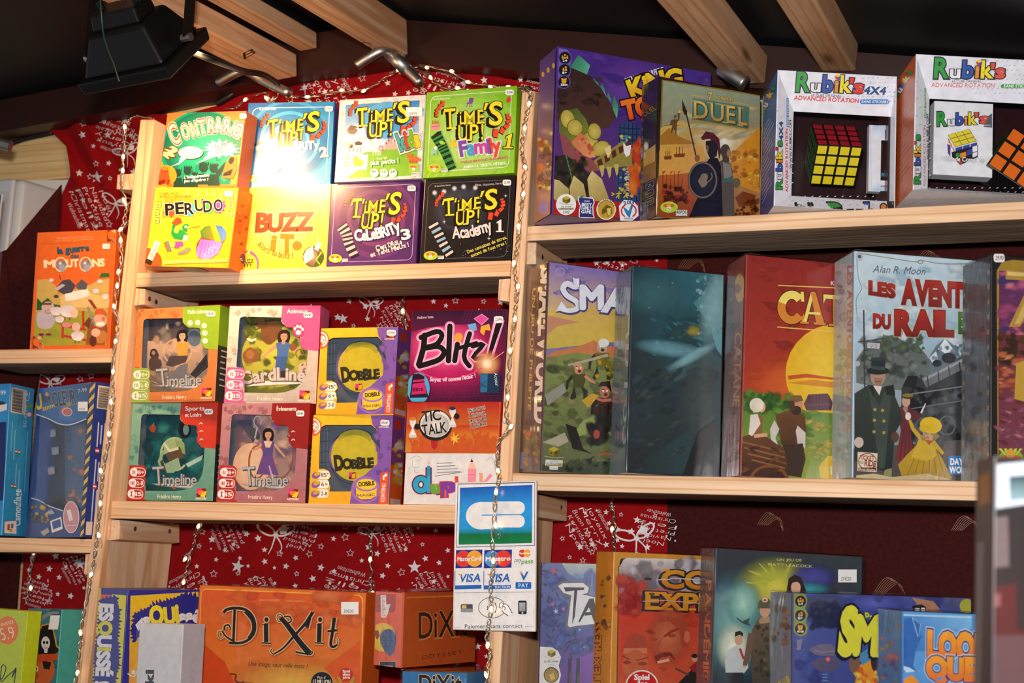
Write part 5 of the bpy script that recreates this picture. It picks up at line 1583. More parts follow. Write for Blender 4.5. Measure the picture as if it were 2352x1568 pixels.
a.on('R');a.fill('#27387e');a.uvr('#d9c8b4',.12,.02,.86,.17);[a.uvr('#3a3230',.16,.03+i*.0052,.8,.0325+i*.0052+(i % 3)*.0008) for i in range(26)]

for i,(v0,v1) in enumerate(((.26,.42),(.5,.66),(.68,.94))):[a.uvr('#b9bcd8',.22+k*.13,v0+(k % 2)*.015,.27+k*.13,v1-(k % 3)*.02) for k in range(4)]

for v in (.43,.66):a.uvr('#c8322c',.2,v,.34,v+.028);a.uvr('#e9e4dc',.2,v+.009,.34,v+.018);a.uvr('#3a8a3c',.42,v,.56,v+.028);a.uvr('#d8a02c',.64,v,.78,v+.028)

a.uvr('#d8c4b8',.06,.9,.3,.985);a.on('T');a.fill('#2a5f9c');a.on('F');b.done()

f=b.sub(0.,1);f.z(0,860,2.2146);hole=[(180,205),(240,225),(300,252),(360,256),(420,238),(446,215),(440,330),(425,560),(412,690),(380,694),(300,690),(240,665),(195,640),(165,628),(150,600),(158,480),(172,330)]

f.hole('#1c5a9c',(f.px(0,0),f.px(1,0),f.px(1,1),f.px(0,1)),hole,'#16306c',(250,60),(250,800));f.lay=3

f.p('#14305c',[(300,60),(460,45),(452,200),(380,235),(300,230)],'#1f6aa8',(460,60),(300,200))

f.ln('#c9d2da',[(178,200),(240,222),(300,250),(360,254),(440,225)],5,sm=4);f.ln('#c9d2da',[(160,628),(200,640),(250,668),(320,692)],5,sm=4)

f.t('U',184,176,215,172,72,'#d8c224',off=.04);f.t('YOLEUR',246,166,388,146,70,'#10161c',off=.03,ol=[(.06,'#8a96a0')]);f.p('#d0b020',[(215,168),(278,150),(280,164),(218,186)]);[f.ln('#10161c',[(222+i*12,182-i*3),(228+i*12,166-i*3)],4) for i in range(5)]

f.blob('#26324a',232,120,16,26,2);f.e('#c89a7c',238,100,10);f.t('7-99',398,92,442,86,18,'#c9ccd4');f.e('#b8564a',335,185,28,22);f.ring('#d8c0b8',342,190,26,22,4);f.e('#7a8a3a',350,150,14,12)

# hazard edge

for i in range(16):

    y=20+i*52;f.p('#e2b21e',[(462-(y)*.063,y),(492-(y)*.063,y-34),(489-(y+26)*.063,y-8),(459-(y+26)*.063,y+26)]);f.p('#1c1812',[(459-(y+26)*.063,y+26),(489-(y+26)*.063,y-8),(486-(y+52)*.063,y+18),(456-(y+52)*.063,y+52)])

f.scat(['#8a7a2c','#2a3a5c','#d8b42c','#4a4a3a'],130,670,240,745,20,8,16,3);f.p('#e4e0d0',[(255,745),(312,722),(320,785),(264,805)]);f.p('#20448c',[(264,748),(306,733),(312,772),(270,788)]);f.p('#a8a49c',[(205,800),(245,778),(252,800),(222,822)]);f.p('#a8a49c',[(236,700),(262,684),(280,706),(250,712)])

f.e('#c88a88',362,725,42,82);f.ring('#e4c4bc',362,725,42,82,5);f.t('1',352,745,372,740,56,'#e4dcd4');f.ln('#e4c4bc',[(330,770),(394,764)],4)

f.build('front_panel',b.root,GLOSSY)

t=b.sub(.03,1);t.z(0,860,2.2146);t.solid('#15181c',.004,b.w-.006,.034,b.d-.004,.004,b.h-.004);t.inset=.032

for x,y in ((265,300),(280,390),(260,490),(215,370)):t.p('#8f9296',[(x-20,y-20),(x+18,y-24),(x+20,y+14),(x-16,y+20)]);t.e('#b4b6b8',x,y,16,18)

t.p('#2c4a6c',[(330,250),(440,240),(420,690),(330,690)]);t.scat(['#3a4a5c','#c87a2c','#5a6a74'],330,280,420,660,24,8,18,3);t.build('puzzle_tray',b.root,TIN)

film(b,f,hole);b.sticker('17€90',396,138,446,186,rect=True,frac=.22,faint=True);b.a.z(0,860,2.2146)

# --- light blue window box

b=B['camo'];a=b.a.z(0,860,2.2146)

a.on('R');a.fill('#3aa0d4','#2f92cc');a.uvr('#d9ccc0',.05,.02,.68,.19);[a.uvr('#3a3432',.1,.03+i*.0056,.52,.0325+i*.0056+(i % 4)*.0007) for i in range(27)]

a.t('CE',a.px(.8,.09)[0],a.px(.8,.09)[1],a.px(.8,.03)[0],a.px(.8,.03)[1],26,'#e8f0f4');a.e('#8aa82c',*a.px(.85,.12),12,12);a.e('#e8e4e0',*a.px(.83,.18),15,15);a.ring('#c8322c',*a.px(.83,.18),15,15,4);a.t('SG 101 FR',*a.px(.74,.27),*a.px(.74,.12),16,'#cfe4f0')

for k,(v0,v1) in enumerate(((.25,.45),(.3,.5),(.52,.66),(.56,.72),(.7,.8),(.3,.7))):a.uvr('#7cc0e4',.14+k*.13,v0,.18+k*.13,v1)

for u,v in ((.34,.43),(.46,.43),(.25,.66),(.37,.66)):a.uvr('#c8342c',u,v,u+.08,v+.013);a.uvr('#e8e2d8',u,v+.009,u+.08,v+.018);a.uvr('#2f8a4a',u,v+.018,u+.08,v+.027)

a.t('Camouflage',*a.px(.72,.93),*a.px(.66,.69),34,'#d4ecf8',off=.02);a.uvp('#e9ddd2',[(.08,.91),(.55,.9),(.58,.985),(.1,.985)]);a.uvr('#c84a4c',.2,.925,.3,.965);a.uvr('#3a7ac8',.34,.92,.44,.95);a.uvr('#8ab43a',.3,.955,.4,.975)

a.on('F');f=a;f.t('7-99',-20,106,30,102,22,'#d0dce8');f.p('#c8ccd4',[(-40,200),(34,180),(36,150),(10,138),(-40,150)]);f.p('#2c3440',[(-40,160),(30,150),(22,138),(-40,132)]);f.p('#1b2f66',[(-200,260),(32,240),(20,640),(-200,640)])

b.done()
# ------------------------------------------------------------------ right bay, upper shelf

def badge_round(a,x,y,r,base,lines,tc='#3a3a36'):

    a.e(base,x,y,r,r*1.06)

    for tx,dy,w,h in lines:a.t(tx,x-r*w,y+dy*r,x+r*w,y+dy*r,h,tc,off=.01)

def icon3(a,pts,txt,r=46,ringc='#5a4a98',c='#e0aa2a'):

    for i,(x,y) in enumerate(pts):

        a.e(ringc,x,y,r+8,r+10);a.e('#17131c',x,y,r,r+2)

        if i==2:a.ring(c,x,y-8,20,20,8);a.e(c,x,y-8,17);a.e('#17131c',x-12,y-30,5);a.e(c,x-16,y-26,7);a.e(c,x+16,y-26,7);a.ln('#17131c',[(x,y-20),(x,y-8),(x+8,y-12)],3)

        else:

            for dx,k in (((-20,.7),(0,1),(20,.7)) if i==0 else ((-10,.7),(10,1.1))):a.e(c,x+dx,y-18-(4 if k >= 1 else -4),8*k);a.p(c,[(x+dx-11*k,y+6),(x+dx-8*k,y-9),(x+dx+8*k,y-9),(x+dx+11*k,y+6)])

        a.t(txt[i],x-26 if i==2 else x-18,y+32,x+28 if i==2 else x+18,y+30,19,'#eeeef2',off=.03)

def dorcube(a,x,y,s):

    a.p('#b9a82e',[(x-s,y-s*.5),(x,y-s),(x+s,y-s*.5),(x,y)]);a.p('#8a7a1c',[(x-s,y-s*.5),(x,y),(x,y+s),(x-s,y+s*.5)]);a.p('#6a5f14',[(x+s,y-s*.5),(x,y),(x,y+s),(x+s,y+s*.5)]);a.e('#3a340c',x-s*.5,y+s*.25,s*.16);a.e('#3a340c',x+s*.5,y+s*.25,s*.2)

    a.ln('#b9b29a',[(x-s*1.8,y+s*.8),(x,y+s*1.1),(x+s*1.9,y+s*1.05)],s*.12,sm=3)

b=B['tokyo'];a=b.a.z(1200,80,3.563);a.fill('#4a2c86','#47308c','#3a1f6c','#5a3050')

a.gl('#4a2d8a',900,420,420,330,c2='#6a3f9c');a.scat(['#532f90','#412882','#5e3a98'],420,140,1540,700,26,50,110,3,flat=.35)

# office towers and flames

a.p('#2a3f6c',[(790,740),(860,700),(960,760),(960,1400),(760,1400)]);a.p('#3f7a9c',[(800,830),(870,810),(865,1000),(800,1010)])

for i in range(12):a.ln('#1a1c2c',[(780,760+i*50),(960,770+i*48)],7)

for i in range(5):a.ln('#1a1c2c',[(800+i*34,720),(780+i*38,1380)],6)

a.scat(['#c8b83a','#7fb8c8','#e0d06a'],790,830,940,1320,34,8,16,5)

a.scat(['#c8421e','#e07a2a','#d85a24'],880,900,960,1260,18,14,40,6,flat=1.8)

for i in range(5):a.ln('#c9d0c8',[(850,1120+i*44),(870,1124+i*44)],8);a.ln('#c9d0c8',[(840,1136+i*44),(874,1140+i*44)],5)

# scaly generic bulk: dark back with green spikes, pale plates, claws

for q in ([(385,265),(460,165),(555,250),(525,330)],[(570,370),(595,355),(640,440)],[(630,430),(655,400),(690,510)],[(690,500),(705,465),(730,560)],[(735,560),(750,490),(785,590),(775,680),(745,660)]):a.p('#2f7a5c',q,'#5aa88a',q[0],q[-1])

a.p('#33201f',[(285,330),(300,270),(400,270),(520,320),(640,430),(720,560),(770,680),(700,760),(560,780),(270,700)],'#4a2f26',(400,270),(500,760))

a.scat(['#3a2624','#2a1a1a','#46302a'],290,330,640,620,26,20,50,9,flat=.5,rot=30)

a.p('#3f5a24',[(300,690),(360,620),(450,600),(520,690),(560,800),(640,900),(560,1010),(380,900),(300,800)],'#8a8a34',(350,600),(560,1000))

for x,y,rx,ry,r in ((370,690,60,80,-15),(430,760,66,70,-20),(560,880,60,90,-25),(640,930,80,60,-30),(590,790,56,70,-10)):a.e('#a8963a',x,y,rx,ry,rot=r,c2='#c9b85a');a.ring('#5a4a1c',x,y,rx,ry,5,rot=r)

a.p('#c86a4a',[(400,880),(470,800),(540,850),(600,1000),(520,1010)],'#d89058',(450,800),(560,1000));a.scat(['#e0a06a','#c8583a'],430,830,570,990,14,8,22,4)

a.p('#8a4a4a',[(300,790),(380,850),(440,960),(560,1010),(640,1110),(540,1120),(340,1000)]);a.p('#2a2420',[(255,1000),(350,980),(500,1080),(570,1180),(520,1400),(250,1400)])

a.scat(['#3a342a','#201c1a','#46402c'],265,1010,520,1260,26,14,34,12)

for k in range(7):a.p('#4f7a4a',[(350+k*9,970+k*34),(372+k*9,1010+k*34),(356+k*9,1014+k*34)])

a.p('#c8b878',[(255,1180),(300,1190),(380,1260),(390,1400),(270,1400),(250,1300)],'#8f7a3a',(260,1180),(380,1400));a.p('#d0bc7a',[(385,1250),(420,1150),(500,1220),(540,1400),(400,1400)],'#8f7a3a',(420,1150),(480,1400));a.p('#d0bc7a',[(530,1180),(570,1110),(650,1180),(705,1330),(690,1420),(560,1420)],'#9a8440',(560,1110),(640,1400))

a.p('#8a8038',[(580,1030),(820,870),(890,930),(900,1070),(620,1100)]);[a.p('#5a2420',[(610+i*58,1030-i*36),(645+i*58,1008-i*36),(660+i*56,1060-i*36),(622+i*58,1085-i*36)]) for i in range(5)];a.p('#e4e0dc',[(825,880),(850,910),(890,900),(880,980),(850,1000),(830,960)])

for x,y in ((650,1110),(710,1120),(770,1100)):a.p('#b8a85a',[(x-24,y-40),(x+20,y-44),(x+14,y+30),(x,y+56)])

a.p('#d8c88a',[(670,930),(720,900),(728,960),(700,1010)])

a.t('シオス',725,1320,840,1318,50,'#c8b81e',off=.02) if False else [a.ln('#c8b81e',q,9) for q in ([(730,1290),(745,1300)],[(728,1315),(755,1300)],[(765,1300),(812,1296)],[(790,1280),(788,1340)],[(788,1305),(766,1335)],[(825,1295),(860,1290),(828,1335)],[(845,1315),(862,1335)])]

a.p('#a81e1c',[(240,1350),(950,1370),(950,1500),(236,1480)]);a.p('#6a3a1c',[(236,1470),(400,1480),(700,1500),(950,1530),(950,1560),(230,1560)]);a.scat(['#8a2a1c','#5a6a2c','#a84a20'],240,1490,940,1540,30,10,26,7,flat=.4)

a.p('#7a66b4',[(288,108),(368,122),(398,160),(400,220),(385,260),(398,300),(380,345),(390,390),(360,438),(284,430)],'#5e4a9c',(290,110),(290,430));icon3(a,((348,188),(345,288),(340,386)),('2-6','8+','30min'))

a.t('RICHARD GARFIELD',842,400,1160,305,44,'#e6e4ea',off=.03,up=(-.12,-1))

a.t('KiNG',905,525,1310,430,150,'#f0d02a',off=.05,ol=[(.11,'#17110f')],c2='#e0961e',bend=18,gap=.02);a.t('OF',1310,480,1370,470,50,'#f0d02a',off=.04,ol=[(.1,'#17110f')])

a.t('TOKYO',842,690,1420,610,142,'#ee7a22',off=.06,ol=[(.12,'#17110f')],c2='#d8401c',bend=12,gap=.02);a.uvr('#e8e6ea',.93,.2,.98,.32)

badge_round(a,357,1388,82,'#e8e6e0',(('AS D\'OR',.3,.5,12),('JEU DE L\'ANNÉE',.52,.8,14),('2012',.88,.32,20)));dorcube(a,360,1350,32);a.r('#6a6220',305,1420,410,1428)

a.p('#e8e8ee',[(455,1320),(480,1318),(482,1330),(575,1330),(592,1370),(580,1400),(582,1470),(592,1500),(460,1500),(462,1440),(470,1400),(455,1360)]);a.p('#2b3576',[(462,1330),(574,1340),(584,1370),(572,1400),(574,1470),(584,1494),(468,1490),(470,1440),(478,1400),(462,1360)]);a.tl(['BEST','FAMILY','GAME'],486,1400,566,1404,24,(-2,29),col='#f0f0f4',off=.03);a.t('2011',505,1366,548,1368,13,'#e8e8ee');a.p('#2f7a3a',[(458,1322),(500,1316),(490,1334)])

a.e('#e8e2d0',685,1428,80,86);a.e('#c8a23c',685,1428,72,78,c2='#a8862c');a.t('GOLDEN GEEK',625,1410,748,1412,20,'#4a3a10',off=.02,bend=52);a.p('#6a5418',[(650,1430),(690,1390),(730,1410),(735,1460),(700,1490),(690,1450),(650,1470)]);a.p('#d8bc5a',[(690,1420),(725,1415),(720,1470),(700,1480)])

a.p('#e4e8ec',[(790,1400),(830,1350),(900,1355),(945,1400),(950,1480),(900,1520),(800,1520)]);a.t('2013',832,1392,908,1388,28,'#26324e',off=.03,bend=6);a.p('#2f7ab0',[(815,1395),(870,1440),(895,1375),(905,1400),(885,1470),(880,1500),(850,1470)]);a.ring('#c8322c',870,1440,66,60,12,120,240);a.ring('#c8322c',870,1440,66,60,12,-60,60);a.t('WINNAAR',832,1508,905,1510,12,'#2a2a30',off=.02)

a.on('L');a.fill('#5a4190','#4f3a78','#8a4a34','#8a5a3c');a.scat(['#c8701e','#e0a83a','#6a3a1c','#a8521e','#d8b85a'],*a.px(.05,.45),*a.px(.95,.85),40,10,34,4);a.e('#7a62a8',*a.px(.5,.93),40,60);icon=[a.e('#d8a84a',*a.px(.2+.3*i,.1),12,22) for i in range(3)];a.on('F')

b.done()

# --- slim sand coloured box

b=B['duel'];b.mat=GLOSSY;a=b.a.z(1200,80,3.563);a.fill('#14110e')

q=[(1150,372),(1170,365),(1950,498),(1940,1480),(1130,1500),(1112,1480),(1125,700)]

a.p('#8a6a2c',[(1140,365),(1960,490),(1952,1490),(1120,1506),(1102,1490)])

a.q4(('#94a88a','#8fa088','#b8732a','#8a4a1c'),[(1152,376),(1952,502),(1942,1478),(1114,1494)]);a.p('#c8a85a',[(1130,760),(1300,700),(1500,780),(1950,760),(1948,1010),(1125,1010)],'#d8a23c',(1300,700),(1300,1010))

a.gl('#c9a04a',1640,880,330,220,c2='#f4e2b0');a.gl('#f0d890',1655,870,110,96,c2='#fffdf2');a.scat(['#b8b08a','#cbbf90','#a8a888','#d8c488'],1160,600,1940,860,30,30,90,3,flat=.25)

a.p('#a87428',[(1125,830),(1200,760),(1280,830),(1420,890),(1125,900)]);a.p('#d8902a',[(1720,960),(1955,740),(1950,1300),(1700,1200)]);a.scat(['#e8b03a','#c8822a','#f0cc5a','#a86424','#d89a34'],1690,940,1945,1240,60,8,28,5,flat=.8)

a.p('#d8a04a',[(1120,950),(1480,900),(1500,1130),(1115,1160)]);a.p('#b8602a',[(1115,1150),(1500,1120),(1560,1480),(1113,1494)],'#8f3c1c',(1300,1130),(1300,1490))

for x,y,s in ((1190,985,34),(1285,965,48)):a.p('#7a3f1c',[(x-s,y+10),(x+s,y+4),(x+s*.8,y+34),(x-s*.8,y+36)]);[a.ln('#6a3418',[(x-s*.5+i*s*.5,y+10),(x-s*.5+i*s*.5,y-s)],5) for i in range(3)]

a.p('#6a4a24',[(1212,820),(1226,740),(1206,736),(1215,700),(1240,690),(1272,690),(1268,640),(1288,640),(1285,690),(1265,715),(1262,770),(1258,830),(1240,770)]);a.e('#6a4a24',1250,668,11,14);a.p('#f0c03a',[(1276,640),(1284,605),(1292,640)]);a.ln('#6a4a24',[(1165,742),(1215,736),(1280,742)],6)

a.scat(['#3a1c14','#5a2418','#7a2c1c','#a8342a'],1150,1220,1370,1380,46,8,22,6);[a.ln('#4a2418',[(1150+i*30,1280),(1148+i*32,1110+(i % 3)*30)],4) for i in range(6)];[a.p('#b8342a',[(1150+i*60,1120),(1178+i*60,1112),(1150+i*60,1138)]) for i in range(3)]

# woman

a.p('#5a5048',[(1610,1480),(1630,1100),(1610,1040),(1640,1020),(1700,1050),(1720,1110),(1730,1200),(1735,1480)]);a.p('#8a8278',[(1640,1040),(1700,1060),(1720,1150),(1650,1190)]);a.p('#3f6a62',[(1640,1180),(1725,1160),(1725,1200),(1640,1210)]);a.e('#4a3f38',1660,950,40,56);a.p('#4a3f38',[(1630,930),(1640,1040),(1690,1040),(1690,960)]);a.e('#a87a52',1690,970,18,34);a.e('#6a5a44',1750,1210,34,40)

# warrior with shield and spear

a.p('#191219',[(1500,1050),(1540,1000),(1600,1010),(1625,1080),(1640,1480),(1370,1490),(1400,1400),(1500,1200)]);a.p('#1a1224',[(1410,1400),(1600,1330),(1630,1480),(1360,1490)])

a.p('#5a1c20',[(1462,840),(1500,790),(1560,800),(1610,850),(1625,960),(1610,1020),(1590,900),(1530,850),(1470,860)]);a.p('#241a1a',[(1500,870),(1560,860),(1600,910),(1590,990),(1540,1020),(1510,960),(1500,920)]);a.p('#8a5a3a',[(1505,900),(1525,910),(1520,965),(1508,960)])

a.ln('#3a241a',[(1340,640),(1420,990)],11);a.p('#2a2224',[(1305,525),(1350,630),(1330,660),(1310,620)]);a.e('#8a5a3a',1430,1010,22,30)

a.e('#5a4a4a',1475,1188,122,152);a.e('#1f1c24',1475,1188,108,138,c2='#2a2a3a');a.ring('#8a7a6a',1475,1188,114,144,7);a.blob('#8a7860',1480,1190,40,52,5,.3);a.ln('#8a7860',[(1500,1220),(1550,1170),(1545,1130)],8,sm=3)

a.p('#7a3c1c',[(1740,1330),(1800,1280),(1910,1310),(1890,1400),(1770,1400)]);a.scat(['#5a2414','#8a4a20','#3a1810'],1740,1350,1930,1470,26,10,24,8)

a.p('#5a8a78',[(1392,515),(1855,590),(1850,770),(1388,690)],'#3f6a5c',(1400,520),(1400,690));a.ln('#c8a85a',[(1384,494),(1500,512)],9);a.ln('#c8a85a',[(1720,548),(1858,578)],9);a.ln('#b08a3c',[(1382,694),(1856,776)],11)

def serif_word(a,txt,x0,y0,x1,y1,h,col,ol,c2=None,up=None,off=.0,w=.13):

    a.t(txt,x0,y0,x1,y1,h,col,off=off,ol=ol,c2=c2,up=up)

a.t('7',1520,535,1552,532,62,'#d8bc6a',off=.03,ol=[(.06,'#3a2a10')],sh=.1);a.t('WONDERS',1556,522,1728,546,30,'#d8bc6a',off=.02,ol=[(.06,'#3a2a10')],up=(0,-1))

a.t('DUEL',1405,675,1840,742,140,'#e0c87a',off=.005,ol=[(.035,'#4a3614',4,5),(.02,'#8a6a2c')],c2='#b8924a',up=(0,-1),gap=.16)

for x,y in ((1400,678),(1405,542),(1535,556),(1600,566),(1662,576),(1658,716),(1782,596),(1780,740)):a.p('#c8a85a',[(x-22,y-8),(x+26,y-1),(x+26,y+8),(x-22,y+1)])

repos(a,1200,1410,1.15,False);a.r('#e4e2dc',1256,1432,1348,1482);a.t('REPOS',1262,1464,1342,1462,24,'#1c1c1c',off=.02);a.t('PRODUCTION',1260,1490,1346,1490,12,'#1c1c1c',off=.02)

a.on('L');a.fill('#1d1a20','#231c20','#3a1e14','#1a1210');a.uvp('#c89a4a',[(.15,.5),(.85,.48),(.85,.62),(.15,.62)]);a.gl('#f0dca0',*a.px(.3,.46),22,40,c2='#fff8e8');a.uvp('#8a5a2c',[(.1,.6),(.9,.6),(.9,.72),(.1,.72)])

for i in range(30):a.uvr('#7a5a2c' if i % 2 else '#4a361a',.02,.02+i*.032,.1,.045+i*.032);a.uvr('#7a5a2c' if i % 2 else '#4a361a',.9,.02+i*.032,.98,.045+i*.032)

a.t('DUEL',*a.px(.2,.24),*a.px(.9,.23),40,'#8a7442');[a.rframe('#8a847c',.3,.73+i*.06,.8,.775+i*.06,4,.1) for i in range(3)];[a.t(tx,*a.px(.4,.765+i*.06),*a.px(.7,.762+i*.06),22,'#8f8a84') for i,tx in enumerate(('2','10+','30'))]

a.on('F');b.done().wrap(faces='FL')

# --- white window boxes with puzzle cubes

RUB=('#2f9a3c','#e8e8ec','#2f55a8','#e08a24','#ecd82a','#d8342a')

class Concave(Art):

    """front that slopes in from its outer edge to the window"""

    def setup(s,inn,depth):s.inn,s.dep=inn,depth;return s

    def loc(s,px,py,lay=None):

        x,y=px,py;P=s.A @ np.array([px,py])+s.b;s0=s.inset;s.inset=0;L=Art.loc(s,px,py,lay);s.inset=s0

        for _ in range(6):

            q=[L[0]/s.iw[0],(s.w-L[0])/(s.w-s.iw[1]),L[2]/s.iw[2],(s.h-L[2])/(s.h-s.iw[3])]

            s.inset=s.dep*max(0.,min(1.,min(q)))-.0003;L=Art.loc(s,px,py,lay)

        s.inset=s0;return L

def rubiks(key,off,four):

    b=B[key];Zk=(1700,80,3.563);b.a.z(*Zk);a=b.a

    # outer side

    a.on('L');

    if four:a.fill('#24549a','#2c6ab0','#3a4a8c','#2a4a8c')

    else:a.fill('#c8622a','#c05a24')

    lc='#8fb0d8' if four else '#8a3f1c'

    for i in range(17):a.ln(lc,[a.px(.15,.28+i*.036),a.px(.15+.35+(i % 4)*.12,.262+i*.036)],5)

    a.t("Rubik's",*a.px(.15,.15),*a.px(.85,.1),40,off=.05,ol=[(.1,'#1c2a5a' if four else '#8a3f1c')],cols=RUB);a.uvr('#d8dce8',.0,.0,.06,1);a.on('F')

    b.done()

    f=Concave(b.O,b.M,b.w,b.d,b.h,0.,1);f.z(*Zk);f.face='F'

    i0,i1=Art.loc(f,450+off[0],595+off[1],0),None

    if four:z0,z1=Art.loc(f,445,1290,0)[2],Art.loc(f,450,592,0)[2];x0,x1=Art.loc(f,450,900,0)[0],b.w-.0035

    else:z0,z1=Art.loc(f,1565,1225,0)[2],Art.loc(f,1570,485,0)[2];x0,x1=Art.loc(f,1570,900,0)[0],b.w-.022

    f.iw=(x0,x1,z0,z1);f.setup(((0,0),(1,1)),.018)

    dep=.018;W,H=b.w,b.h

    o=[np.array(k,float) for k in ((0,0,0),(W,0,0),(W,0,H),(0,0,H),(x0,dep,z0),(x1,dep,z0),(x1,dep,z1),(x0,dep,z1))]

    f.V.extend(o);c=(*lin('#dfe1e8'),1)

    for q in ((0,1,5,4),(1,2,6,5),(2,3,7,6),(3,0,4,7)):f.F.append(q);f.C.append([c]*4)

    f.lay=4;g=random.Random(3);pc='#b4c0dc' if four else '#b9bec6'

    def dia(x,y,s):f.p(pc,[(x,y),(x+s,y-s*.35),(x+s*.7,y+s*.25),(x-s*.3,y+s*.6)])

    if four:

        for i in range(13):

            for j in range(6):

                if (i*7+j*3) % 5:dia(760+i*40+(j % 2)*20,350+j*38,17)

        for i in range(11):dia(300+(i % 2)*30,620+i*58,16);dia(395+(i % 3)*14,1000+i*26,14)

        for i in range(12):

            for j in range(3):dia(400+i*62+(j % 2)*24,1320+j*34,14)

        f.t("Rubik",460,460,900,470,132,off=.03,ol=[(.075,'#1a1a2c')],cols=RUB,gap=.13,hs=[1.15,.72,1.,.72,1.0],c2=None,sh=.06);f.t("'s",890,470,1000,478,110,'#d8342a',off=.03,ol=[(.07,'#1a1a2c')],sh=.06)

        ax,ay=800,340

        f.t('4X4',1012,482,1185,488,58,'#1f4a7c',off=.05,ol=[(.08,'#e8ecf2')],sh=.15);f.t('LE CUBE ORIGINAL',582,502,828,508,19,'#2a2a34');f.t('ADVANCED ROTATION',440,530,968,556,34,'#d2322c',off=.02,sh=.12)

        f.r('#2f7abc',980,528,1220,566,18);f.t('SANS STICKERS',992,556,1210,560,22,'#eef2f6',off=.015,sh=.25)

        up=(-1,0)

        f.t("Rubik's",345,1260,345,870,52,off=.03,ol=[(.07,'#1a1a2c')],cols=RUB,gap=.12);f.t('4X4',350,862,350,712,30,'#1f4a7c',off=.05);f.t('ADVANCED ROTATION',392,1285,390,768,20,'#d2322c',off=.02);f.r('#2f7abc',380,515,398,755,8);f.t('SANS STICKERS',396,748,396,524,13,'#e8ecf4',off=.02);f.t('WWW.RUBIKS.COM',424,1095,420,698,18,'#3a3a44',off=.02)

        f.t("Rubik's",720,1560,1500,1560,180,off=.03,ol=[(.07,'#1a1a2c')],cols=RUB,gap=.12)

        for x in (455,560,585):f.e('#1c1c22',x,1378,12);f.e('#1c1c22',x+4,1392,14,9)

        f.ln('#1c1c22',[(460,1386),(510,1394)],5);f.t('JOUEUR',452,1410,532,1412,12,'#4a4a50');f.t('8+',568,1412,590,1413,12,'#4a4a50')

    else:

        for i in range(16):

            for j in range(8):

                if (i*5+j*3) % 4:dia(1900+i*40+(j % 2)*20,210+j*38,17)

        for i in range(12):dia(1440+(i % 2)*30,380+i*70,16);dia(1520+(i % 3)*14,640+i*46,14)

        for i in range(14):

            for j in range(4):dia(1480+i*62+(j % 2)*24,1250+j*34,14)

        f.t("Rubik",1590,350,2060,352,136,off=.03,ol=[(.075,'#1a1a2c')],cols=RUB,gap=.13,hs=[1.15,.72,1.,.72,1.0],sh=.06);f.t("'s",2052,352,2160,352,112,'#e0523c',off=.03,ol=[(.07,'#1a1a2c')],sh=.06);ax,ay=1956,222

        f.t('LE CUBE ORIGINAL',1735,388,1975,390,19,'#5a5a60');f.t('ADVANCED ROTATION',1562,426,2080,430,34,'#d8625a',off=.0,sh=.15);f.r('#3a9a3c',2134,404,2420,436,15);f.t('SANS STICKERS',2155,430,2400,430,22,'#eef2ee',off=.02,sh=.2)

        f.t("Rubik's",1475,1215,1475,820,52,off=.03,ol=[(.07,'#1a1a2c')],cols=RUB,gap=.12);f.t('ADVANCED ROTATION',1520,1240,1518,738,20,'#d87a72');f.r('#3a9a3c',1506,435,1522,680,8);f.t('SANS STICKERS',1520,672,1520,444,13,'#e8f0e8',off=.02);f.t('WWW.RUBIKS.COM',1546,1018,1542,648,18,'#4a4a50',off=.02)

        f.t("Rubik's",1870,1510,2660,1510,180,off=.03,ol=[(.07,'#1a1a2c')],cols=RUB,gap=.12)

        for x in (1590,1700,1726):f.e('#1c1c22',x,1308,12);f.e('#1c1c22',x+4,1322,14,9)

        f.ln('#1c1c22',[(1596,1316),(1648,1324)],5);f.t('JOUEUR',1592,1340,1680,1342,12,'#4a4a50');f.t('8+',1712,1342,1732,1343,12,'#4a4a50')

    f.p('#d8342a',[(ax-24,ay-8),(ax,ay+6),(ax,ay+32),(ax-22,ay+18)]);f.p('#2f55a8',[(ax,ay+6),(ax+26,ay-6),(ax+22,ay+22),(ax,ay+32)]);f.p('#ecd82a',[(ax-24,ay-8),(ax+4,ay-22),(ax+26,ay-6),(ax,ay+6)])

    f.build('front_panel',b.root,PRINT)

    # dark lining and window

    t=b.sub(.0,1);t.clip=False;t.solid('#2a1216',.003,b.w-.003,.108,.112,.003,b.h-.003);t.solid('#2a1216',.003,.006,dep+.001,.109,.003,b.h-.003);t.solid('#2a1216',b.w-.006,b.w-.003,dep+.001,.109,.003,b.h-.003);t.solid('#241014',.006,b.w-.006,dep+.001,.109,b.h-.006,b.h-.003);t.solid('#241014',.006,b.w-.006,dep+.001,.109,.003,.006)

    t.build('lining',b.root,GLOSSY)

    mesh('window_film',[(x0,dep+.0003,z0),(x1,dep+.0003,z0),(x1,dep+.0003,z1),(x0,dep+.0003,z1)],[(0,1,2,3)],CLEAR,b.root)

    return b,Zk

PLASTIC=m_print('coloured_plastic_tiles',rough=.25,mott=.03)

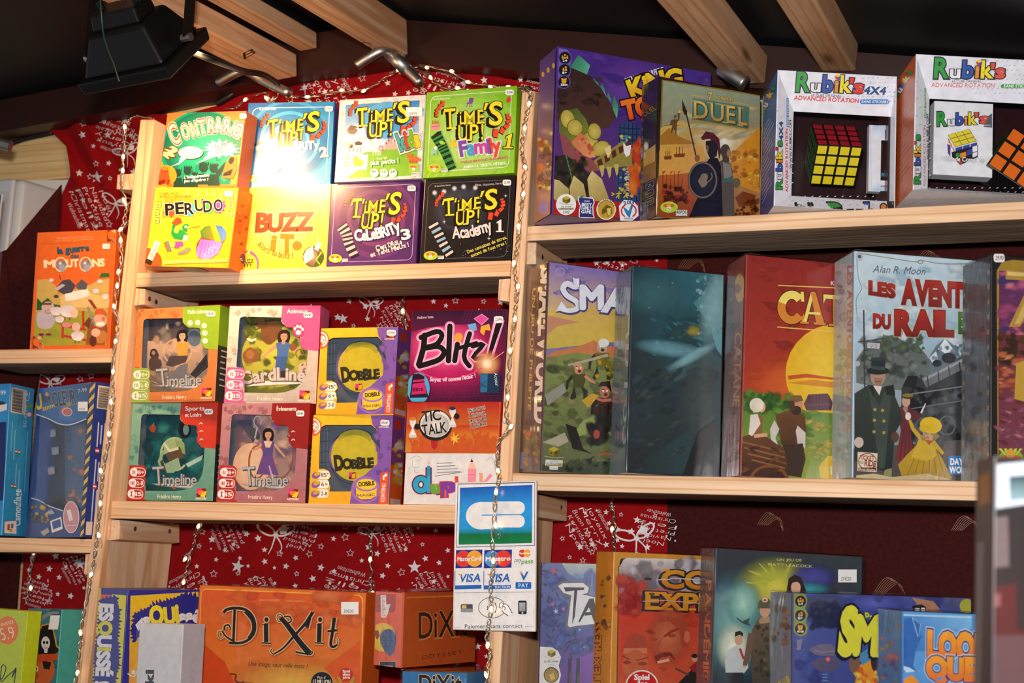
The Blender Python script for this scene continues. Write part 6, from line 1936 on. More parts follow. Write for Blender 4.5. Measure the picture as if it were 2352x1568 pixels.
def cube(b,Zk,left,right,n,tilt,roll,y,cols,label):

    a0=Art(b.O,b.M,b.w,b.d,b.h,y,0);a0.z(*Zk);a0.STEP=0

    P,Q=a0.loc(*left),a0.loc(*right);s=np.linalg.norm(Q-P);c,sn=math.cos(tilt),math.sin(tilt)

    Rx=np.array([[1,0,0],[0,c,sn],[0,-sn,c]]);cr,sr=math.cos(roll),math.sin(roll);Ry=np.array([[cr,0,-sr],[0,1,0],[sr,0,cr]])

    M=b.M @ Ry @ Rx;O=b.O+b.M @ P-M @ np.array([0,0,s])

    r=empty('puzzle_cube',mat4(O,M));tag(r,label,'puzzle cube')

    v,f=box_vf(s,s,s);bevel(mesh('cube_body',v,f,m_simple('black_cube_plastic','#0c0c0d',.3),r),.0012)

    k=Art(O,M,s,s,s,0.,8);k.clip=False

    for face,cc in zip('FTL',cols):

        k.on(face)

        for i in range(n):

            for j in range(n):

                e=.10/n;k.uvr(cc,i/n+e,j/n+e,(i+1)/n-e,(j+1)/n-e);k.lay -= 1

    k.build('colour_tiles',r,PLASTIC);return r

b,Zk=rubiks('rubik4',(0,0),True)

cube(b,Zk,(632,897),(1003,908),4,-math.radians(45),.0,.0195,('#e8d428','#b82030','#3a7a2c'),'four by four black puzzle cube with yellow front and red top, inside the white box')

bk=b.sub(.034,1);bk.z(*Zk);bk.clip=False;L0=bk.loc(1048,1278);L1=bk.loc(1048,736)

bk.solid('#dfe3ea',L0[0],b.w-.012,.034,.046,L0[2],L1[2]);bk.p('#b9d0e8',[(1085,740),(1500,740),(1500,870),(1085,860)],'#e6ecf2',(1085,740),(1085,860));bk.p('#e6ecf2',[(1085,1190),(1500,1200),(1500,1282),(1085,1276)],'#a8c8e4',(1085,1190),(1085,1280));bk.ln('#aab2be',[(1070,740),(1072,1276)],3)

bk.t("Rubik's",1192,850,1480,850,66,off=.03,ol=[(.07,'#1a1a2c')],cols=RUB,gap=.12);bk.p('#c8c8bc',[(1190,905),(1400,905),(1400,1085),(1190,1085)]);bk.t('MÉTHODE DE',1185,1130,1400,1130,26,'#3a9ac8',off=.02);bk.t('RÉSOLUTION',1158,1158,1400,1160,28,'#3a9ac8',off=.02);bk.t('sur facebook',1150,1245,1330,1250,22,'#b8324a',off=.02);bk.t('Rédaction',1206,1188,1330,1190,16,'#3a6ac8')

bk.build('method_booklet',b.root,PRINT)

b,Zk=rubiks('rubik3',(1120,-110),False)

cube(b,Zk,(2235,750),(2560,985),3,0.,-math.radians(32),.024,('#e06a1e','#e4e6ea','#2a7a3a'),'orange faced puzzle cube tilted on its corner, cut by the frame')

bk=b.sub(.030,1);bk.z(*Zk);bk.clip=False;L0=bk.loc(1577,1140);L1=bk.loc(1585,540);L2=bk.loc(2062,1120)

bk.solid('#e6e8ec',L0[0],L2[0],.030,.052,L0[2],L1[2]);bk.inset=.030

bk.t("Rubik",1615,745,1930,730,96,off=.03,ol=[(.075,'#1a1a2c')],cols=RUB,gap=.13,hs=[1.15,.72,1.,.72,1.0],up=(0,-1));bk.t("'s",1930,728,2030,722,84,'#e0523c',off=.03,ol=[(.07,'#1a1a2c')])

bk.p('#5a5e66',[(1830,748),(2062,640),(2062,760)]) if False else bk.p('#5a5e66',[(2035,660),(2062,640),(2062,760),(1990,752)]);bk.t('LE CUBE ORIGINAL',1922,748,2050,745,12,'#e4e6ea')

for i in range(3):

    for j in range(3):

        x,y=1730+i*58+j*20-6*0,815-i*16+j*34;bk.p('#1a1a1a',[(x-32,y+4),(x+28,y-14),(x+50,y+18),(x-10,y+36)]);bk.p('#e4d22a',[(x-28,y+4),(x+26,y-11),(x+45,y+16),(x-9,y+32)])

for i in range(3):bk.p('#3a48a0',[(1762+i*62,925-i*16),(1820+i*60,910-i*16),(1818+i*60,952-i*16),(1764+i*60,968-i*16)]);bk.p('#d87a2a' if i else '#c8642a',[(1700+i*20,840+i*34),(1715+i*18,862+i*34),(1722+i*18,900+i*34),(1706+i*18,880+i*30)])

bk.p('#4a3a8c',[(1695,890),(1722,905),(1720,1000),(1700,965)]);bk.p('#1a1a1a',[(1730,960),(1945,900),(1945,1000),(1800,1065),(1735,1000)]);bk.p('#e08a2a',[(1800,970),(1848,955),(1850,995),(1802,1010)]);bk.p('#3a48a0',[(1856,945),(1896,932),(1896,975),(1858,990)]);bk.p('#e8e8ec',[(1902,915),(1940,905),(1940,950),(1902,962)]);bk.p('#e8e8ec',[(1902,968),(1940,956),(1938,990),(1902,1004)]);bk.e('#3a8a3c',1782,985,18,20);bk.p('#c8442a',[(1776,1042),(1826,1030),(1806,1062)])

bk.t('Méthode Complète',1640,1028,1996,1042,34,'#eef0f2',off=.02,ol=[(.06,'#6a6e78')]);bk.build('method_booklet',b.root,PRINT)
# ------------------------------------------------------------------ right bay, middle shelf

def gradtext(a,txt,x0,y0,x1,y1,h,c,c2,ol,**k):a.t(txt,x0,y0,x1,y1,h,c,c2=c2,ol=ol,**k)

b=B['small'];a=b.a.z(1160,540,2.45);a.fill('#8a74b8','#6f6ab4','#2f3428','#7a806c')

a.q4(('#8a74b8','#7068b4','#d8a860','#d8b878'),[(245,155),(645,205),(630,420),(235,440)]);a.q4(('#d8b860','#d0a858','#d8b84a','#c8b04a'),[(235,420),(630,400),(622,600),(232,640)]);a.p('#c88a6a',[(240,450),(420,490),(300,510),(236,560)]);a.scat(['#7a70b8','#a090c4','#9a84bc'],260,180,620,330,20,14,40,3,flat=.4)

a.ring('#a898cc',310,205,26,24,5);a.p('#c87a4a',[(232,680),(290,650),(350,640),(430,620),(500,590),(560,630),(625,620),(622,700),(230,710)])

a.p('#7f8a4a',[(228,690),(400,660),(625,690),(600,1340),(200,1335)],'#5c6440',(400,680),(400,1300));a.scat(['#5a6436','#77804a','#8c8a58','#49522f','#6a6f44'],225,700,610,1300,90,14,46,7,flat=.6)

a.p('#8f8f80',[(225,900),(330,830),(345,880),(240,960)]);a.p('#a8a488',[(210,1165),(335,1110),(360,1160),(300,1190)]);a.p('#8a9a50',[(390,1110),(440,1040),(500,1020),(500,1100),(420,1130)])

def fighter(a,x,y,s,skin,cloth,dark,arm=(1,-.4),ear=False):

    a.p(dark,[(x-s*.6,y+s*2.2),(x-s*.3,y+s*3.9),(x-s*.9,y+s*4.2),(x-s*1.2,y+s*3.9),(x-s*.8,y+s*3)]);a.p(dark,[(x+s*.2,y+s*2.2),(x+s*1.2,y+s*3),(x+s*1.1,y+s*4.2),(x+s*.6,y+s*4.1),(x+s*.6,y+s*3.2)])

    a.ln(dark,[(x-s*.8,y+s*1.0),(x-s*1.5,y+s*1.8),(x-s*1.6,y+s*2.8)],s*.5,s*.3);a.p(cloth,[(x-s*.9,y+s*.75),(x+s*.9,y+s*.7),(x+s*.9,y+s*1.6),(x+s*.6,y+s*2.5),(x-s*.7,y+s*2.5),(x-s*.8,y+s*1.6)]);a.ln(skin,[(x+s*.8,y+s*1.0),(x+s*(.8+arm[0]*.8),y+s*(1.2+arm[1]*.6)),(x+s*(.8+arm[0]*1.6),y+s*(1+arm[1]*1.6))],s*.4,s*.26)

    a.blob(skin,x,y,s*.62,s*.76,int(x),.08);a.e('#5a1c14',x+s*.1,y+s*.36,s*.24,s*.2);a.e('#f0e8d0',x-s*.2,y-s*.1,s*.12);a.e('#f0e8d0',x+s*.25,y-s*.1,s*.12);a.ln('#3a1c10',[(x-s*.4,y-s*.3),(x-s*.05,y-s*.2)],s*.1)

    if ear:a.p(skin,[(x-s*.5,y-s*.1),(x-s*1.1,y-s*.9),(x-s*.3,y-s*.4)])

fighter(a,415,750,42,'#d08a6a','#4a4a20','#2a2c1c',(.9,.6),True);fighter(a,545,630,44,'#b0a48a','#6a6420','#2c2c22',(-3.2,.8));a.e('#e8e6e0',555,606,30,24);a.scat(['#c8a81e','#8a7a1c'],510,680,600,800,10,8,20,4)

fighter(a,562,880,46,'#b8705a','#5a2a1c','#1e1a18',(-1.4,-.2));a.p('#2a1a18',[(525,850),(540,825),(590,820),(600,880),(570,850)]);a.p('#c89a2a',[(430,930),(490,890),(530,900),(470,970)]);a.p('#201a18',[(340,1060),(400,1080),(440,1200),(490,1230),(380,1200)]);a.scat(['#1e1c1a','#2c2824','#3a2018'],470,960,600,1160,30,14,34,6);a.e('#a8423a',515,1120,18,26);a.ln('#c84a3c',[(525,1240),(560,1225),(590,1235)],7);a.ln('#17171a',[(350,1320),(430,1290),(500,1245)],7);a.ln('#17171a',[(350,1320),(345,1300)],4)

a.p('#3a4632',[(200,1290),(600,1270),(600,1345),(200,1340)]);a.scat(['#20281e','#4a563a'],330,1270,600,1335,24,10,24,9)

def fancy_s(a,col,g=0,dx=0,dy=0):

    a.ln(col,[(400+dx,245+dy),(398+dx,290+dy),(350+dx,272+dy),(326+dx,300+dy),(350+dx,340+dy),(400+dx,372+dy),(408+dx,410+dy),(362+dx,424+dy),(310+dx,412+dy)],34+g,26+g,sm=4);a.p(col,[(286+dx-g/3,430+dy+g/4),(318+dx,370+dy-g/2),(350+dx,415+dy+g/3)]);a.p(col,[(380+dx-g/3,236+dy-g/2),(412+dx+g/3,252+dy),(414+dx,305+dy+g/3),(392+dx-g/3,285+dy)])

fancy_s(a,'#4a3c7c',12,3,5);fancy_s(a,'#e4e8f0')

a.t('mall',428,412,770,470,118,'#e4e8f0',off=.05,ol=[(.09,'#4a3c7c',3,4)],hs=[1.05,.95,1.1,1.1],up=(0,-1)) if False else a.t('M',428,412,548,412,126,'#e4e8f0',off=.05,ol=[(.09,'#4a3c7c',3,4)]);a.t('A',552,425,680,442,130,'#e4e8f0',off=.05,ol=[(.09,'#4a3c7c',3,4)]);a.t('LL',690,445,780,455,120,'#e4e8f0',off=.05)

dorcube(a,275,1218,30);a.p('#d8dad2',[(228,1262),(325,1266),(322,1300),(298,1302),(298,1320),(250,1318),(250,1300),(226,1296)]);a.t("AS D'OR",255,1275,300,1277,8,'#4a4a40');a.t("JEU DE L'ANNÉE",232,1287,320,1290,9,'#4a4a40',off=.01);a.r('#8a6a1c',232,1290,320,1297);a.t('2010',258,1316,294,1317,9,'#8a8a80')

a.on('L');a.fill('#6a4a38','#5a3a2a','#4a2a1c','#3a2418');a.scat(['#8a6a3a','#a8821e','#6a7a2c','#c8642a','#4a5a24'],*a.px(.15,.78),*a.px(.9,.98),30,8,22,4);a.uvr('#5a78b0',.04,.9,.2,.98)

a.t('SMALLWORLD',*a.px(.68,.02),*a.px(.62,.765),66,'#f0e0c8',off=.05,ol=[(.09,'#2a1410')],jit=.12);a.t('UN JEU DE PHILIPPE',*a.px(.3,.1),*a.px(.3,.7),16,'#c8a03a',off=.02);a.t('KEYAERTS',*a.px(.86,.3),*a.px(.86,.5),12,'#b83a24');a.on('F');b.done().wrap(faces='FLT')

# --- dark teal, untitled

b=B['abyss'];b.mat=GLOSSY;a=b.a.z(1160,540,2.45);a.fill('#12323e','#1d5a68','#12303c','#161a1e')

a.q4(('#143642','#2a6e7c','#2c5a64','#1c3038'),[(712,185),(1245,220),(1235,640),(700,640)]);a.q4(('#1c2a30','#2c5058','#2a4a50','#1a2024'),[(700,640),(1235,640),(1205,1350),(682,1335)])

a.gl('#2c6470',1030,560,240,150,rot=-12,c2='#173a44');a.gl('#1d4652',1040,545,150,84,rot=-10,c2='#2a4a3c');a.gl('#1a3a34',1060,540,60,46,c2='#8a8a3a');a.e('#2a3a1c',1062,540,16,22)

for r,c in ((1,'#5f9aa4'),(2,'#4a8490'),(3,'#7ab0b8')):a.ln(c,[(840+r*10,590+r*10),(890,640+r*4),(960,655),(1040,640+r*4),(1150,625+r*5)],26-r*6,6,sm=4)

a.p('#3f7a86',[(1160,235),(1240,230),(1235,700),(1190,640),(1150,500),(1060,380),(1100,350)],'#5f9aa4',(1100,300),(1235,400));a.scat(['#6aa4ac','#8fc0c4','#4a8490','#35707c'],1080,240,1235,560,70,4,14,5);a.scat(['#2a6470','#1c4a56','#3a7a84'],830,470,1120,680,50,8,30,8,flat=.35,rot=15)

a.p('#3a5c60',[(900,740),(1140,640),(1220,700),(1210,1000),(1060,1090),(1010,900)],'#2a3c40',(1140,640),(1060,1090));a.p('#24363c',[(690,980),(1080,760),(1030,1100),(690,1330)],'#1c2428',(900,900),(800,1300));a.scat(['#2a3c42','#35444a','#22302f','#3a4444'],700,760,1180,1320,70,16,50,9,flat=.4,rot=-30)

a.gl('#86bac0',1185,400,80,230,12,al=.7);a.gl('#6aa0ac',930,640,190,46,8,al=.8);a.gl('#8fc4cc',1060,680,150,30,-28,al=.7);a.gl('#3f747c',830,330,160,120,al=.6);a.gl('#4a5858',1110,900,130,260,14,al=.6);a.gl('#b8a83a',1062,540,34,26,al=.6)

a.p('#11191c',[(1085,1100),(1200,1020),(1200,1350),(1000,1350)]);a.scat(['#7fb4bc','#a8d0d0'],760,240,1180,420,8,2,5,4)

a.on('L');a.fill('#50687a','#3f5868','#4a626c','#6a8088');a.scat(['#5c7484','#3f5664','#7a8c94'],*a.px(.1,.05),*a.px(.9,.95),40,8,24,4);a.t('ABYSS',*a.px(.72,.2),*a.px(.72,.86),44,'#98a8b0',off=.01);a.on('F');b.done().wrap(faces='FLT')

# --- red with the yellow sun

b=B['catan'];a=b.a.z(1640,540,2.449);a.q4(('#8a201c','#96241e','#b83c20','#a8341e'),[(170,110),(950,180),(950,900),(140,900)])

a.scat(['#942a20','#8c241c','#a83020'],180,140,680,820,30,20,60,3,flat=.4);a.gl('#d8461e',560,840,420,190,c2='#e0702a');a.e('#e6b422',690,780,288,282,c2='#f0cc3a');a.p('#c8521e',[(415,790),(520,778),(660,800),(760,800),(660,812),(520,800),(420,812)]);a.p('#d88a24',[(410,830),(560,812),(700,830),(700,860),(540,845)])

a.t('KLAUS TEUBER',657,280,900,300,22,'#ece4d8',off=.02,up=(0,-1));a.ln('#e8c45a',[(360,282),(900,305)],6);a.ln('#e8c45a',[(356,516),(900,560)],6)

for g,dx,dy in ((9,4,4),(0,0,0)):

    c1,c2=('#3a1408','#3a1408') if g else ('#f2dc6a','#d8862a')

    a.ring(c1,437,406,80+g/2,94+g/2,46+g,38,322) if g else [a.ring(c2,437,406,80,94,46,38,200),a.ring(c1,437,406,80,94,46,200,322)]

    a.p(c1,[(487-g/2,318-g/2),(505+g/2,318-g/2),(508+g/2,375+g/2),(490,372)]);a.p(c2,[(488,468),(505,440),(512+g/2,478+g/2),(495,488)])

    a.p(c1,[(545-g/2,320-g/2),(565+g/2,320-g/2),(520+g/2,490+g/2),(500-g/2,490+g/2)]);a.p(c2,[(545,322-g),(572+g/2,322-g/2),(622+g/2,500+g/2),(575-g/2,498+g/2)]);a.p(c1,[(522,430-g/2),(595,434-g/2),(598,448+g/2),(520,444+g/2)]);a.p(c2,[(485-g/2,484-g/2),(535+g/2,488),(535+g/2,500+g/2),(485-g/2,497+g/2)]);a.p(c2,[(560-g/2,490),(628+g/2,494),(628+g/2,506+g/2),(560-g/2,502+g/2)])

    a.p(c1,[(615-g/2,332-g/2),(770,342-g/2),(770,392+g/2),(755,368),(630,356+g/2),(615-g/2,385+g/2)]);a.p(c2,[(668-g/2,340),(712+g/2,343),(712+g/2,510+g/2),(668-g/2,506+g/2)]);a.p(c2,[(645-g/2,498),(735+g/2,503),(735+g/2,515+g/2),(645-g/2,510+g/2)])

a.t('ANE',760,515,930,535,180,'#e8b03a',off=.02)

a.p('#4f7a2a',[(160,905),(230,880),(330,910),(430,930),(520,990),(670,1000),(690,1370),(140,1365)],'#8a9a34',(400,900),(400,1300));a.scat(['#3f6a24','#2f5a1e','#5a8a30'],165,890,430,985,40,12,30,5);a.scat(['#b8a83a','#9aa83a','#c8b44a','#6f8a30'],480,1000,680,1280,50,8,30,6,flat=.5);a.scat(['#5a8a34','#6f9a3a','#4a7a2c'],260,990,560,1180,36,14,36,8,flat=.5)

a.p('#5a3a4a',[(505,950),(530,895),(640,890),(668,940),(660,985),(520,985)]);[a.ln('#4a2a24',[(540+i*18,900),(530+i*20,985)],4) for i in range(7)];a.p('#6a4a44',[(510,950),(650,945),(652,955),(512,960)])

a.p('#6a3f24',[(140,1140),(230,1110),(330,1150),(415,1210),(420,1370),(140,1366)],'#3a2014',(300,1120),(300,1360));[a.ln('#8a5a34',[(150+i*20,1160+i*34),(400,1220+i*30)],10) for i in range(4)];a.ring('#7a4a2a',310,1380,110,90,16,180,360);a.scat(['#4a2a1a','#7a4f2c'],150,1150,400,1350,24,10,28,4,flat=.3)

# settlers

a.p('#8a5a34',[(240,1010),(275,1020),(270,1120),(225,1130)]);a.p('#e0d4c8',[(205,1010),(245,1005),(262,1060),(215,1130),(195,1120)]);a.e('#d8a07c',268,965,22,32);a.e('#e4d8c4',240,955,40,40);a.p('#d8ccb8',[(205,970),(225,1000),(250,985),(215,940)]);a.ln('#d8a07c',[(225,1130),(300,1122)],20)

a.p('#6a4426',[(345,1010),(430,980),(510,1010),(520,1110),(450,1190),(380,1180),(360,1080)],'#4a2c18',(400,990),(440,1190));a.p('#cfc4bc',[(340,1040),(368,1090),(345,1140),(360,1180),(320,1150),(315,1090)]);a.p('#cfc4bc',[(470,1070),(515,1110),(512,1200),(470,1170),(460,1100)]);a.p('#3a281c',[(385,1180),(500,1170),(515,1260),(490,1362),(415,1350),(410,1250)]);a.e('#c8906c',478,960,24,40);a.e('#3a2418',462,985,30,26);a.p('#7a5a34',[(415,930),(440,900),(490,900),(503,930),(440,945)]);a.p('#4a3420',[(420,930),(450,930),(455,985),(425,985)])

a.p('#d8b42a',[(590,1300),(640,1240),(700,1240),(700,1370),(600,1370)]);a.r('#e8e4dc',655,1300,668,1345)

a.on('L');a.fill('#7a4a4a','#8a4a44','#7a4a44','#8a5a54');a.e('#c8a04a',*a.px(.7,.14),28,80);a.scat(['#6a3c40','#9a6058','#b08474'],*a.px(.1,.1),*a.px(.9,.95),30,8,26,3);a.t('CATANE',*a.px(.5,.34),*a.px(.5,.68),38,'#b89058',off=.01);a.on('F');b.done().wrap(faces='FLT')

# --- pale blue with the locomotive

b=B['rail'];a=b.a.z(1640,540,2.449);a.fill('#c2d8e2','#b4d4e4','#4a4f54','#8a9094')

a.q4(('#c8dce4','#c4dce8','#8fb4c8','#a8c4d0'),[(783,95),(1600,160),(1600,640),(783,640)]);a.scat(['#a8cbdc','#d4e4ea','#bcd6e2','#dce8ec'],830,180,1560,600,60,30,80,3,flat=.5)

a.p('#5f7480',[(1200,700),(1250,620),(1300,580),(1350,620),(1400,610),(1460,680),(1560,640),(1560,800),(1200,800)]);a.p('#dfe8ee',[(1260,640),(1300,580),(1345,640),(1310,670)]);a.p('#cfdce4',[(1210,690),(1250,650),(1260,700),(1230,720)]);a.scat(['#8aa0ac','#e4ecf0','#5a7284'],1230,610,1400,700,18,6,16,4)

a.p('#55605c',[(800,700),(870,600),(930,580),(1000,560),(1080,600),(1140,610),(1200,680),(1220,760),(1120,880),(940,860),(800,830)],'#6a7470',(1000,560),(1000,880));a.scat(['#4a5650','#6f7a74','#7f8a84','#3c4642'],830,590,1190,830,80,8,26,6);a.scat(['#4f5f4a','#5f6f54'],940,570,1160,650,26,10,24,7)

a.p('#2c3034',[(1055,860),(1100,800),(1180,800),(1260,760),(1400,680),(1600,660),(1600,1240),(1050,1150)],'#3a3e42',(1200,760),(1200,1100));a.ln('#6a7074',[(1180,830),(1400,720),(1600,690)],60);a.ln('#9aa0a4',[(1180,812),(1400,702)],14);[a.ln('#2c3034',[(1200+i*60,790-i*26),(1206+i*60,850-i*28)],6) for i in range(4)];a.e('#202428',1255,720,26,20);a.e('#202428',1320,690,40,30);a.p('#1c2024',[(1060,850),(1090,790),(1150,790),(1130,860)]);a.scat(['#1c2024','#4a5056','#5f666c','#14171a'],1060,860,1400,1180,80,8,30,8);[a.ring('#5a6066',1180+i*130,1080-i*10,50,56,8) for i in range(3)];a.ln('#7a8084',[(1060,900),(1400,850)],7);a.ln('#6a7074',[(1080,980),(1400,930)],6)

a.p('#4f4a48',[(785,1200),(1400,1150),(1400,1380),(785,1370)])

a.ln('#3a3a3c',[(842,420),(848,860)],8);a.ln('#3a3a3c',[(810,600),(960,580)],6);a.ring('#3a3a3c',878,690,18,16,4);a.p('#b9babc',[(862,600),(936,606),(930,642),(860,636)]);a.frame('#4a4a4c',[(862,600),(936,606),(930,642),(860,636)],4);a.t('V 2',878,632,916,634,18,'#5a5a5c')

# lady in red

a.p('#5a2a30',[(1035,970),(1080,950),(1130,990),(1165,1010),(1150,1040),(1105,1040),(1110,1150),(1155,1250),(1020,1270),(1050,1100)],'#7a2c30',(1060,960),(1080,1270));[a.ln('#4a1c22',[(1070+i*14,1080),(1045+i*26,1260)],4) for i in range(4)];a.e('#c8a088',1080,935,24,30);a.e('#4a3a24',1090,905,34,16);a.e('#8a7434',1090,900,30,10);a.p('#a87a7c',[(1060,970),(1090,960),(1085,1020)]);a.e('#e4d8c8',1092,1018,16,22);a.ln('#d8d8dc',[(1165,1000),(1190,945)],12,5)

# man in the long coat

a.p('#2f3a34',[(790,890),(870,840),(1000,860),(1040,960),(1060,1040),(1020,1110),(1000,1310),(960,1330),(860,1290),(790,1270)],'#1f2a26',(880,850),(900,1310));a.p('#3c4840',[(870,850),(930,960),(960,880),(1000,870),(960,1310),(930,1310)]);[a.e('#a8924a',x,y,9) for x,y in ((905,980),(948,985),(902,1040),(956,1045),(900,1105),(955,1110))];a.p('#1c2420',[(960,850),(1010,840),(1020,900),(970,900)]);a.p('#1c2420',[(900,845),(870,850),(900,920)])

a.e('#b08a74',922,790,42,58);a.p('#9a7460',[(900,800),(950,805),(935,850),(905,845)]);a.ln('#4a3024',[(898,775),(916,780)],5);a.ln('#4a3024',[(932,780),(952,778)],5);a.ln('#5a3a2c',[(905,822),(940,824)],4);a.p('#d8d4cc',[(895,845),(945,850),(930,900)]);a.e('#1c2424',922,762,64,22);a.p('#1f2c2c',[(884,690),(962,700),(962,765),(886,755)]);a.e('#2c3a3a',923,696,40,10);a.p('#3a4a48',[(886,735),(962,742),(962,760),(886,752)]);a.e('#c8b8a8',815,1165,26,30);a.p('#8a8a5a',[(960,1320),(1000,1310),(1000,1360),(950,1360)]);a.e('#5a3a2c',1018,1135,22,30)

# girl in yellow

a.p('#c8a42c',[(1090,1230),(1150,1170),(1230,1170),(1280,1250),(1340,1368),(1060,1370),(1035,1290)],'#a8862a',(1180,1170),(1180,1370));[a.ln('#8a6c1c',[(1150+i*20,1200),(1080+i*44,1366)],4) for i in range(6)];a.ln('#c8a42c',[(1170,1150),(1120,1090),(1100,1040)],26,16);a.p('#d0ac34',[(1150,1150),(1230,1140),(1250,1240),(1200,1270),(1110,1250)]);a.ln('#c8a42c',[(1230,1160),(1290,1230)],26,18);a.e('#c8a080',1210,1110,36,40);a.scat(['#b8a070','#a88c5c'],1165,1095,1260,1150,16,8,14,4);a.e('#e0bc28',1220,1068,62,46,rot=10);a.e('#d8b224',1185,1085,30,22);a.p('#a85a34',[(1185,1150),(1235,1155),(1210,1180)])

a.p('#c8b488',[(800,1350),(900,1340),(1000,1360),(1200,1340),(1340,1375),(800,1375)])

# frame of scrolls

a.ln('#8a8a80',[(815,100),(1000,130),(1140,150),(1160,140),(1280,160),(1420,160)],4,sm=4);a.ln('#8a8a80',[(800,110),(812,240),(830,300),(800,360),(805,460)],4,sm=4);a.e('#b0b8bc',816,120,22,24);a.e('#4a5a6a',818,120,10);a.e('#b0b4b8',808,722,14,16);a.e('#b0b4b8',808,470,12,14);a.ring('#8a8a80',1160,150,16,12,4)

a.t('Alan R. Moon',892,208,1185,222,40,'#5a6068',sh=.3,up=(0,-1))

for tx,x0,y0,x1,y1,h in (('LES',875,330,1015,350,70),('AVENTURIERS',1062,380,1720,420,124),('DU',898,518,990,524,72),('RAIL',1024,556,1340,562,128)):

    a.t(tx,x0,y0,x1,y1,h,'#b02a22',off=.05,ol=[(.09,'#d8c49a'),(.075,'#6a1c18')],c2='#7a1c18',up=(0,-1),gap=.1)

a.t('EUROPE',1378,545,1620,560,104,'#5a8a2a',off=.05,ol=[(.09,'#d8c49a'),(.075,'#2a4a18')],c2='#2f6a24',up=(0,-1))

a.p('#d8cdb4',[(808,1218),(920,1226),(915,1332),(806,1326)]);a.e('#8a3a20',863,1272,52,48);a.e('#e4d8bc',863,1272,47,42);a.t('TICKET',820,1262,900,1268,26,'#8a2a1c',off=.03);a.t('TO',818,1285,840,1286,14,'#8a2a1c',off=.03);a.t('RIDE',846,1296,908,1302,32,'#8a2a1c',off=.03);a.r('#6a2a1c',812,1306,912,1326,4);a.t('Boardgame',818,1322,906,1326,14,'#e8dcc4',off=.01)

a.r('#2f7ab8',1318,1240,1480,1345,12);a.t('DAYS OF',1330,1290,1470,1292,34,'#eef2f6',off=.05);a.t('WONDER',1325,1336,1475,1338,34,'#eef2f6',off=.05)

a.on('L');a.fill('#b0bcc4','#bcccd4','#8a8e90','#9aa0a4');a.scat(['#9aa8b0','#c4d0d4','#8a9298'],*a.px(.1,.05),*a.px(.9,.95),36,8,26,3);a.t('LES AVENTURIERS DU RAIL',*a.px(.66,.05),*a.px(.72,.8),30,'#b06a5a',off=.04);a.t('EUROPE',*a.px(.36,.42),*a.px(.36,.68),20,'#7a9a5a',off=.03);a.on('F');b.done().wrap(faces='FLT')

# --- purple sunset, cut by the frame

b=B['seven'];a=b.a.z(1640,540,2.449);a.fill('#15151b');a.p('#a8862c',[(1590,200),(1620,150),(1680,138),(2100,170),(2100,1300),(1595,1300)])

a.q4(('#5a2a5c','#4a4080','#8a3a4a','#7a3040'),[(1604,200),(2100,200),(2100,760),(1600,760)]);a.scat(['#a84a7a','#c8608a','#7a3a74','#3f3a7c','#d87a8a'],1610,170,1860,580,50,16,50,4,flat=.5);a.q4(('#6a2c34','#7a3a3a','#8a4a5a','#7a3a4a'),[(1600,560),(2100,560),(2100,1270),(1600,1270)]);a.scat(['#3a2418','#4a2c1c','#5a3a1c'],1602,560,1744,720,30,10,26,5);a.scat(['#c86a44','#a8503c','#d88a5a','#8a3a3a'],1602,640,1800,900,40,12,34,6,flat=.5);a.scat(['#8a4a64','#a85a74','#6a2c44','#c87a84'],1602,900,1800,1200,50,10,30,7,flat=.4);a.p('#c8a03a',[(1700,720),(1760,700),(1760,940),(1690,920)])

a.p('#b8903c',[(1640,195),(1900,215),(1900,262),(1720,515),(1658,515),(1780,260),(1690,250),(1640,248)]);a.p('#e4c878',[(1648,203),(1890,222),(1890,240),(1650,226)]);a.p('#d8b862',[(1800,262),(1860,262),(1720,500),(1690,500)])

a.e('#8ab82c',1670,1270,76,66);[a.p('#c8d84a',[(1670,1270),(1600+i*30,1200),(1616+i*30,1198)]) for i in range(5)];a.e('#d86a2c',1670,1252,60,18);a.e('#e8a43a',1668,1230,24,26)

a.on('L');a.fill('#3a4048','#2c3036','#4a4e56','#5a5a60');a.scat(['#4a525a','#2a3038','#6a4a4a','#5a6a7a'],*a.px(.15,.3),*a.px(.9,.97),40,8,26,3)

for i in range(28):a.uvr('#8a7444' if i % 2 else '#3a3428',.03,.03+i*.034,.09,.05+i*.034);a.uvr('#8a7444' if i % 2 else '#3a3428',.88,.03+i*.034,.94,.05+i*.034)

a.on('F');b.done().sticker('29,90',1574,104,1636,152,14,sk=-.05);b.wrap(faces='FLT')

# ------------------------------------------------------------------ right bay, lowest shelf

b=B['takenoko'];a=b.a.z(1200,1140,3.663);a.q4(('#5a649c','#6a78a8','#3a4a8c','#3c4a8a'),[(145,550),(760,560),(760,1100),(140,1100)]);a.q4(('#3c4a8a','#4a4a94','#6a3a8c','#5a3a84'),[(140,1100),(760,1100),(760,1600),(138,1600)])

a.p('#a8b4a8',[(330,560),(620,568),(620,680),(450,690),(380,640)],'#7a90b0',(480,560),(480,690));a.gl('#6a88c8',470,900,190,240,c2='#9ab8e0');a.scat(['#4a5ca4','#5a6cb0','#3a488c'],160,660,620,1300,40,20,60,3)

g_=random.Random(5)

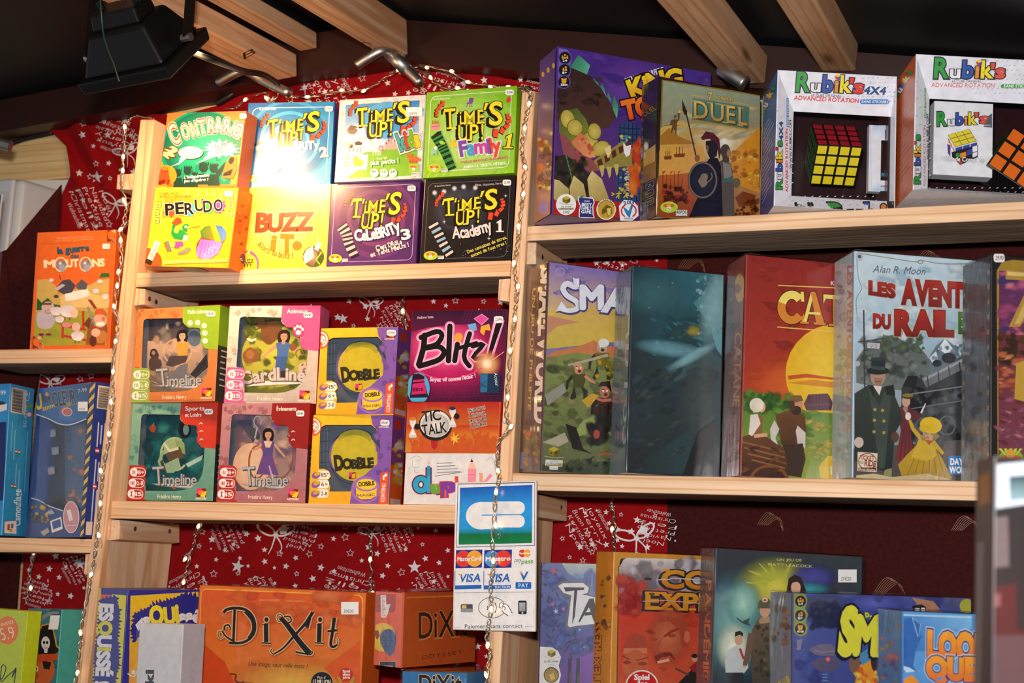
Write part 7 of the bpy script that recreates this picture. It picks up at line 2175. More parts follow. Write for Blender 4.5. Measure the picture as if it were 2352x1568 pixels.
for i in range(70):

    x,y=g_.choice(((g_.uniform(150,300),g_.uniform(570,1350)),(g_.uniform(300,620),g_.uniform(1150,1330))));an=g_.uniform(0,360);l=g_.uniform(30,70);q=math.radians(an);a.p(g_.choice(['#1e2650','#2a3468','#161c40']),[(x,y),(x+l*.5*math.cos(q)-8*math.sin(q),y+l*.5*math.sin(q)+8*math.cos(q)),(x+l*math.cos(q),y+l*math.sin(q)),(x+l*.5*math.cos(q)+8*math.sin(q),y+l*.5*math.sin(q)-8*math.cos(q))]);a.lay -= .7

a.lay=math.ceil(a.lay)

for x,y,c,s in ((262,625,'#b8485a',36),(255,905,'#b85a8a',24),(345,945,'#b8609a',22),(282,965,'#a8b4d0',26),(520,1265,'#6a84b8',18),(480,1120,'#8ab0d8',14)):a.star(c,x,y,s,rot=x,k=.4)

a.p('#5a3a8c',[(300,1568),(420,1380),(620,1300),(620,1600),(300,1600)],'#7a4aa0',(300,1500),(600,1350))

for x in (400,470):a.ln('#2a2448',[(x,1360),(x-10,1620)],30);a.ln('#4a4a3a',[(x+4,1480),(x,1620)],20)

a.p('#5c5c5a',[(285,745),(330,712),(520,712),(578,760),(560,820),(600,830),(620,860),(620,1080),(480,1095),(380,1122),(358,1090),(395,850),(340,830)]);a.p('#d8d8dc',[(300,752),(340,728),(510,726),(560,768),(545,812),(500,822),(620,850),(620,1070),(470,1085),(395,1098),(380,1080),(412,830),(345,810)])

a.p('#16131a',[(348,762),(522,764),(516,785),(462,790),(440,1010),(418,1075),(436,790),(362,800)]);a.p('#16131a',[(560,860),(600,855),(640,1050),(600,1050),(560,930),(480,1060),(470,1050)]);a.p('#16131a',[(530,975),(640,960),(640,990),(520,1002)]);a.t('KENOKO',650,1060,1000,1075,200,'#16131a',off=.03)

a.p('#d8d8d4',[(138,1262),(250,1268),(300,1300),(325,1350),(305,1420),(325,1500),(300,1600),(136,1600)]);dorcube(a,245,1318,34);a.t("AS D'OR",215,1378,270,1378,10,'#3a3a38');a.t("JEU DE L'ANNÉE",182,1394,304,1394,14,'#3a3a38',off=.015);a.t('2012',212,1420,270,1420,11,'#8a8a88');a.e('#3a3428',243,1500,64,66);a.e('#a88a3c',243,1500,56,58,c2='#7a6228');a.t('GOLDEN GEEK',200,1490,290,1490,18,'#2a2410',off=.02,bend=40);a.p('#c8a85a',[(220,1500),(260,1480),(275,1530),(240,1550),(232,1520)])

a.on('L');a.fill('#2a3260');a.on('F');b.done().wrap(faces='F')

b=B['colt'];a=b.a.z(1200,1140,3.663);a.fill('#d09030','#c8852c');a.p('#3a2a2a',[(806,590),(830,520),(1500,530),(1500,1640),(790,1640)]);a.q4(('#a8a0a0','#8a8088','#b83a2a','#b83428'),[(812,590),(1640,560),(1640,900),(808,880)]);a.q4(('#c83a28','#c03a2a','#c85a38','#c85434'),[(808,860),(1640,880),(1640,1640),(798,1640)])

a.p('#d8d0cc',[(850,530),(880,515),(1500,530),(1500,620),(870,640),(815,600)],'#a89498',(1100,520),(1100,640));a.scat(['#b8aeb0','#8a8488','#cfc8c8','#74707a'],850,560,1490,760,40,20,60,3);a.scat(['#b83a34','#a8302c','#c84a3a'],812,700,1000,960,30,20,60,5);a.scat(['#c84630','#d05a3a'],1200,900,1500,1100,14,20,50,6);a.ring('#c8a04a',850,550,44,50,7,90,250);a.ln('#3a2a24',[(1030,690),(1086,692)],18)

def wood_type(txt,x0,y0,x1,y1,h):a.t(txt,x0,y0,x1,y1,h,'#d8922a',off=.04,ol=[(.09,'#2c2c30',-14,6),(.09,'#2c2c30',-8,3),(.09,'#2c2c30')],c2='#c87a22',gap=.08)

wood_type('COLT',1175,762,1900,790,140);wood_type('EXPRESS',1040,942,1980,975,136)

for x,y,w in ((1030,812,140),(1030,940,150),(1210,830,50),(1310,830,46),(1205,948,60),(1310,948,54),(1402,950,60),(1180,622,60)):a.r('#d8922a',x,y-10,x+w,y+8)

a.ln('#c8c0c0',[(1130,700),(1240,696),(1260,686),(1500,700)],8);a.ln('#c8a8a0',[(1010,880),(1200,872),(1500,900)],6);a.blob('#5a4a2a',1090,820,22,14,3)

# tinted portraits

a.gl('#b8543a',1230,1180,175,250,rot=4,c2='#d0704a');a.p('#a8442e',[(1130,1040),(1200,1005),(1320,1030),(1370,1110),(1390,1260),(1340,1260),(1320,1130),(1240,1050),(1150,1060)]);a.p('#8f3626',[(1030,1130),(1070,1110),(1120,1150),(1080,1160)]);a.p('#8f3626',[(1180,1175),(1240,1130),(1310,1100),(1320,1120),(1250,1150),(1200,1185)]);a.e('#9a4230',1105,1200,30,14);a.e('#9a4230',1260,1170,34,14);a.ln('#9a4230',[(1175,1190),(1130,1290),(1165,1310)],7,sm=3);a.p('#7a2c20',[(1110,1340),(1180,1310),(1250,1310),(1290,1380),(1240,1340),(1160,1355),(1125,1410)]);a.p('#d8a484',[(1130,1385),(1230,1360),(1240,1385),(1140,1405)]);a.e('#c26a4a',1385,1180,26,50);a.p('#a8442e',[(1140,1440),(1220,1430),(1200,1470)])

a.p('#a84632',[(840,1300),(870,1190),(960,1140),(1040,1180),(1050,1270),(900,1270)]);a.p('#c87a54',[(850,1275),(1045,1275),(1050,1320),(848,1320)]);a.e('#c0603e',950,1420,110,130);a.e('#943c2a',880,1395,34,16);a.e('#943c2a',1010,1405,40,16);a.ln('#8a3626',[(840,1340),(900,1370)],10);a.ln('#8a3626',[(960,1380),(1060,1350)],10)

a.p('#2c2426',[(1310,1568),(1420,1460),(1520,1440),(1600,1500),(1600,1640),(1300,1640)]);a.p('#8a2c30',[(1400,1440),(1460,1390),(1520,1400),(1530,1460),(1440,1480)]);a.e('#c89478',1450,1360,24,30);a.e('#2a2022',1448,1340,28,18);a.ln('#5a4438',[(1285,1445),(1400,1500)],16)

a.e('#e8e0d8',1005,1600,142,142);a.e('#c8201c',1005,1600,130,130);a.t('Spiel',942,1540,1066,1540,44,'#f0ece8',off=.04);a.t('des',960,1592,1050,1592,40,'#f0ece8',off=.04)

a.on('L');a.fill('#d08428','#c87a24');a.scat(['#a8542a','#6a4a3a','#d8a050'],*a.px(.2,.1),*a.px(.9,.3),16,8,24,3);a.t('COLT EXPRESS',*a.px(.4,.62),*a.px(.4,.28),60,'#d87a1e',off=.04,ol=[(.1,'#3a3034')]);a.on('F');b.done().wrap(faces='FLT')

b=B['pandemic'];a=b.a.z(1200,1140,3.663);a.fill('#2c3238','#343c44','#1a2230','#1c2434');a.gl('#28305c',1700,820,130,130,c2='#3a4080');a.gl('#2a5a6a',1800,1080,330,460,c2='#7ab0a8');a.gl('#8a9a3a',2130,760,330,240,c2='#d8cc4a');a.gl('#3a3f8a',2440,680,200,110,c2='#4a4a9c');a.gl('#4a9a9a',1860,900,150,200,c2='#a8d4c0');a.gl('#2f7a8a',2420,780,160,60,c2='#3a9aa0');a.gl('#c8d4b8',1780,1270,140,200,c2='#e4e8d4')

for x0,y0,x1,y1,w in ((2100,700,1900,620,50),(2140,680,2080,560,50),(2200,680,2260,560,44),(2060,740,1880,720,40),(2120,700,1990,560,34)):a.ln('#a8b03a',[(x0,y0),(x1,y1)],w,6)

a.t('UN JEU DE',2142,540,2350,545,20,'#d8cc7a',off=.0,up=(0,-1));a.t('MATT LEACOCK',2066,582,2440,598,22,'#d8cc7a',up=(0,-1))

a.p('#3a4a4c',[(1795,1010),(1850,1050),(1915,1020),(1900,1060),(1925,1090),(1860,1070),(1810,1035)])

a.p('#b8c0bc',[(1730,1290),(1790,1255),(1840,1260),(1890,1310),(1900,1440),(1860,1490),(1710,1480),(1705,1380)]);a.p('#a8322c',[(1820,1280),(1838,1275),(1870,1360),(1852,1370)]);a.e('#c09878',1820,1205,34,48);a.p('#2a2220',[(1785,1180),(1790,1140),(1830,1128),(1858,1150),(1855,1180),(1830,1160)]);a.p('#2a2a30',[(1715,1480),(1860,1480),(1860,1640),(1760,1640)]);a.ln('#c09878',[(1860,1440),(1880,1400)],26)

a.p('#6a5a44',[(1930,1120),(1980,1030),(2040,1000),(2110,1060),(2140,1200),(2140,1640),(1940,1640),(1920,1400)],'#3f3a34',(2000,1000),(2000,1600));a.p('#a88a6a',[(1985,1040),(2030,1000),(2080,1010),(2080,1060),(2000,1070)]);a.e('#c8987a',2040,960,44,56);a.p('#5a5a40',[(1978,940),(1990,880),(2030,850),(2080,865),(2100,920),(2095,940)]);a.e('#d8ccb8',2040,870,24,20);a.r('#c8322c',2034,858,2046,884);a.r('#c8322c',2026,866,2054,876);a.ln('#6a5444',[(1930,1150),(1890,1350),(1870,1420)],60,36);a.scat(['#4a4436','#6a5f48','#3a362c'],1960,1100,2120,1500,30,10,26,5)

a.p('#2a1c18',[(2220,800),(2240,690),(2290,655),(2345,680),(2390,800),(2330,860),(2240,860)]);a.e('#d8a88a',2300,765,40,58);a.p('#2a1c18',[(2258,730),(2270,690),(2330,690),(2345,740),(2310,715)]);a.p('#3a5a6a',[(2230,860),(2290,820),(2330,830),(2400,870),(2400,1000),(2220,1000)])

a.on('L');a.fill('#3a2c30','#4a3a3a','#3a3450','#4a3450');a.t('PANDÉMIE',*a.px(.4,.12),*a.px(.4,.48),46,'#c8783a',off=.02);a.scat(['#4a4450','#7a6a6a','#2c2a34'],*a.px(.1,.02),*a.px(.9,.5),20,8,20,4);a.on('F');b.done();b.a.z(1740,1140,3.663);b.sticker('37€50',678,614,834,722,rect=True,frac=.30,faint=True);b.wrap(faces='FLRT')

b=B['smash'];a=b.a.z(1740,1140,3.663);a.fill('#4a5490','#3f4a94','#2c3678','#34407c');a.gl('#3a3f68',560,930,220,120,c2='#5a6070');a.gl('#3a449c',980,900,260,90,c2='#5a62b4');a.scat(['#3f4a8a','#4a549a','#333d7c','#565a8a'],320,840,1760,1560,60,24,80,3);a.p('#a87a5a',[(1300,850),(1480,880),(1560,980),(1320,960),(1340,900)]);a.e('#a8a83a',1760,920,60,60);a.scat(['#2c3050','#3a3c5a'],440,880,760,1120,26,20,60,6)

a.p('#7a8a3a',[(290,812),(400,818),(420,870),(400,940),(425,990),(405,1060),(428,1100),(410,1160),(360,1180),(315,1150),(290,1100)]);icon3(a,((362,880),(360,1000),(360,1112)),('2-4','12+','45 min'),46,'#8f9e40','#e09a3a')

# robot saucer and pulp rocket shapes

a.p('#6a6478',[(430,1280),(520,1240),(600,1235),(700,1290),(690,1330),(600,1345),(480,1330)]);a.p('#54506a',[(440,1400),(520,1360),(660,1350),(710,1400),(640,1470),(520,1470)]);a.gl('#9a3a5a',592,1368,26,26,c2='#f08a9a');a.ln('#8a8698',[(480,1290),(540,1310),(640,1300)],6);a.ln('#5a5670',[(300,1280),(440,1290)],6);a.p('#7a768a',[(330,1210),(380,1195),(360,1290),(330,1290)]);a.ln('#3a4a7a',[(570,1480),(560,1600)],50);[a.r('#5f83ac',545,1490+i*26,590,1500+i*26) for i in range(4)]

a.p('#d8a02c',[(820,1560),(860,1420),(930,1340),(1000,1330),(1000,1640),(800,1640)],'#e07a2a',(900,1340),(900,1600));a.p('#4a8ab0',[(840,1330),(1000,1240),(1000,1340),(880,1420)]);a.e('#7a5a4a',815,1390,46,100);a.e('#3a2a34',985,1360,34,110);a.scat(['#e8c84a','#d8662a'],830,1450,1000,1640,20,14,30,5)

a.t('Paul Peterson',905,1040,1340,1080,64,'#c8cc3a',off=.03,ol=[(.07,'#1c2040')],up=(0,-1));a.t('SMASH',690,1310,1500,1340,300,'#d8d43a',off=.07,ol=[(.11,'#171a34',-10,8),(.11,'#171a34')],gap=.06,hs=[1.2,1,.95,1,1],up=(.1,-1));a.t('UP',1400,1460,1700,1480,260,'#d8d43a',off=.07,ol=[(.11,'#171a34')])

a.p('#171722',[(1300,920),(1380,905),(1418,930),(1410,970),(1300,960)]);a.r('#e8e8ea',1326,938,1362,970);a.r('#e8e8ea',1378,935,1406,968)

a.on('L');a.fill('#5a6a70','#4a7084','#6a8494','#5f7c90');a.scat(['#7a5a3a','#4a4a3a','#8a7a4a','#3a3a34'],*a.px(.1,.02),*a.px(.8,.2),24,10,30,4);a.t('SMASH UP',*a.px(.15,.42),*a.px(.95,.36),80,'#a8a83a',off=.06,ol=[(.1,'#2a3030')],sh=.2);a.on('F');b.done().wrap(faces='FLT')

b=B['loony'];a=b.a.z(1740,1140,3.663);a.fill('#5a9ad0','#4a8ec8','#2a66ac','#2f70b8');a.q4(('#3a7ac0','#7ab4dc','#5aa0d4','#2a62a8'),[(1212,985),(1800,1000),(1800,1300),(1216,1300)]);a.ln('#a8cce4',[(1214,995),(1800,1015)],14);a.p('#2f62a8',[(1212,1040),(1300,1010),(1370,1070),(1350,1180),(1390,1160),(1330,1290),(1310,1420),(1340,1480),(1215,1440)]);a.p('#2459a4',[(1214,1160),(1260,1200),(1250,1360),(1216,1400)]);a.frame('#9ac4e4',[(1300,1015),(1372,1075),(1350,1180)],6);a.p('#b8d4e8',[(1214,1420),(1280,1440),(1330,1470),(1250,1480)])

a.t('Laurent Escoffier',1632,1128,1960,1150,26,'#4a74a8',up=(0,-1))

for tx,x0,y0,x1,y1,h in (('LOONY',1440,1345,2080,1410,210),('QUEST',1430,1520,2080,1560,170)):a.t(tx,x0,y0,x1,y1,h,'#e89a2a',off=.08,ol=[(.15,'#d8e8f4'),(.13,'#1f3f84')],c2='#d8702a',jit=.12,seed=4,up=(0,-1),gap=.1)

a.p('#d88a2a',[(1220,1540),(1300,1500),(1360,1560),(1340,1640),(1220,1640)])

a.on('L');a.fill('#24609c','#2f7098','#2c6a88','#3a7a90');a.scat(['#7a6a2a','#c8642a','#5a3a6a','#8a8a3a','#a8542a'],*a.px(.1,.06),*a.px(.9,.5),60,10,30,4);a.e('#d88a3a',*a.px(.6,.62),50,90);a.on('F');b.done().wrap(faces='FLT')
# ------------------------------------------------------------------ middle and left bay, lowest shelf

def scribble(a,col,pts,seed,amp):

    g=random.Random(seed);P=[]

    for i in range(len(pts)):

        p,q=np.array(pts[i],float),np.array(pts[(i+1) % len(pts)],float);n=max(1,int(np.linalg.norm(q-p)/26));d=(q-p)/n;nn=np.array([d[1],-d[0]])/max(1,np.linalg.norm(d))

        for k in range(n):P += [p+d*k,p+d*(k+.5)+nn*g.uniform(.2,1)*amp]

    a.p(col,P)

b=B['esquisse'];a=b.a.z(170,1200,3.409);a.fill('#2a2a86','#34348c');a.p('#e0b824',[(442,572),(975,540),(975,1500),(425,1500)],'#d88a2a',(600,560),(600,1254));scribble(a,'#2a2a80',[(470,720),(640,640),(800,590),(860,560),(960,580),(975,620),(975,790),(540,800),(480,900)],4,46);scribble(a,'#2a2a80',[(450,800),(520,790),(500,900),(470,940)],5,30)

a.p('#dedcd8',[(480,800),(535,740),(540,800),(505,850)]);a.t('sQUissé !',548,800,1060,770,120,off=.06,cols=['#dedcd8','#e4d02a','#e4d02a','#e4d02a','#dedcd8','#dedcd8'],jit=.15,seed=2,hs=[.7,1.1,1,1.2,.8,.8,.8,.8,1]);a.e('#d8d4cc',465,1170,16,18);a.ln('#d8d4cc',[(420,1180),(470,1205),(500,1150)],10,sm=3)

a.on('L');a.fill('#2a2a86');L=lambda u,v:a.px(u,v)

a.p('#d8562c',[L(.06,.035),L(.97,.03),L(.97,1),L(.02,1)],'#c8662c',L(.5,.05),L(.5,.7));a.p('#d0c41e',[L(0,0),L(.09,0),L(.09,1),L(0,1)]);a.p('#d8cc1e',[(300,560),(408,568),(370,1500),(270,1500),(250,900)])

scribble(a,'#2a2a80',[(215,600),(330,580),(355,700),(340,900),(350,1100),(310,1280),(160,1280),(165,1000),(200,800)],3,34)

a.t('ESQUISSÉ !',205,640,172,1262,96,off=.06,cols=['#e2e0dc','#e2e0dc','#d8cc2a','#e2e0dc','#d8cc2a','#e2e0dc','#e2e0dc','#e2e0dc','#d8cc2a'],jit=.12,seed=5,up=(1,.05));a.t('Moins tu sais dessiner, plus tu vas rire',122,605,85,1390,22,'#5a2418',up=(1,.04));a.on('F');b.done()

b=B['white'];a=b.a.z(170,1200,3.409);a.fill('#cfccc8');a.on('R');a.fill('#b4b0b8');a.on('F');a.t('duplik',618,1420,618,1155,64,'#1c1a1a',off=.05,up=(1,0)) if False else a.t('ki',622,1264,622,1158,62,'#1c1a1a',off=.05,up=(-1,0));b.done();b.wrap(faces='F')

b=B['dixit'];a=b.a.z(170,1200,3.409);a.fill('#e07428','#e07c2a');Q=[(1000,540),(1030,524),(2230,572),(2256,600),(2245,1600),(955,1600)]

a.p('#f0b04a',[(994,545),(1028,514),(2235,564),(2264,596),(2252,1600),(945,1600)]);a.p('#dc5a24',Q,'#e08a34',(1500,540),(1500,1260));a.gl('#e0702a',1700,1240,520,190,c2='#e8b44a');a.scat(['#d8522a','#e06a30','#e47a44','#d65a2a'],1020,560,2230,780,26,40,110,3,flat=.6);a.p('#d04a1e',[(960,900),(1180,1090),(1260,1260),(955,1300)]);a.p('#d85a22',[(1960,1140),(2240,920),(2240,1260),(2080,1260)])

a.t('JEAN-LOUIS ROUBIRA',1452,612,1610,614,13,'#e8b070');a.t('MARIE CARDOUAT',1660,618,1808,622,13,'#e8b070')

INK,CR='#17161e','#d8b07a'

for g,c in ((26,'#b84a1c'),(18,CR),(0,INK)):

    o=5 if g==26 else 0

    l=lambda pts,w,w1=None,sm=4:a.ln(c,[(x+o,y+o) for x,y in pts],w+g,(w if w1 is None else w1)+g,sm=sm)

    l([(1172,705),(1195,680),(1260,668),(1340,680),(1395,730),(1418,810),(1400,880),(1350,925),(1290,942),(1215,940)],22,20);l([(1345,690),(1400,760),(1408,840),(1370,910)],38,30);l([(1258,680),(1248,930)],20);l([(1215,940),(1270,935)],12);l([(1245,925),(1190,890),(1160,850)],16,8);l([(1160,850),(1135,850),(1130,885),(1150,905),(1175,880),(1170,845)],5,4)

    l([(1225,830),(1210,800),(1180,810),(1178,840)],10,14)

    for x0,x1 in ((1495,1497),(1915,1910)):l([(x0+8,790),(x1+8,935)],34,sm=0);l([(x0-30,940),(x1+44,945)],9,sm=0);l([(x0-14,800),(x0+5,790)],8,sm=0);a.e(c,x0+12+o,758+o,16+g/2,18+g/2)

    l([(1618,745),(1660,790),(1720,870),(1780,950),(1845,1025)],34,46);l([(1870,700),(1810,790),(1720,890),(1640,980),(1560,1030)],26,10);a.p(c,[(1868+o+g/4,690+o-g/2),(1845+o-g/3,745+o),(1790+o-g/2,800+o),(1835+o+g/2,830+o+g/3),(1852+o+g/2,770+o)]);l([(1560,1030),(1540,1005),(1552,985)],8,5);l([(1735,1012),(1850,1030),(1866,1005)],14,8);l([(1635,735),(1610,715),(1590,735),(1600,770),(1630,765),(1650,730)],5,5);l([(1650,735),(1690,735),(1700,770),(1675,785)],12,10)

    l([(2038,745),(2025,850),(2010,950),(2030,972),(2060,955)],28,16);l([(1985,850),(2060,842)],16,18,0);l([(2060,955),(2066,920),(2052,905)],6,4)

a.t('Une image vaut mille mots !',1362,1118,1822,1140,34,'#3a2018',sh=.28,off=.0)

a.ln('#7a2c18',[(1220,1185),(1268,1190),(1262,1230),(1300,1254),(1400,1260)],12,16,sm=4);a.p('#7a2c18',[(1260,1254),(1330,1240),(1360,1300),(1250,1300)])

a.burst('#b8944a',1940,1250,96,96,26,.93,.02,3);a.e('#201a2a',1940,1252,84,84);a.t("Plus d'",1905,1222,1972,1222,22,'#e8dcc0');a.t('1,5 MILLION',1872,1262,2008,1264,34,'#e8dcc0',off=.03)

for s_ in (-1,1):[a.e('#b8942a',2130+s_*(56-i*5),1210+i*16,16,9,rot=s_*40) for i in range(4)]

a.e('#c8301e',2130,1188,54,52);a.tl(['Spiel','des','Jahres'],2104,1172,2160,1172,20,(0,24),col='#f0e8e0',off=.03);b.done();b.sticker('30€00',2092,620,2228,718,rect=True,frac=.27,faint=True);b.wrap(faces='FT')

b=B['dixit3'];a=b.a.z(780,1080,3.213);a.fill('#2a70a4');a.t('DiXit',590,1640,900,1640,130,INK,off=.02,ol=[(.05,CR)]);a.e('#3a86b8',938,1552,24,24);a.t('3',930,1562,946,1562,20,'#e4e8ec',off=.03);a.on('T');a.fill('#8a4a24');a.on('F');b.done();b.wrap(faces='FT')  # brown top fill: reflection of the orange box, painted into the colour

b=B['odyssey'];a=b.a.z(780,1080,3.213);a.fill('#b4481c','#a03c1a','#a84a1e','#b8501c');a.p('#c8782a',[a.px(.04,.05),a.px(1,.05),a.px(1,.07),a.px(.04,.07)]);a.t('DiXit',585,1240,945,1215,190,'#2a1816',ol=[(.035,'#b87a3c',3,3)],off=.005,up=(0,-1));a.t('O·D·Y·S·S·E·Y',608,1395,905,1352,30,'#4a2014',up=(0,-1))

a.on('L');a.fill('#d85222','#d85a26','#d2522a','#d85a24');a.p('#a83a22',[(240,915),(415,912),(412,1030),(395,1048),(255,1045),(238,1025)]);a.p('#dcd8d0',[(302,920),(342,918),(345,990),(375,985),(355,1060),(340,1085),(305,1085)]);a.t('Libellud',312,930,316,1075,26,'#b87a2a',up=(1,0));a.e('#dcae2a',320,1230,96,106,c2='#e0c03a');a.e('#4a5c84',358,1240,60,70);a.p('#46567c',[(300,1260),(415,1260),(405,1340),(370,1374),(330,1330)]);[a.ring('#2c3a5c',325+(i % 3)*34,1215+(i//3)*50,24,42,4) for i in range(6)];a.p('#8a4a2a',[(260,1180),(285,1180),(298,1220),(275,1250),(256,1210)])

a.t('DiXit',300,1415,300,1900,110,INK,ol=[(.04,CR)],off=.02,up=(1,0));a.t('O·D·Y·S',222,1452,222,1640,16,'#5a2416',up=(1,0));a.scat(['#e08a5a'],210,1400,250,1560,12,2,3,3);a.on('F');b.done();b.wrap(faces='FLT')

b=B['pirate'];a=b.a.z(0,860,2.2146);a.fill('#2f6a7c','#3f8a94','#2f6a74','#2a5a6a');a.scat(['#3a7a88','#2a5c70'],145,1200,310,1500,20,10,30,3);a.ln('#8a8a88',[(170,1330),(205,1250),(255,1215),(300,1212)],26,12,sm=4);a.p('#17120f',[(148,1345),(195,1320),(210,1278),(245,1268),(270,1300),(285,1370),(310,1400),(280,1420),(220,1425),(165,1420)]);a.ln('#d0952a',[(150,1345),(195,1318),(212,1276),(245,1268),(272,1300),(288,1380),(310,1402)],8);a.e('#e4ddd0',232,1365,22,34);a.p('#e4ddd0',[(222,1385),(244,1385),(240,1415),(226,1415)]);[a.e('#17120f',x,1362,6,8) for x in (224,240)];a.ring('#17120f',232,1384,10,8,3,20,160)

a.e('#c8602c',218,1500,60,80);a.p('#c84a1e',[(170,1425),(300,1418),(300,1450),(165,1470)]);a.p('#1c1614',[(215,1455),(262,1462),(250,1500),(222,1495)]);a.e('#eee4d4',180,1495,14,18);a.e('#17120f',184,1496,6);a.e('#b84a20',176,1530,24,18);a.on('R');a.fill('#4a9c90','#46a094');a.e('#8ab828',*a.px(.85,.16),30,52);a.scat(['#d8742a'],*a.px(.7,.45),*a.px(.9,.5),4,8,12,3);a.on('F');b.done();b.sticker('',246,1224,294,1296,rect=True,sk=.15)

b=B['lime'];a=b.a.z(0,860,2.2146);a.fill('#b4c420','#a8bc1e');a.e('#e0742c',38,1300,56,72);a.t('5,9',72,1356,74,1270,46,'#dcd4a4',up=(-1,-.02)) if False else a.t('5.9',10,1352,80,1340,62,'#e8dcb0',off=-.01,sh=-.1);a.t('EN STOCK',8,1280,72,1262,15,'#e8dcb0',off=.02);a.ln('#1c1c10',[(-30,1550),(10,1545),(30,1490),(10,1480),(5,1560),(40,1530),(80,1500),(60,1540),(82,1490),(70,1580)],5,sm=5);b.done()
# ------------------------------------------------------------------ bank card sign
O_, M_, w_, h_, _y = fitbox((1036.8, 1449.7), (1230.4, 1446.6), (1231.9, 1102.4), (1048.3, 1108.6), Y0-.009)
sg = empty('payment_sign', mat4(O_, M_)); tag(sg, 'bank card payment sign hung on the middle post', 'sign')
bevel(mesh('board', *box_vf(w_, .004, h_), m_simple('sign_edge_board', '#cfc6b6', .6), sg), .0008)
a = Art(O_, M_, w_, .004, h_, 0., 6).z(780, 1080, 3.213); a.uvr('#e4e2de', .008, .006, .992, .994)
a.frame('#24348a', [(873, 101), (1440, 89), (1438, 553), (862, 566)], 6)
P_ = [(889, 128), (1422, 106), (1420, 536), (878, 548)]
a.p('#1a56b0', [P_[0], P_[1], (1422, 250), (886, 262)], '#2690d8', P_[0], (889, 250)); a.p('#2690d8', [(886, 262), (1422, 250), (1421, 410), (882, 424)], '#2496d4', (886, 262), (886, 424)); a.p('#2496d4', [(882, 424), (1421, 410), (1420, 462), (880, 474)], '#0d6a3a', (882, 424), (882, 472)); a.p('#0d6a3a', [(880, 474), (1420, 462), P_[2], P_[3]], '#127a44', (880, 474), (880, 548))
a.e('#e4e2de', 1046, 334, 114, 102); a.r('#e4e2de', 1040, 233, 1168, 433); a.r('#e4e2de', 1100, 229, 1367, 323, 44); a.r('#e4e2de', 1100, 328, 1367, 421, 44); a.ln('#2690d8', [(1048, 330), (1350, 325)], 7); a.ln('#2690d8', [(1162, 232), (1160, 432)], 4)
for x0, x1, c1, c2, tx in ((855, 1052, '#d8382a', '#e8a030', 'MasterCard'), (1064, 1270, '#4a8fd0', '#d8382a', 'Maestro')):
    a.p('#24308a', [(x0+4, 588), (x1+2, 583), (x1-2, 717), (x0, 722)]); xm = (x0+x1)/2; a.e(c1, xm-40, 652, 58, 60); a.e(c2, xm+42, 650, 58, 60); [a.ln(c1 if i % 2 else c2, [(xm-16, 632+i*9), (xm+18, 631+i*9)], 5) for i in range(5)]
    a.t(tx, x0+14, 669, x1-12, 663, 30, '#f4f2f0', off=.025, sh=.12, ol=[(.045, '#7a2a3a')])
a.e('#d8382a', 1348, 612, 27, 28); a.e('#e8a030', 1384, 611, 27, 28); a.t('MasterCard', 1322, 618, 1410, 616, 13, '#f4f2f0', off=.03); a.t('pay', 1290, 676, 1340, 672, 30, '#4a4a4c', sh=.2); a.t('pass', 1342, 688, 1424, 684, 32, '#5a9a2a', off=.02, sh=.2)
for x0, x1, n in ((850, 1048, 0), (1064, 1264, 1)):
    a.p('#1f62b4', [(x0, 848), (x1, 844), (x1-2, 872), (x0-2, 877)]); a.ln('#1f62b4', [(x0+1, 742), (x0-1, 850)], 5); a.t('VISA', x0+32, 824, x1-12, 818, 56, '#1f5fb0', off=.025, sh=.22); a.p('#e0962a', [(x0+20, 764), (x0+46, 764), (x0+50, 784), (x0+40, 776)])
    if n: a.t('ELECTRON', x0+84, 869, x1-8, 866, 17, '#e8e8ec', off=.01)
a.r('#d0d8e0', 1298, 737, 1416, 740); a.t('V', 1330, 808, 1386, 806, 58, '#1f5fb0', off=.03, sh=.1); a.p('#e0962a', [(1322, 748), (1344, 748), (1350, 768)]); a.r('#1f62b4', 1298, 824, 1414, 873, 5); a.t('PAY', 1322, 864, 1392, 862, 30, '#eef0f4', off=.0)
a.frame('#8a8a8c', [(850, 903), (1436, 896), (1434, 1150), (844, 1156)], 2.5); a.r('#e4e2de', 905, 1135, 1368, 1165); a.t('Paiement sans contact', 924, 1166, 1350, 1160, 30, '#5a5a5c', off=.01)
a.r('#4a4c50', 894, 986, 982, 1044, 7); a.r('#8a8c90', 896, 1020, 980, 1042, 6); a.r('#d8b45a', 902, 994, 936, 1018, 3); a.ring('#2a2a2e', 1125, 1012, 102, 78, 4); a.ln('#2a2a2e', [(1088, 1000), (1094, 1014), (1088, 1030)], 6, sm=3); a.ln('#2a2a2e', [(1120, 985), (1130, 1014), (1120, 1042)], 6, sm=3); a.ln('#2a2a2e', [(1145, 975), (1158, 1012), (1146, 1050)], 6, sm=3)
a.p('#f0eeec', [(1178, 985), (1192, 976), (1240, 985), (1275, 1055), (1245, 1072), (1200, 1040)]); a.ln('#2a2a2e', [(1175, 1010), (1182, 982), (1195, 976), (1208, 984), (1200, 1018), (1176, 1008)], 5); a.ln('#2a2a2e', [(1208, 984), (1236, 990), (1256, 1020), (1274, 1054)], 5, sm=3); a.ln('#2a2a2e', [(1196, 1030), (1215, 1052), (1244, 1072)], 5, sm=3); a.ln('#2a2a2e', [(1205, 1000), (1222, 1012), (1218, 1030)], 5, sm=3)
a.r('#1c1c20', 1318, 960, 1380, 1060, 10); a.p('#b4b8bc', [(1326, 974), (1371, 974), (1371, 1040), (1326, 1040)], '#7a7e84', (1326, 974), (1371, 1040)); a.e('#d8d8da', 1349, 1050, 6)
a.build('printed_face', sg, GLOSSY)
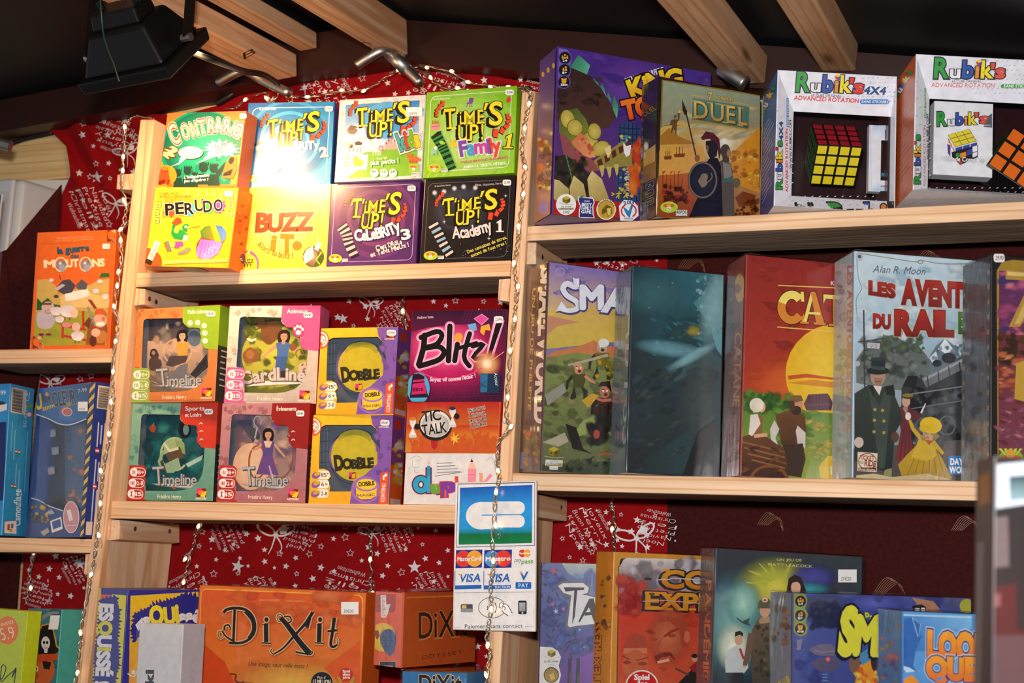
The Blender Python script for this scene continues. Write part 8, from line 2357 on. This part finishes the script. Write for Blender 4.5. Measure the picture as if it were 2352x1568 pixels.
# ------------------------------------------------------------------ cloths on the back wall
def disp(x, y):
    k = math.exp(-((x-190)/120)**2-((y-330)/130)**2)
    return .004*(1+math.sin(x*.011+y*.004))+.011*k*(1+math.sin(x*.09-y*.05))+.003*math.sin(x*.035+1.3)*max(0, 1-abs(y-200)/260)
class ClothArt(Art):
    def __init__(s): Art.__init__(s, (0, 0, 0), np.eye(3), 1, 1, 1); s.clip = False
    def loc(s, px, py, lay=None):
        px, py = s.A @ np.array([px, py])+s.b; return onY(px, py, YW-.008-disp(px, py)-.0009-s.lay*.000008)
top_ = [(104, 288), (150, 268), (190, 256), (262, 250), (330, 262), (420, 263), (500, 242), (560, 216), (650, 179), (720, 161), (800, 151), (900, 147), (1000, 153), (1100, 169), (1180, 183), (1240, 189), (1340, 205), (1533, 232)]
lef_ = [(288, 104), (335, 152), (400, 163), (450, 141), (540, 131), (800, 110), (870, 92), (1100, 68), (1400, 45), (1680, 22)]
def cloth_pt(u, v):
    q = u*(len(top_)-1); i = min(int(q), len(top_)-2); t = sl(top_[i], top_[i+1], q-i)
    y = t[1]+(1680-t[1])*v; x = t[0]+(22+(1533-22)*u*1.0-t[0])*v if u < 1 else 1533.
    lx = np.interp(y, [k[0] for k in lef_], [k[1] for k in lef_]); k = max(0., 1-u*3)**2
    return (x*(1-k)+(lx+(x-(104+(22-104)*v)))*k, y)
nu, nv = 85, 60
V_ = []
for j in range(nv+1):
    for i in range(nu+1):
        x, y = cloth_pt(i/nu, j/nv); V_.append(onY(x, y, YW-.008-disp(x, y)))
F_ = [(j*(nu+1)+i, (j+1)*(nu+1)+i, (j+1)*(nu+1)+i+1, j*(nu+1)+i+1) for j in range(nv) for i in range(nu)]
red_ = lin('#8e0d11')
k_ = ClothArt(); k_.V = V_; k_.F = F_; k_.C = [[(*red_, 1)]*4]*len(F_)
WH = '#d9d6d4'; g_ = random.Random(11)
for x, y, r in ((790, 168, 17), (222, 407, 15), (546, 1300, 16), (548, 1298, 1), (952, 1302, 16), (184, 1295, 13), (788, 732, 12), (1100, 716, 9), (1392, 1176, 7), (1360, 1250, 8), (1418, 1240, 7), (300, 310, 7), (700, 200, 9)): k_.star(WH, x, y, r, rot=g_.uniform(-15, 15))
regs = [(180, 260, 330, 520), (560, 165, 1230, 240), (690, 690, 930, 750), (420, 1205, 1035, 1385), (1290, 1160, 1530, 1290), (60, 1275, 200, 1395), (1310, 595, 1530, 618), (100, 860, 255, 885), (1150, 160, 1530, 230), (960, 690, 1160, 712), (1040, 1450, 1130, 1540)]
for (x0, y0, x1, y1) in regs:
    n = int((x1-x0)*(y1-y0)/1500)+3; pts = []
    for _ in range(n*6):
        x, y = g_.uniform(x0, x1), g_.uniform(y0, y1)
        if all((x-p)**2+(y-q)**2 > 24**2 for p, q in pts): pts.append((x, y))
        if len(pts) >= n: break
    for x, y in pts:
        r = g_.choice((5, 6, 7, 8, 9)); k_.star(WH, x, y, r, rot=g_.uniform(-20, 20), hollow=g_.choice((0, 0, 1.4)), k=.45); k_.lay -= 1
def bow(x, y, s, r=0):
    for a0 in (150, 25):
        q = math.radians(a0+r); k_.ring(WH, x+s*.75*math.cos(q), y-s*.75*math.sin(q), s*.72, s*.36, s*.12, rot=-(a0+r)); k_.lay -= 1
    k_.e(WH, x, y, s*.16); q = lambda u, v: (x+s*(u*math.cos(math.radians(r))+v*math.sin(math.radians(r))), y+s*(-u*math.sin(math.radians(r))+v*math.cos(math.radians(r)))); k_.ln(WH, [q(0, 0), q(-.25, .8), q(-.5, 1.3)], s*.12, s*.04, sm=3); k_.ln(WH, [q(0, 0), q(.4, .7), q(.3, 1.3)], s*.12, s*.04, sm=3); k_.p(WH, [q(.5, -.75), q(.9, -.45), q(.65, -.05), q(.2, -.3)])
for x, y, s, r in ((292, 352, 24, 20), (266, 468, 26, -10), (633, 1228, 34, 0), (1462, 1236, 36, 15), (115, 880, 26, 0), (852, 700, 22, 0), (855, 1225, 24, 10)): bow(x, y, s, r)
WD = ['Noël', 'Merry', 'Christmas', 'Navidad', 'Buon Natale', 'Weihnachten', 'Prettige', 'Kerstdagen', 'Joyeux', 'Feliz']
def bauble(x, y, s, r):
    """bell-shaped cluster of festive words"""
    for i, wdh in enumerate((.5, .8, .95, 1., .9, .6)):
        v = (i-2.6)*.3*s; c, sn = math.cos(math.radians(r)), math.sin(math.radians(r)); f = lambda u: (x+u*c-v*sn, y+u*sn+v*c)
        (xa, ya), (xb, yb) = f(-wdh*s), f(wdh*s); k_.t(WD[(int(x)+i*3) % 10], xa, ya, xb, yb, s*.2, WH, off=-.012, sh=.25, bend=s*.03); k_.lay -= 1
    for i in range(5): k_.star(WH, x+g_.uniform(-1, 1)*s, y+g_.uniform(-1, 1)*s, s*.07)
for x, y, s, r in ((200, 480, 52, 65), (265, 305, 46, 195), (745, 215, 62, 60), (1010, 205, 62, 195), (905, 735, 36, 60), (520, 1225, 44, 65), (595, 1365, 44, 60), (800, 1345, 55, 195), (430, 1350, 48, 150), (1345, 1215, 52, 60), (1510, 1205, 46, 190), (985, 1350, 40, 60), (170, 1310, 34, 60), (85, 1360, 36, 195), (1420, 602, 48, 200), (905, 1225, 44, 65), (690, 1222, 40, 195), (1230, 215, 40, 190)): bauble(x, y, s, r)
tag(mesh('festive_cloth', k_.V, k_.F, CLOTH, None, None, cols=k_.C, smooth=False), 'red cotton cloth printed with white stars, bows and greetings behind the shelves', 'cloth')
wallpoly('brocade_cloth', [(1500, 560), (2900, 520), (2900, 1720), (1500, 1720)], YW-.006, DARKCL, .003, None, 'dark brown brocade cloth with gold feathers behind the tall boxes', 'cloth')
dk = wallpoly('brocade_cloth', [(140, 424, YW-.122), (14, 574, YW-.124), (-70, 600, YW-.124), (-70, 790, YW-.114), (-70, 1000, YW-.02), (-70, 1720, YW-.008), (14, 1720, YW-.008), (66, 1000, YW-.02), (100, 800, YW-.05), (133, 540, YW-.11)], YW-.006, DARKCL, .003, None, 'dark brown cloth hanging behind the orange sheep game', 'cloth')
bc_ = bpy.data.objects['brocade_cloth']; bpy.context.view_layer.update()
for x, y, s_ in ((2040, 1345, 36), (2215, 1200, 30), (1765, 1190, 26), (2130, 590, 30), (1585, 600, 28)):
    gl = Art((0, 0, 0), np.eye(3), 1, 1, 1); gl.clip = False; gl.loc = lambda px, py, lay=None: onY(px, py, YW-.0075)
    for i in range(7): gl.ln('#8a5a2a', [(x-s_+i*4, y+s_*.6), (x-s_*.2+i*5, y-s_*.5+i*2), (x+s_*.6+i*3, y-s_*.2+i*5), (x+s_+i, y+s_*.4+i*3)], .9, sm=5)
    o_ = mesh('gold_feather', gl.V, gl.F, GOLD); o_.parent = bc_; o_.matrix_parent_inverse = bc_.matrix_world.inverted()
# ------------------------------------------------------------------ rafters with their hook pins
def px3(x, y, d): return onY(x, y, d)
def child_mesh(name, vf, m, par, smooth=False):
    o = mesh(name, vf[0], vf[1], m, None, None, smooth=smooth); o.parent = par; o.matrix_parent_inverse = par.matrix_world.inverted(); return o
YB = YW-.064
rs = {}
for key, x, y, w, h, r, L, lab in (('a', 683, 176, .062, .042, 4, 1.9, 'thick roof rafter above the floodlight, marked with a letter'), ('b', 729, 111, .036, .03, 4, 1.9, 'thin batten lying beside the thick rafter above the floodlight'), ('c', 938, 126, .042, .064, 4, 1.9, 'roof rafter with a dark knot and steel hook pin above the party games'),
                                   ('d', 1757, 192, .056, .045, -6, 1.9, 'greyish roof rafter ending above the warrior box'), ('e', 1965, 164, .052, .05, -6, 1.9, 'roof rafter ending above the two white cube boxes')):
    rs[key] = rafter(x, y, w, h, r, L, lab, y=YB)
bpy.context.view_layer.update()
def hook(key, pts, plate, y, r=.0085):
    o = rs[key][0]; P = smooth_path([px3(a, b, y-dy) for a, b, dy in pts], 5); child_mesh('hook_pin', tube_vf(P, r, 12), STEEL, o, True)
    Q = [px3(a, b, YB-.004) for a, b in plate]; d = np.array([0, -.003, 0]); v = Q+[q+d for q in Q]; n = len(Q)
    child_mesh('hinge_plate', (v, [tuple(range(n)), tuple(range(2*n-1, n-1, -1))]+[(i, (i+1) % n, n+(i+1) % n, n+i) for i in range(n)]), STEEL, o)
    for k in range(0, n, 1):
        c = np.mean(Q, axis=0)*.35+Q[k]*.65; child_mesh('rivet', tube_vf([c+d, c+d*1.8], .0035, 8), SCREW, o)
hook('c', ((820, 150, .05), (850, 130, .05), (876, 117, .045), (893, 121, .03), (912, 138, .02), (935, 160, .02), (967, 191, .02)), [(878, 80), (933, 118), (932, 132), (873, 112)], YB-.01)
child_mesh('hook_sleeve', tube_vf([px3(893, 121, YB-.034), px3(934, 160, YB-.03)], .0115, 14), STEEL, rs['c'][0], True)
hook('a', ((500, 190, .04), (551, 163, .04), (572, 166, .03), (610, 188, .02), (665, 214, .02)), [(571, 146), (606, 140), (652, 172), (645, 180), (598, 176)], YB-.01)
hook('d', ((1657, 158, .05), (1680, 172, .055), (1711, 192, .055)), [(1673, 150), (1715, 153), (1745, 190), (1712, 193)], YB-.01, .012)
child_mesh('hook_sleeve', tube_vf([px3(1660, 162, YB-.05), px3(1690, 205, YB-.02)], .009, 12), BLACKP, rs['d'][0], True)
# letters pencilled on two rafters
for key, tx, x0, y0, x1, y1, h in (('a', 'B', 560, 137, 588, 122, 14), ('c', 'C', 826, 103, 850, 110, 10)):
    E_, M2 = rs[key][1], rs[key][2]; w2 = Vector(rs[key][0].dimensions)[0]; A2 = Art(E_-M2[:, 0]*w2-M2[:, 1]*1.9, M2, w2, 1.9, .05, 0., 30); A2.face = 'B'; A2.clip = False
    A2.t(tx, x0, y0, x1, y1, h, '#1a1410', off=-.01, sh=.3); o_ = mesh('pencil_mark', A2.V, A2.F, MATTE, None, mat4(A2.O, A2.M), cols=A2.C); bpy.context.view_layer.update(); o_.parent = rs[key][0]; o_.matrix_parent_inverse = rs[key][0].matrix_world.inverted()
# ------------------------------------------------------------------ cables, box on the wall, odds and ends
def cable(name, pts, r, m, label, cat='cable'):
    P = smooth_path([px3(a, b, y) for a, b, y in pts], 6); return tag(mesh(name, *tube_vf(P, r, 8), m, smooth=True), label, cat)
cable('power_cable', [(-60, 318, YW-.03), (0, 312, YW-.03), (50, 300, YW-.03), (85, 296, YW-.03), (122, 294, YW-.02)], .0052, WHITEP, 'white cable running into the gathered corner of the red cloth')
cable('power_cable', [(-60, 350, YW-.014), (20, 331, YW-.014), (60, 318, YW-.014), (120, 305, YW-.012)], .0048, BLACKC, 'black cable sagging below the white cable on the planks')
cable('lamp_cable', [(447, 122, Y0-.23), (500, 142, Y0-.2), (560, 163, YW-.28), (600, 170, YW-.2), (625, 182, YW-.13), (642, 196, YW-.09)], .0052, BLACKC, 'black cable looping from the floodlight to the rafter')
cable('power_cable', [(498, 238, YW-.03), (525, 222, YW-.03), (551, 203, YW-.03), (592, 189, YW-.05)], .006, BLACKC, 'thick black cable along the planks under the rafter hook')
cable('hanging_wire', [(228, -40, Y0-.45), (232, 20, Y0-.45), (240, 90, Y0-.43), (262, 150, Y0-.38), (273, 186, Y0-.34)], .0011, m_simple('green_wire', '#1c3a30', .4), 'thin green wire hanging down to the floodlight')
tag(mesh('steel_rod', *tube_vf([px3(-40, 318, Y0-.02), px3(24, 336, Y0-.0)], .0105, 14), STEEL, smooth=False), 'cut end of a steel rod at the very edge of the picture', 'rod')
jb = empty('junction_box', Matrix.Translation(onY(-80, 640, YW-.1))); tag(jb, 'pale grey plastic junction box on the wall', 'junction box')
A1, A2_ = onY(-80, 640, YW-.1), onY(52, 408, YW-.1); wj, hj = A2_[0]-A1[0], A2_[2]-A1[2]
v_ = [(0, 0, 0), (wj, 0, 0), (wj, 0, hj), (0, 0, hj), (0, .098, -.01), (wj+.02, .098, -.01), (wj+.02, .098, hj), (0, .098, hj)]
bevel(mesh('housing', v_, [(0, 1, 2, 3), (4, 7, 6, 5), (0, 4, 5, 1), (1, 5, 6, 2), (2, 6, 7, 3), (3, 7, 4, 0)], GREYP, jb), .012, 4)
bevel(mesh('lid', *box_vf(wj-.01, .012, hj-.006, 0, -.012, .003), GREYP, jb), .006, 3)
for r_ in (.006, .011, .016): mesh('knockout', *tube_vf([(wj+.0105+r_*math.cos(q*.3927)*.3, .05+r_*math.cos(q*.3927)*.9, hj*.62+r_*math.sin(q*.3927)) for q in range(17)], .0008, 5), GREYP, jb)
# plastic sleeve at the edge
sl_ = empty('plastic_sleeve', Matrix.Translation(onY(-60, 832, Y0-.03))); tag(sl_, 'clear plastic sleeve with a blue and white card, cut by the frame edge', 'sleeve')
S1, S2 = onY(-60, 832, Y0-.03), onY(15, 440, Y0-.03); ws, hs_ = S2[0]-S1[0], S2[2]-S1[2]
for n_, x_, z0_, z1_, c_ in (('card', ws-.01, .004, hs_-.004, '#d4d0cc'),): mesh('card', *box_vf(x_, .002, z1_-z0_, 0, .001, z0_), m_simple('sleeve_card', c_, .5), sl_)
for z0_, z1_ in ((.0, .33), (.66, .97)): mesh('blue_panel', *box_vf(ws-.012, .0004, (z1_-z0_)*hs_*.98, 0, .0004, z0_*hs_+.006), m_simple('blue_print', '#22368c', .4), sl_)
mesh('cover_film', *box_vf(ws+.003, .004, hs_, 0, -.0006, 0), CLEAR, sl_)
for x, y, d, n_, l_ in ((1163, 966, Y0-.004, 'push_pin', 'white push pin holding the lights on the middle post'), (260, 912, Y0-.004, 'push_pin', 'white push pin holding the lights on the post by the hazard striped box')):
    p_ = px3(x, y, d); tag(mesh(n_, *tube_vf([p_+np.array([0, .006, 0]), p_, p_-np.array([0, .004, 0]), p_-np.array([0, .006, 0])], [.002, .0048, .0045, .002], 14), WHITEP, smooth=True), l_, 'push pin')
p_ = px3(1213, 204, Y0+.01); tag(mesh('nail', *tube_vf([p_-np.array([0, 0, .03]), p_, p_+np.array([0, 0, .0015]), p_+np.array([0, 0, .003])], [.002, .002, .0065, .005], 12), STEEL), 'flat headed nail in the top of the middle post', 'nail')
# ------------------------------------------------------------------ box close to the viewer, out of focus
fb = Box('near', 'display_box', 'blurred dark box with white framed window, close to the viewer at the frame edge', ((2266, 1720), (2520, 1730), (2520, 1040), (2290, 1068)), 1.02, .045, '#1f1513', None, math.radians(18), cat='game box'); a = fb.a
a.q4(('#17100f', '#17100f', '#281414', '#301818'), [(2250, 1180), (2540, 1150), (2540, 1760), (2250, 1760)]); a.p('#aab2bc', [(2290, 1066), (2540, 1040), (2540, 1130), (2288, 1168)]); a.p('#24383c', [(2318, 1094), (2540, 1075), (2540, 1120), (2320, 1150)], '#6f8a90', (2330, 1094), (2330, 1150)); a.p('#15110f', [(2262, 1172), (2540, 1135), (2540, 1160), (2262, 1190)])
a.p('#5a4c4c', [(2266, 1190), (2315, 1185), (2318, 1300), (2262, 1306)]); a.ln('#5a4444', [(2270, 1245), (2312, 1240)], 5); a.p('#42100e', [(2262, 1350), (2335, 1340), (2335, 1440), (2352, 1450), (2352, 1480), (2258, 1480)]); a.p('#6a3c3c', [(2262, 1365), (2298, 1362), (2298, 1392), (2264, 1394)]); a.p('#4a3032', [(2274, 1460), (2540, 1450), (2540, 1760), (2270, 1760)]); a.p('#5a120e', [(2254, 1440), (2274, 1440), (2268, 1760), (2250, 1760)])
a.on('L'); a.fill('#332c2a', '#1c1616'); a.p('#6a4218', [a.px(.2, .06), a.px(.8, .05), a.px(.8, .16), a.px(.2, .17)]); a.p('#4c4744', [a.px(.1, .3), a.px(.5, .3), a.px(.4, .9), a.px(.1, .9)]); a.on('F'); fb.done()
# ------------------------------------------------------------------ fairy lights
def bulb_mesh():
    P = [(0, 0, z) for z in (-.011, -.009, -.004, .004, .009, .0105)]; v, f = tube_vf(P, [.0012, .0026, .0031, .0031, .0024, .001], 10)
    me = bpy.data.meshes.new('bulb'); me.from_pydata([tuple(q) for q in v], [], f); me.materials.append(BULBG); me.polygons.foreach_set('use_smooth', [True]*len(f))
    P = [(0, 0, z) for z in (.002, .0035, .0055, .0075, .0085)]; v, f = tube_vf(P, [.0008, .0019, .0022, .0016, .0004], 10)
    m2 = bpy.data.meshes.new('led'); m2.from_pydata([tuple(q) for q in v], [], f); m2.materials.append(LED); return me, m2
BM, LM2 = bulb_mesh(); WIRE = m_film('clear_wire_sleeve', rough=.12, bump=0, boost=4., tint=(.82, .74, .6))
COPPER = m_simple('silver_wire', '#b8a890', .3, .9)
def string(label, pts, bulbs, y, twist=.0028):
    y = (lambda a, b, y=y: y) if not callable(y) else y
    P = smooth_path([px3(a, b, y(a, b)) for a, b in pts], 8); root = empty('fairy_light_string', Matrix.Translation(P[0])); tag(root, label, 'fairy lights', 'strings of warm fairy lights'); O = P[0]
    for k in (0, 1):
        Q = []
        for i, p in enumerate(P):
            an = i*.9+math.pi*k; Q.append(p-O+np.array([math.cos(an), .6*math.sin(an), .3*math.sin(an*.7)])*twist)
        mesh('wire', *tube_vf(Q, .0012, 5), COPPER if k else WIRE, root, smooth=True)
    g = random.Random(len(pts))
    for bx, by in bulbs:
        c = px3(bx, by, y(bx, by)-.003); i = min(range(len(P)-1), key=lambda i: np.linalg.norm(P[i]-c)); t = P[i+1]-P[i]; t = t/np.linalg.norm(t)*g.choice((1, -1))+np.array([g.uniform(-.3, .3), -.25, g.uniform(-.3, .3)])
        M = Matrix.Translation(c-O) @ Vector(t).to_track_quat('Z', 'Y').to_matrix().to_4x4() @ Matrix.Scale(1.25, 4); b_ = link('bulb', BM, root, M); link('lit_tip', LM2, b_, Matrix.Identity(4))
string('fairy lights wound down the post beside the orange sheep game', [(352, 272), (318, 266), (300, 272), (289, 292), (284, 340), (281, 390), (280, 430), (289, 468), (285, 505), (277, 545), (279, 590), (271, 650), (264, 705), (270, 745), (263, 800), (259, 860), (260, 905), (257, 950), (252, 1000), (240, 1060), (234, 1110), (231, 1160), (224, 1215), (220, 1260), (209, 1315), (203, 1360), (190, 1420), (184, 1475), (178, 1530), (168, 1600)],
       [(286, 300), (283, 352), (282, 400), (288, 468), (283, 520), (277, 560), (275, 615), (268, 665), (264, 712), (268, 775), (260, 845), (256, 932), (252, 1005), (233, 1090), (230, 1165), (228, 1238), (212, 1310), (187, 1462), (180, 1535)], Y0-.012)
string('fairy lights draped along the top of the red cloth', [(520, 250), (545, 246), (556, 236), (607, 212), (616, 226), (622, 238), (640, 215), (655, 206), (674, 220), (712, 222), (778, 212), (841, 205), (872, 188), (906, 167), (930, 160), (948, 156), (975, 152), (1031, 164), (1082, 190), (1138, 198), (1190, 200), (1212, 203)],
       [(558, 234), (616, 232), (668, 222), (714, 221), (778, 209), (843, 204), (908, 163), (975, 153), (1031, 162), (1083, 190), (1120, 198), (1160, 199)], YW-.06)
string('fairy lights looping behind the lime green box', [(948, 157), (983, 170), (1001, 192), (1031, 204), (1073, 206), (1110, 210)], [(986, 172), (1044, 203)], YW-.07)
string('fairy lights hanging down the middle post and across the card sign', [(1213, 203), (1218, 228), (1209, 265), (1203, 300), (1198, 345), (1204, 375), (1202, 420), (1198, 470), (1192, 520), (1189, 555), (1183, 595), (1182, 625), (1187, 662), (1184, 700), (1180, 745), (1172, 815), (1167, 880), (1163, 950), (1168, 985), (1146, 1015), (1143, 1060), (1147, 1095), (1140, 1130), (1136, 1180), (1131, 1250), (1133, 1300), (1127, 1345), (1129, 1390), (1123, 1430), (1118, 1470), (1126, 1500), (1119, 1545), (1116, 1610)],
       [(1217, 230), (1205, 304), (1204, 376), (1200, 455), (1192, 530), (1183, 595), (1188, 668), (1181, 742), (1171, 815), (1166, 902), (1168, 988), (1142, 1072), (1138, 1140), (1141, 1216), (1133, 1298), (1128, 1388), (1122, 1470), (1120, 1560)], lambda a, b: Y0-.012 if b < 1090 else Y0-.018)
for lab, pts, bl in (('short run of fairy lights hanging beside the knotty side of the post', [(466, 1180), (460, 1208), (448, 1240), (436, 1285), (426, 1320), (414, 1350), (405, 1400)], [(452, 1215), (430, 1276), (420, 1345)]), ('fairy lights hanging over the red cloth above the orange boxes', [(838, 1180), (846, 1225), (852, 1262), (853, 1310), (850, 1350), (858, 1380)], [(851, 1275), (857, 1353)]),
                     ('fairy lights hanging on the red cloth above the moustached man box', [(1404, 1130), (1405, 1165), (1412, 1200), (1408, 1235), (1411, 1262), (1416, 1290)], [(1407, 1205)]), ('fairy lights hanging in the dark corner above the pirate box', [(84, 1255), (74, 1290), (68, 1320), (66, 1355), (60, 1390)], [(76, 1276), (71, 1342)]), ('fairy lights hanging between the pink flapped box and the magenta box', [(930, 660), (925, 700), (929, 745), (932, 790)], [(926, 706)]),
                     ('fairy light wire crossing the dark cloth behind the orange sheep game', [(-30, 690), (20, 700), (72, 722), (110, 760), (70, 772), (20, 786), (-20, 790)], [(22, 784)])): string(lab, pts, bl, YW-.045)
# --- pulled screws on the shelf fronts stay in the boards; end
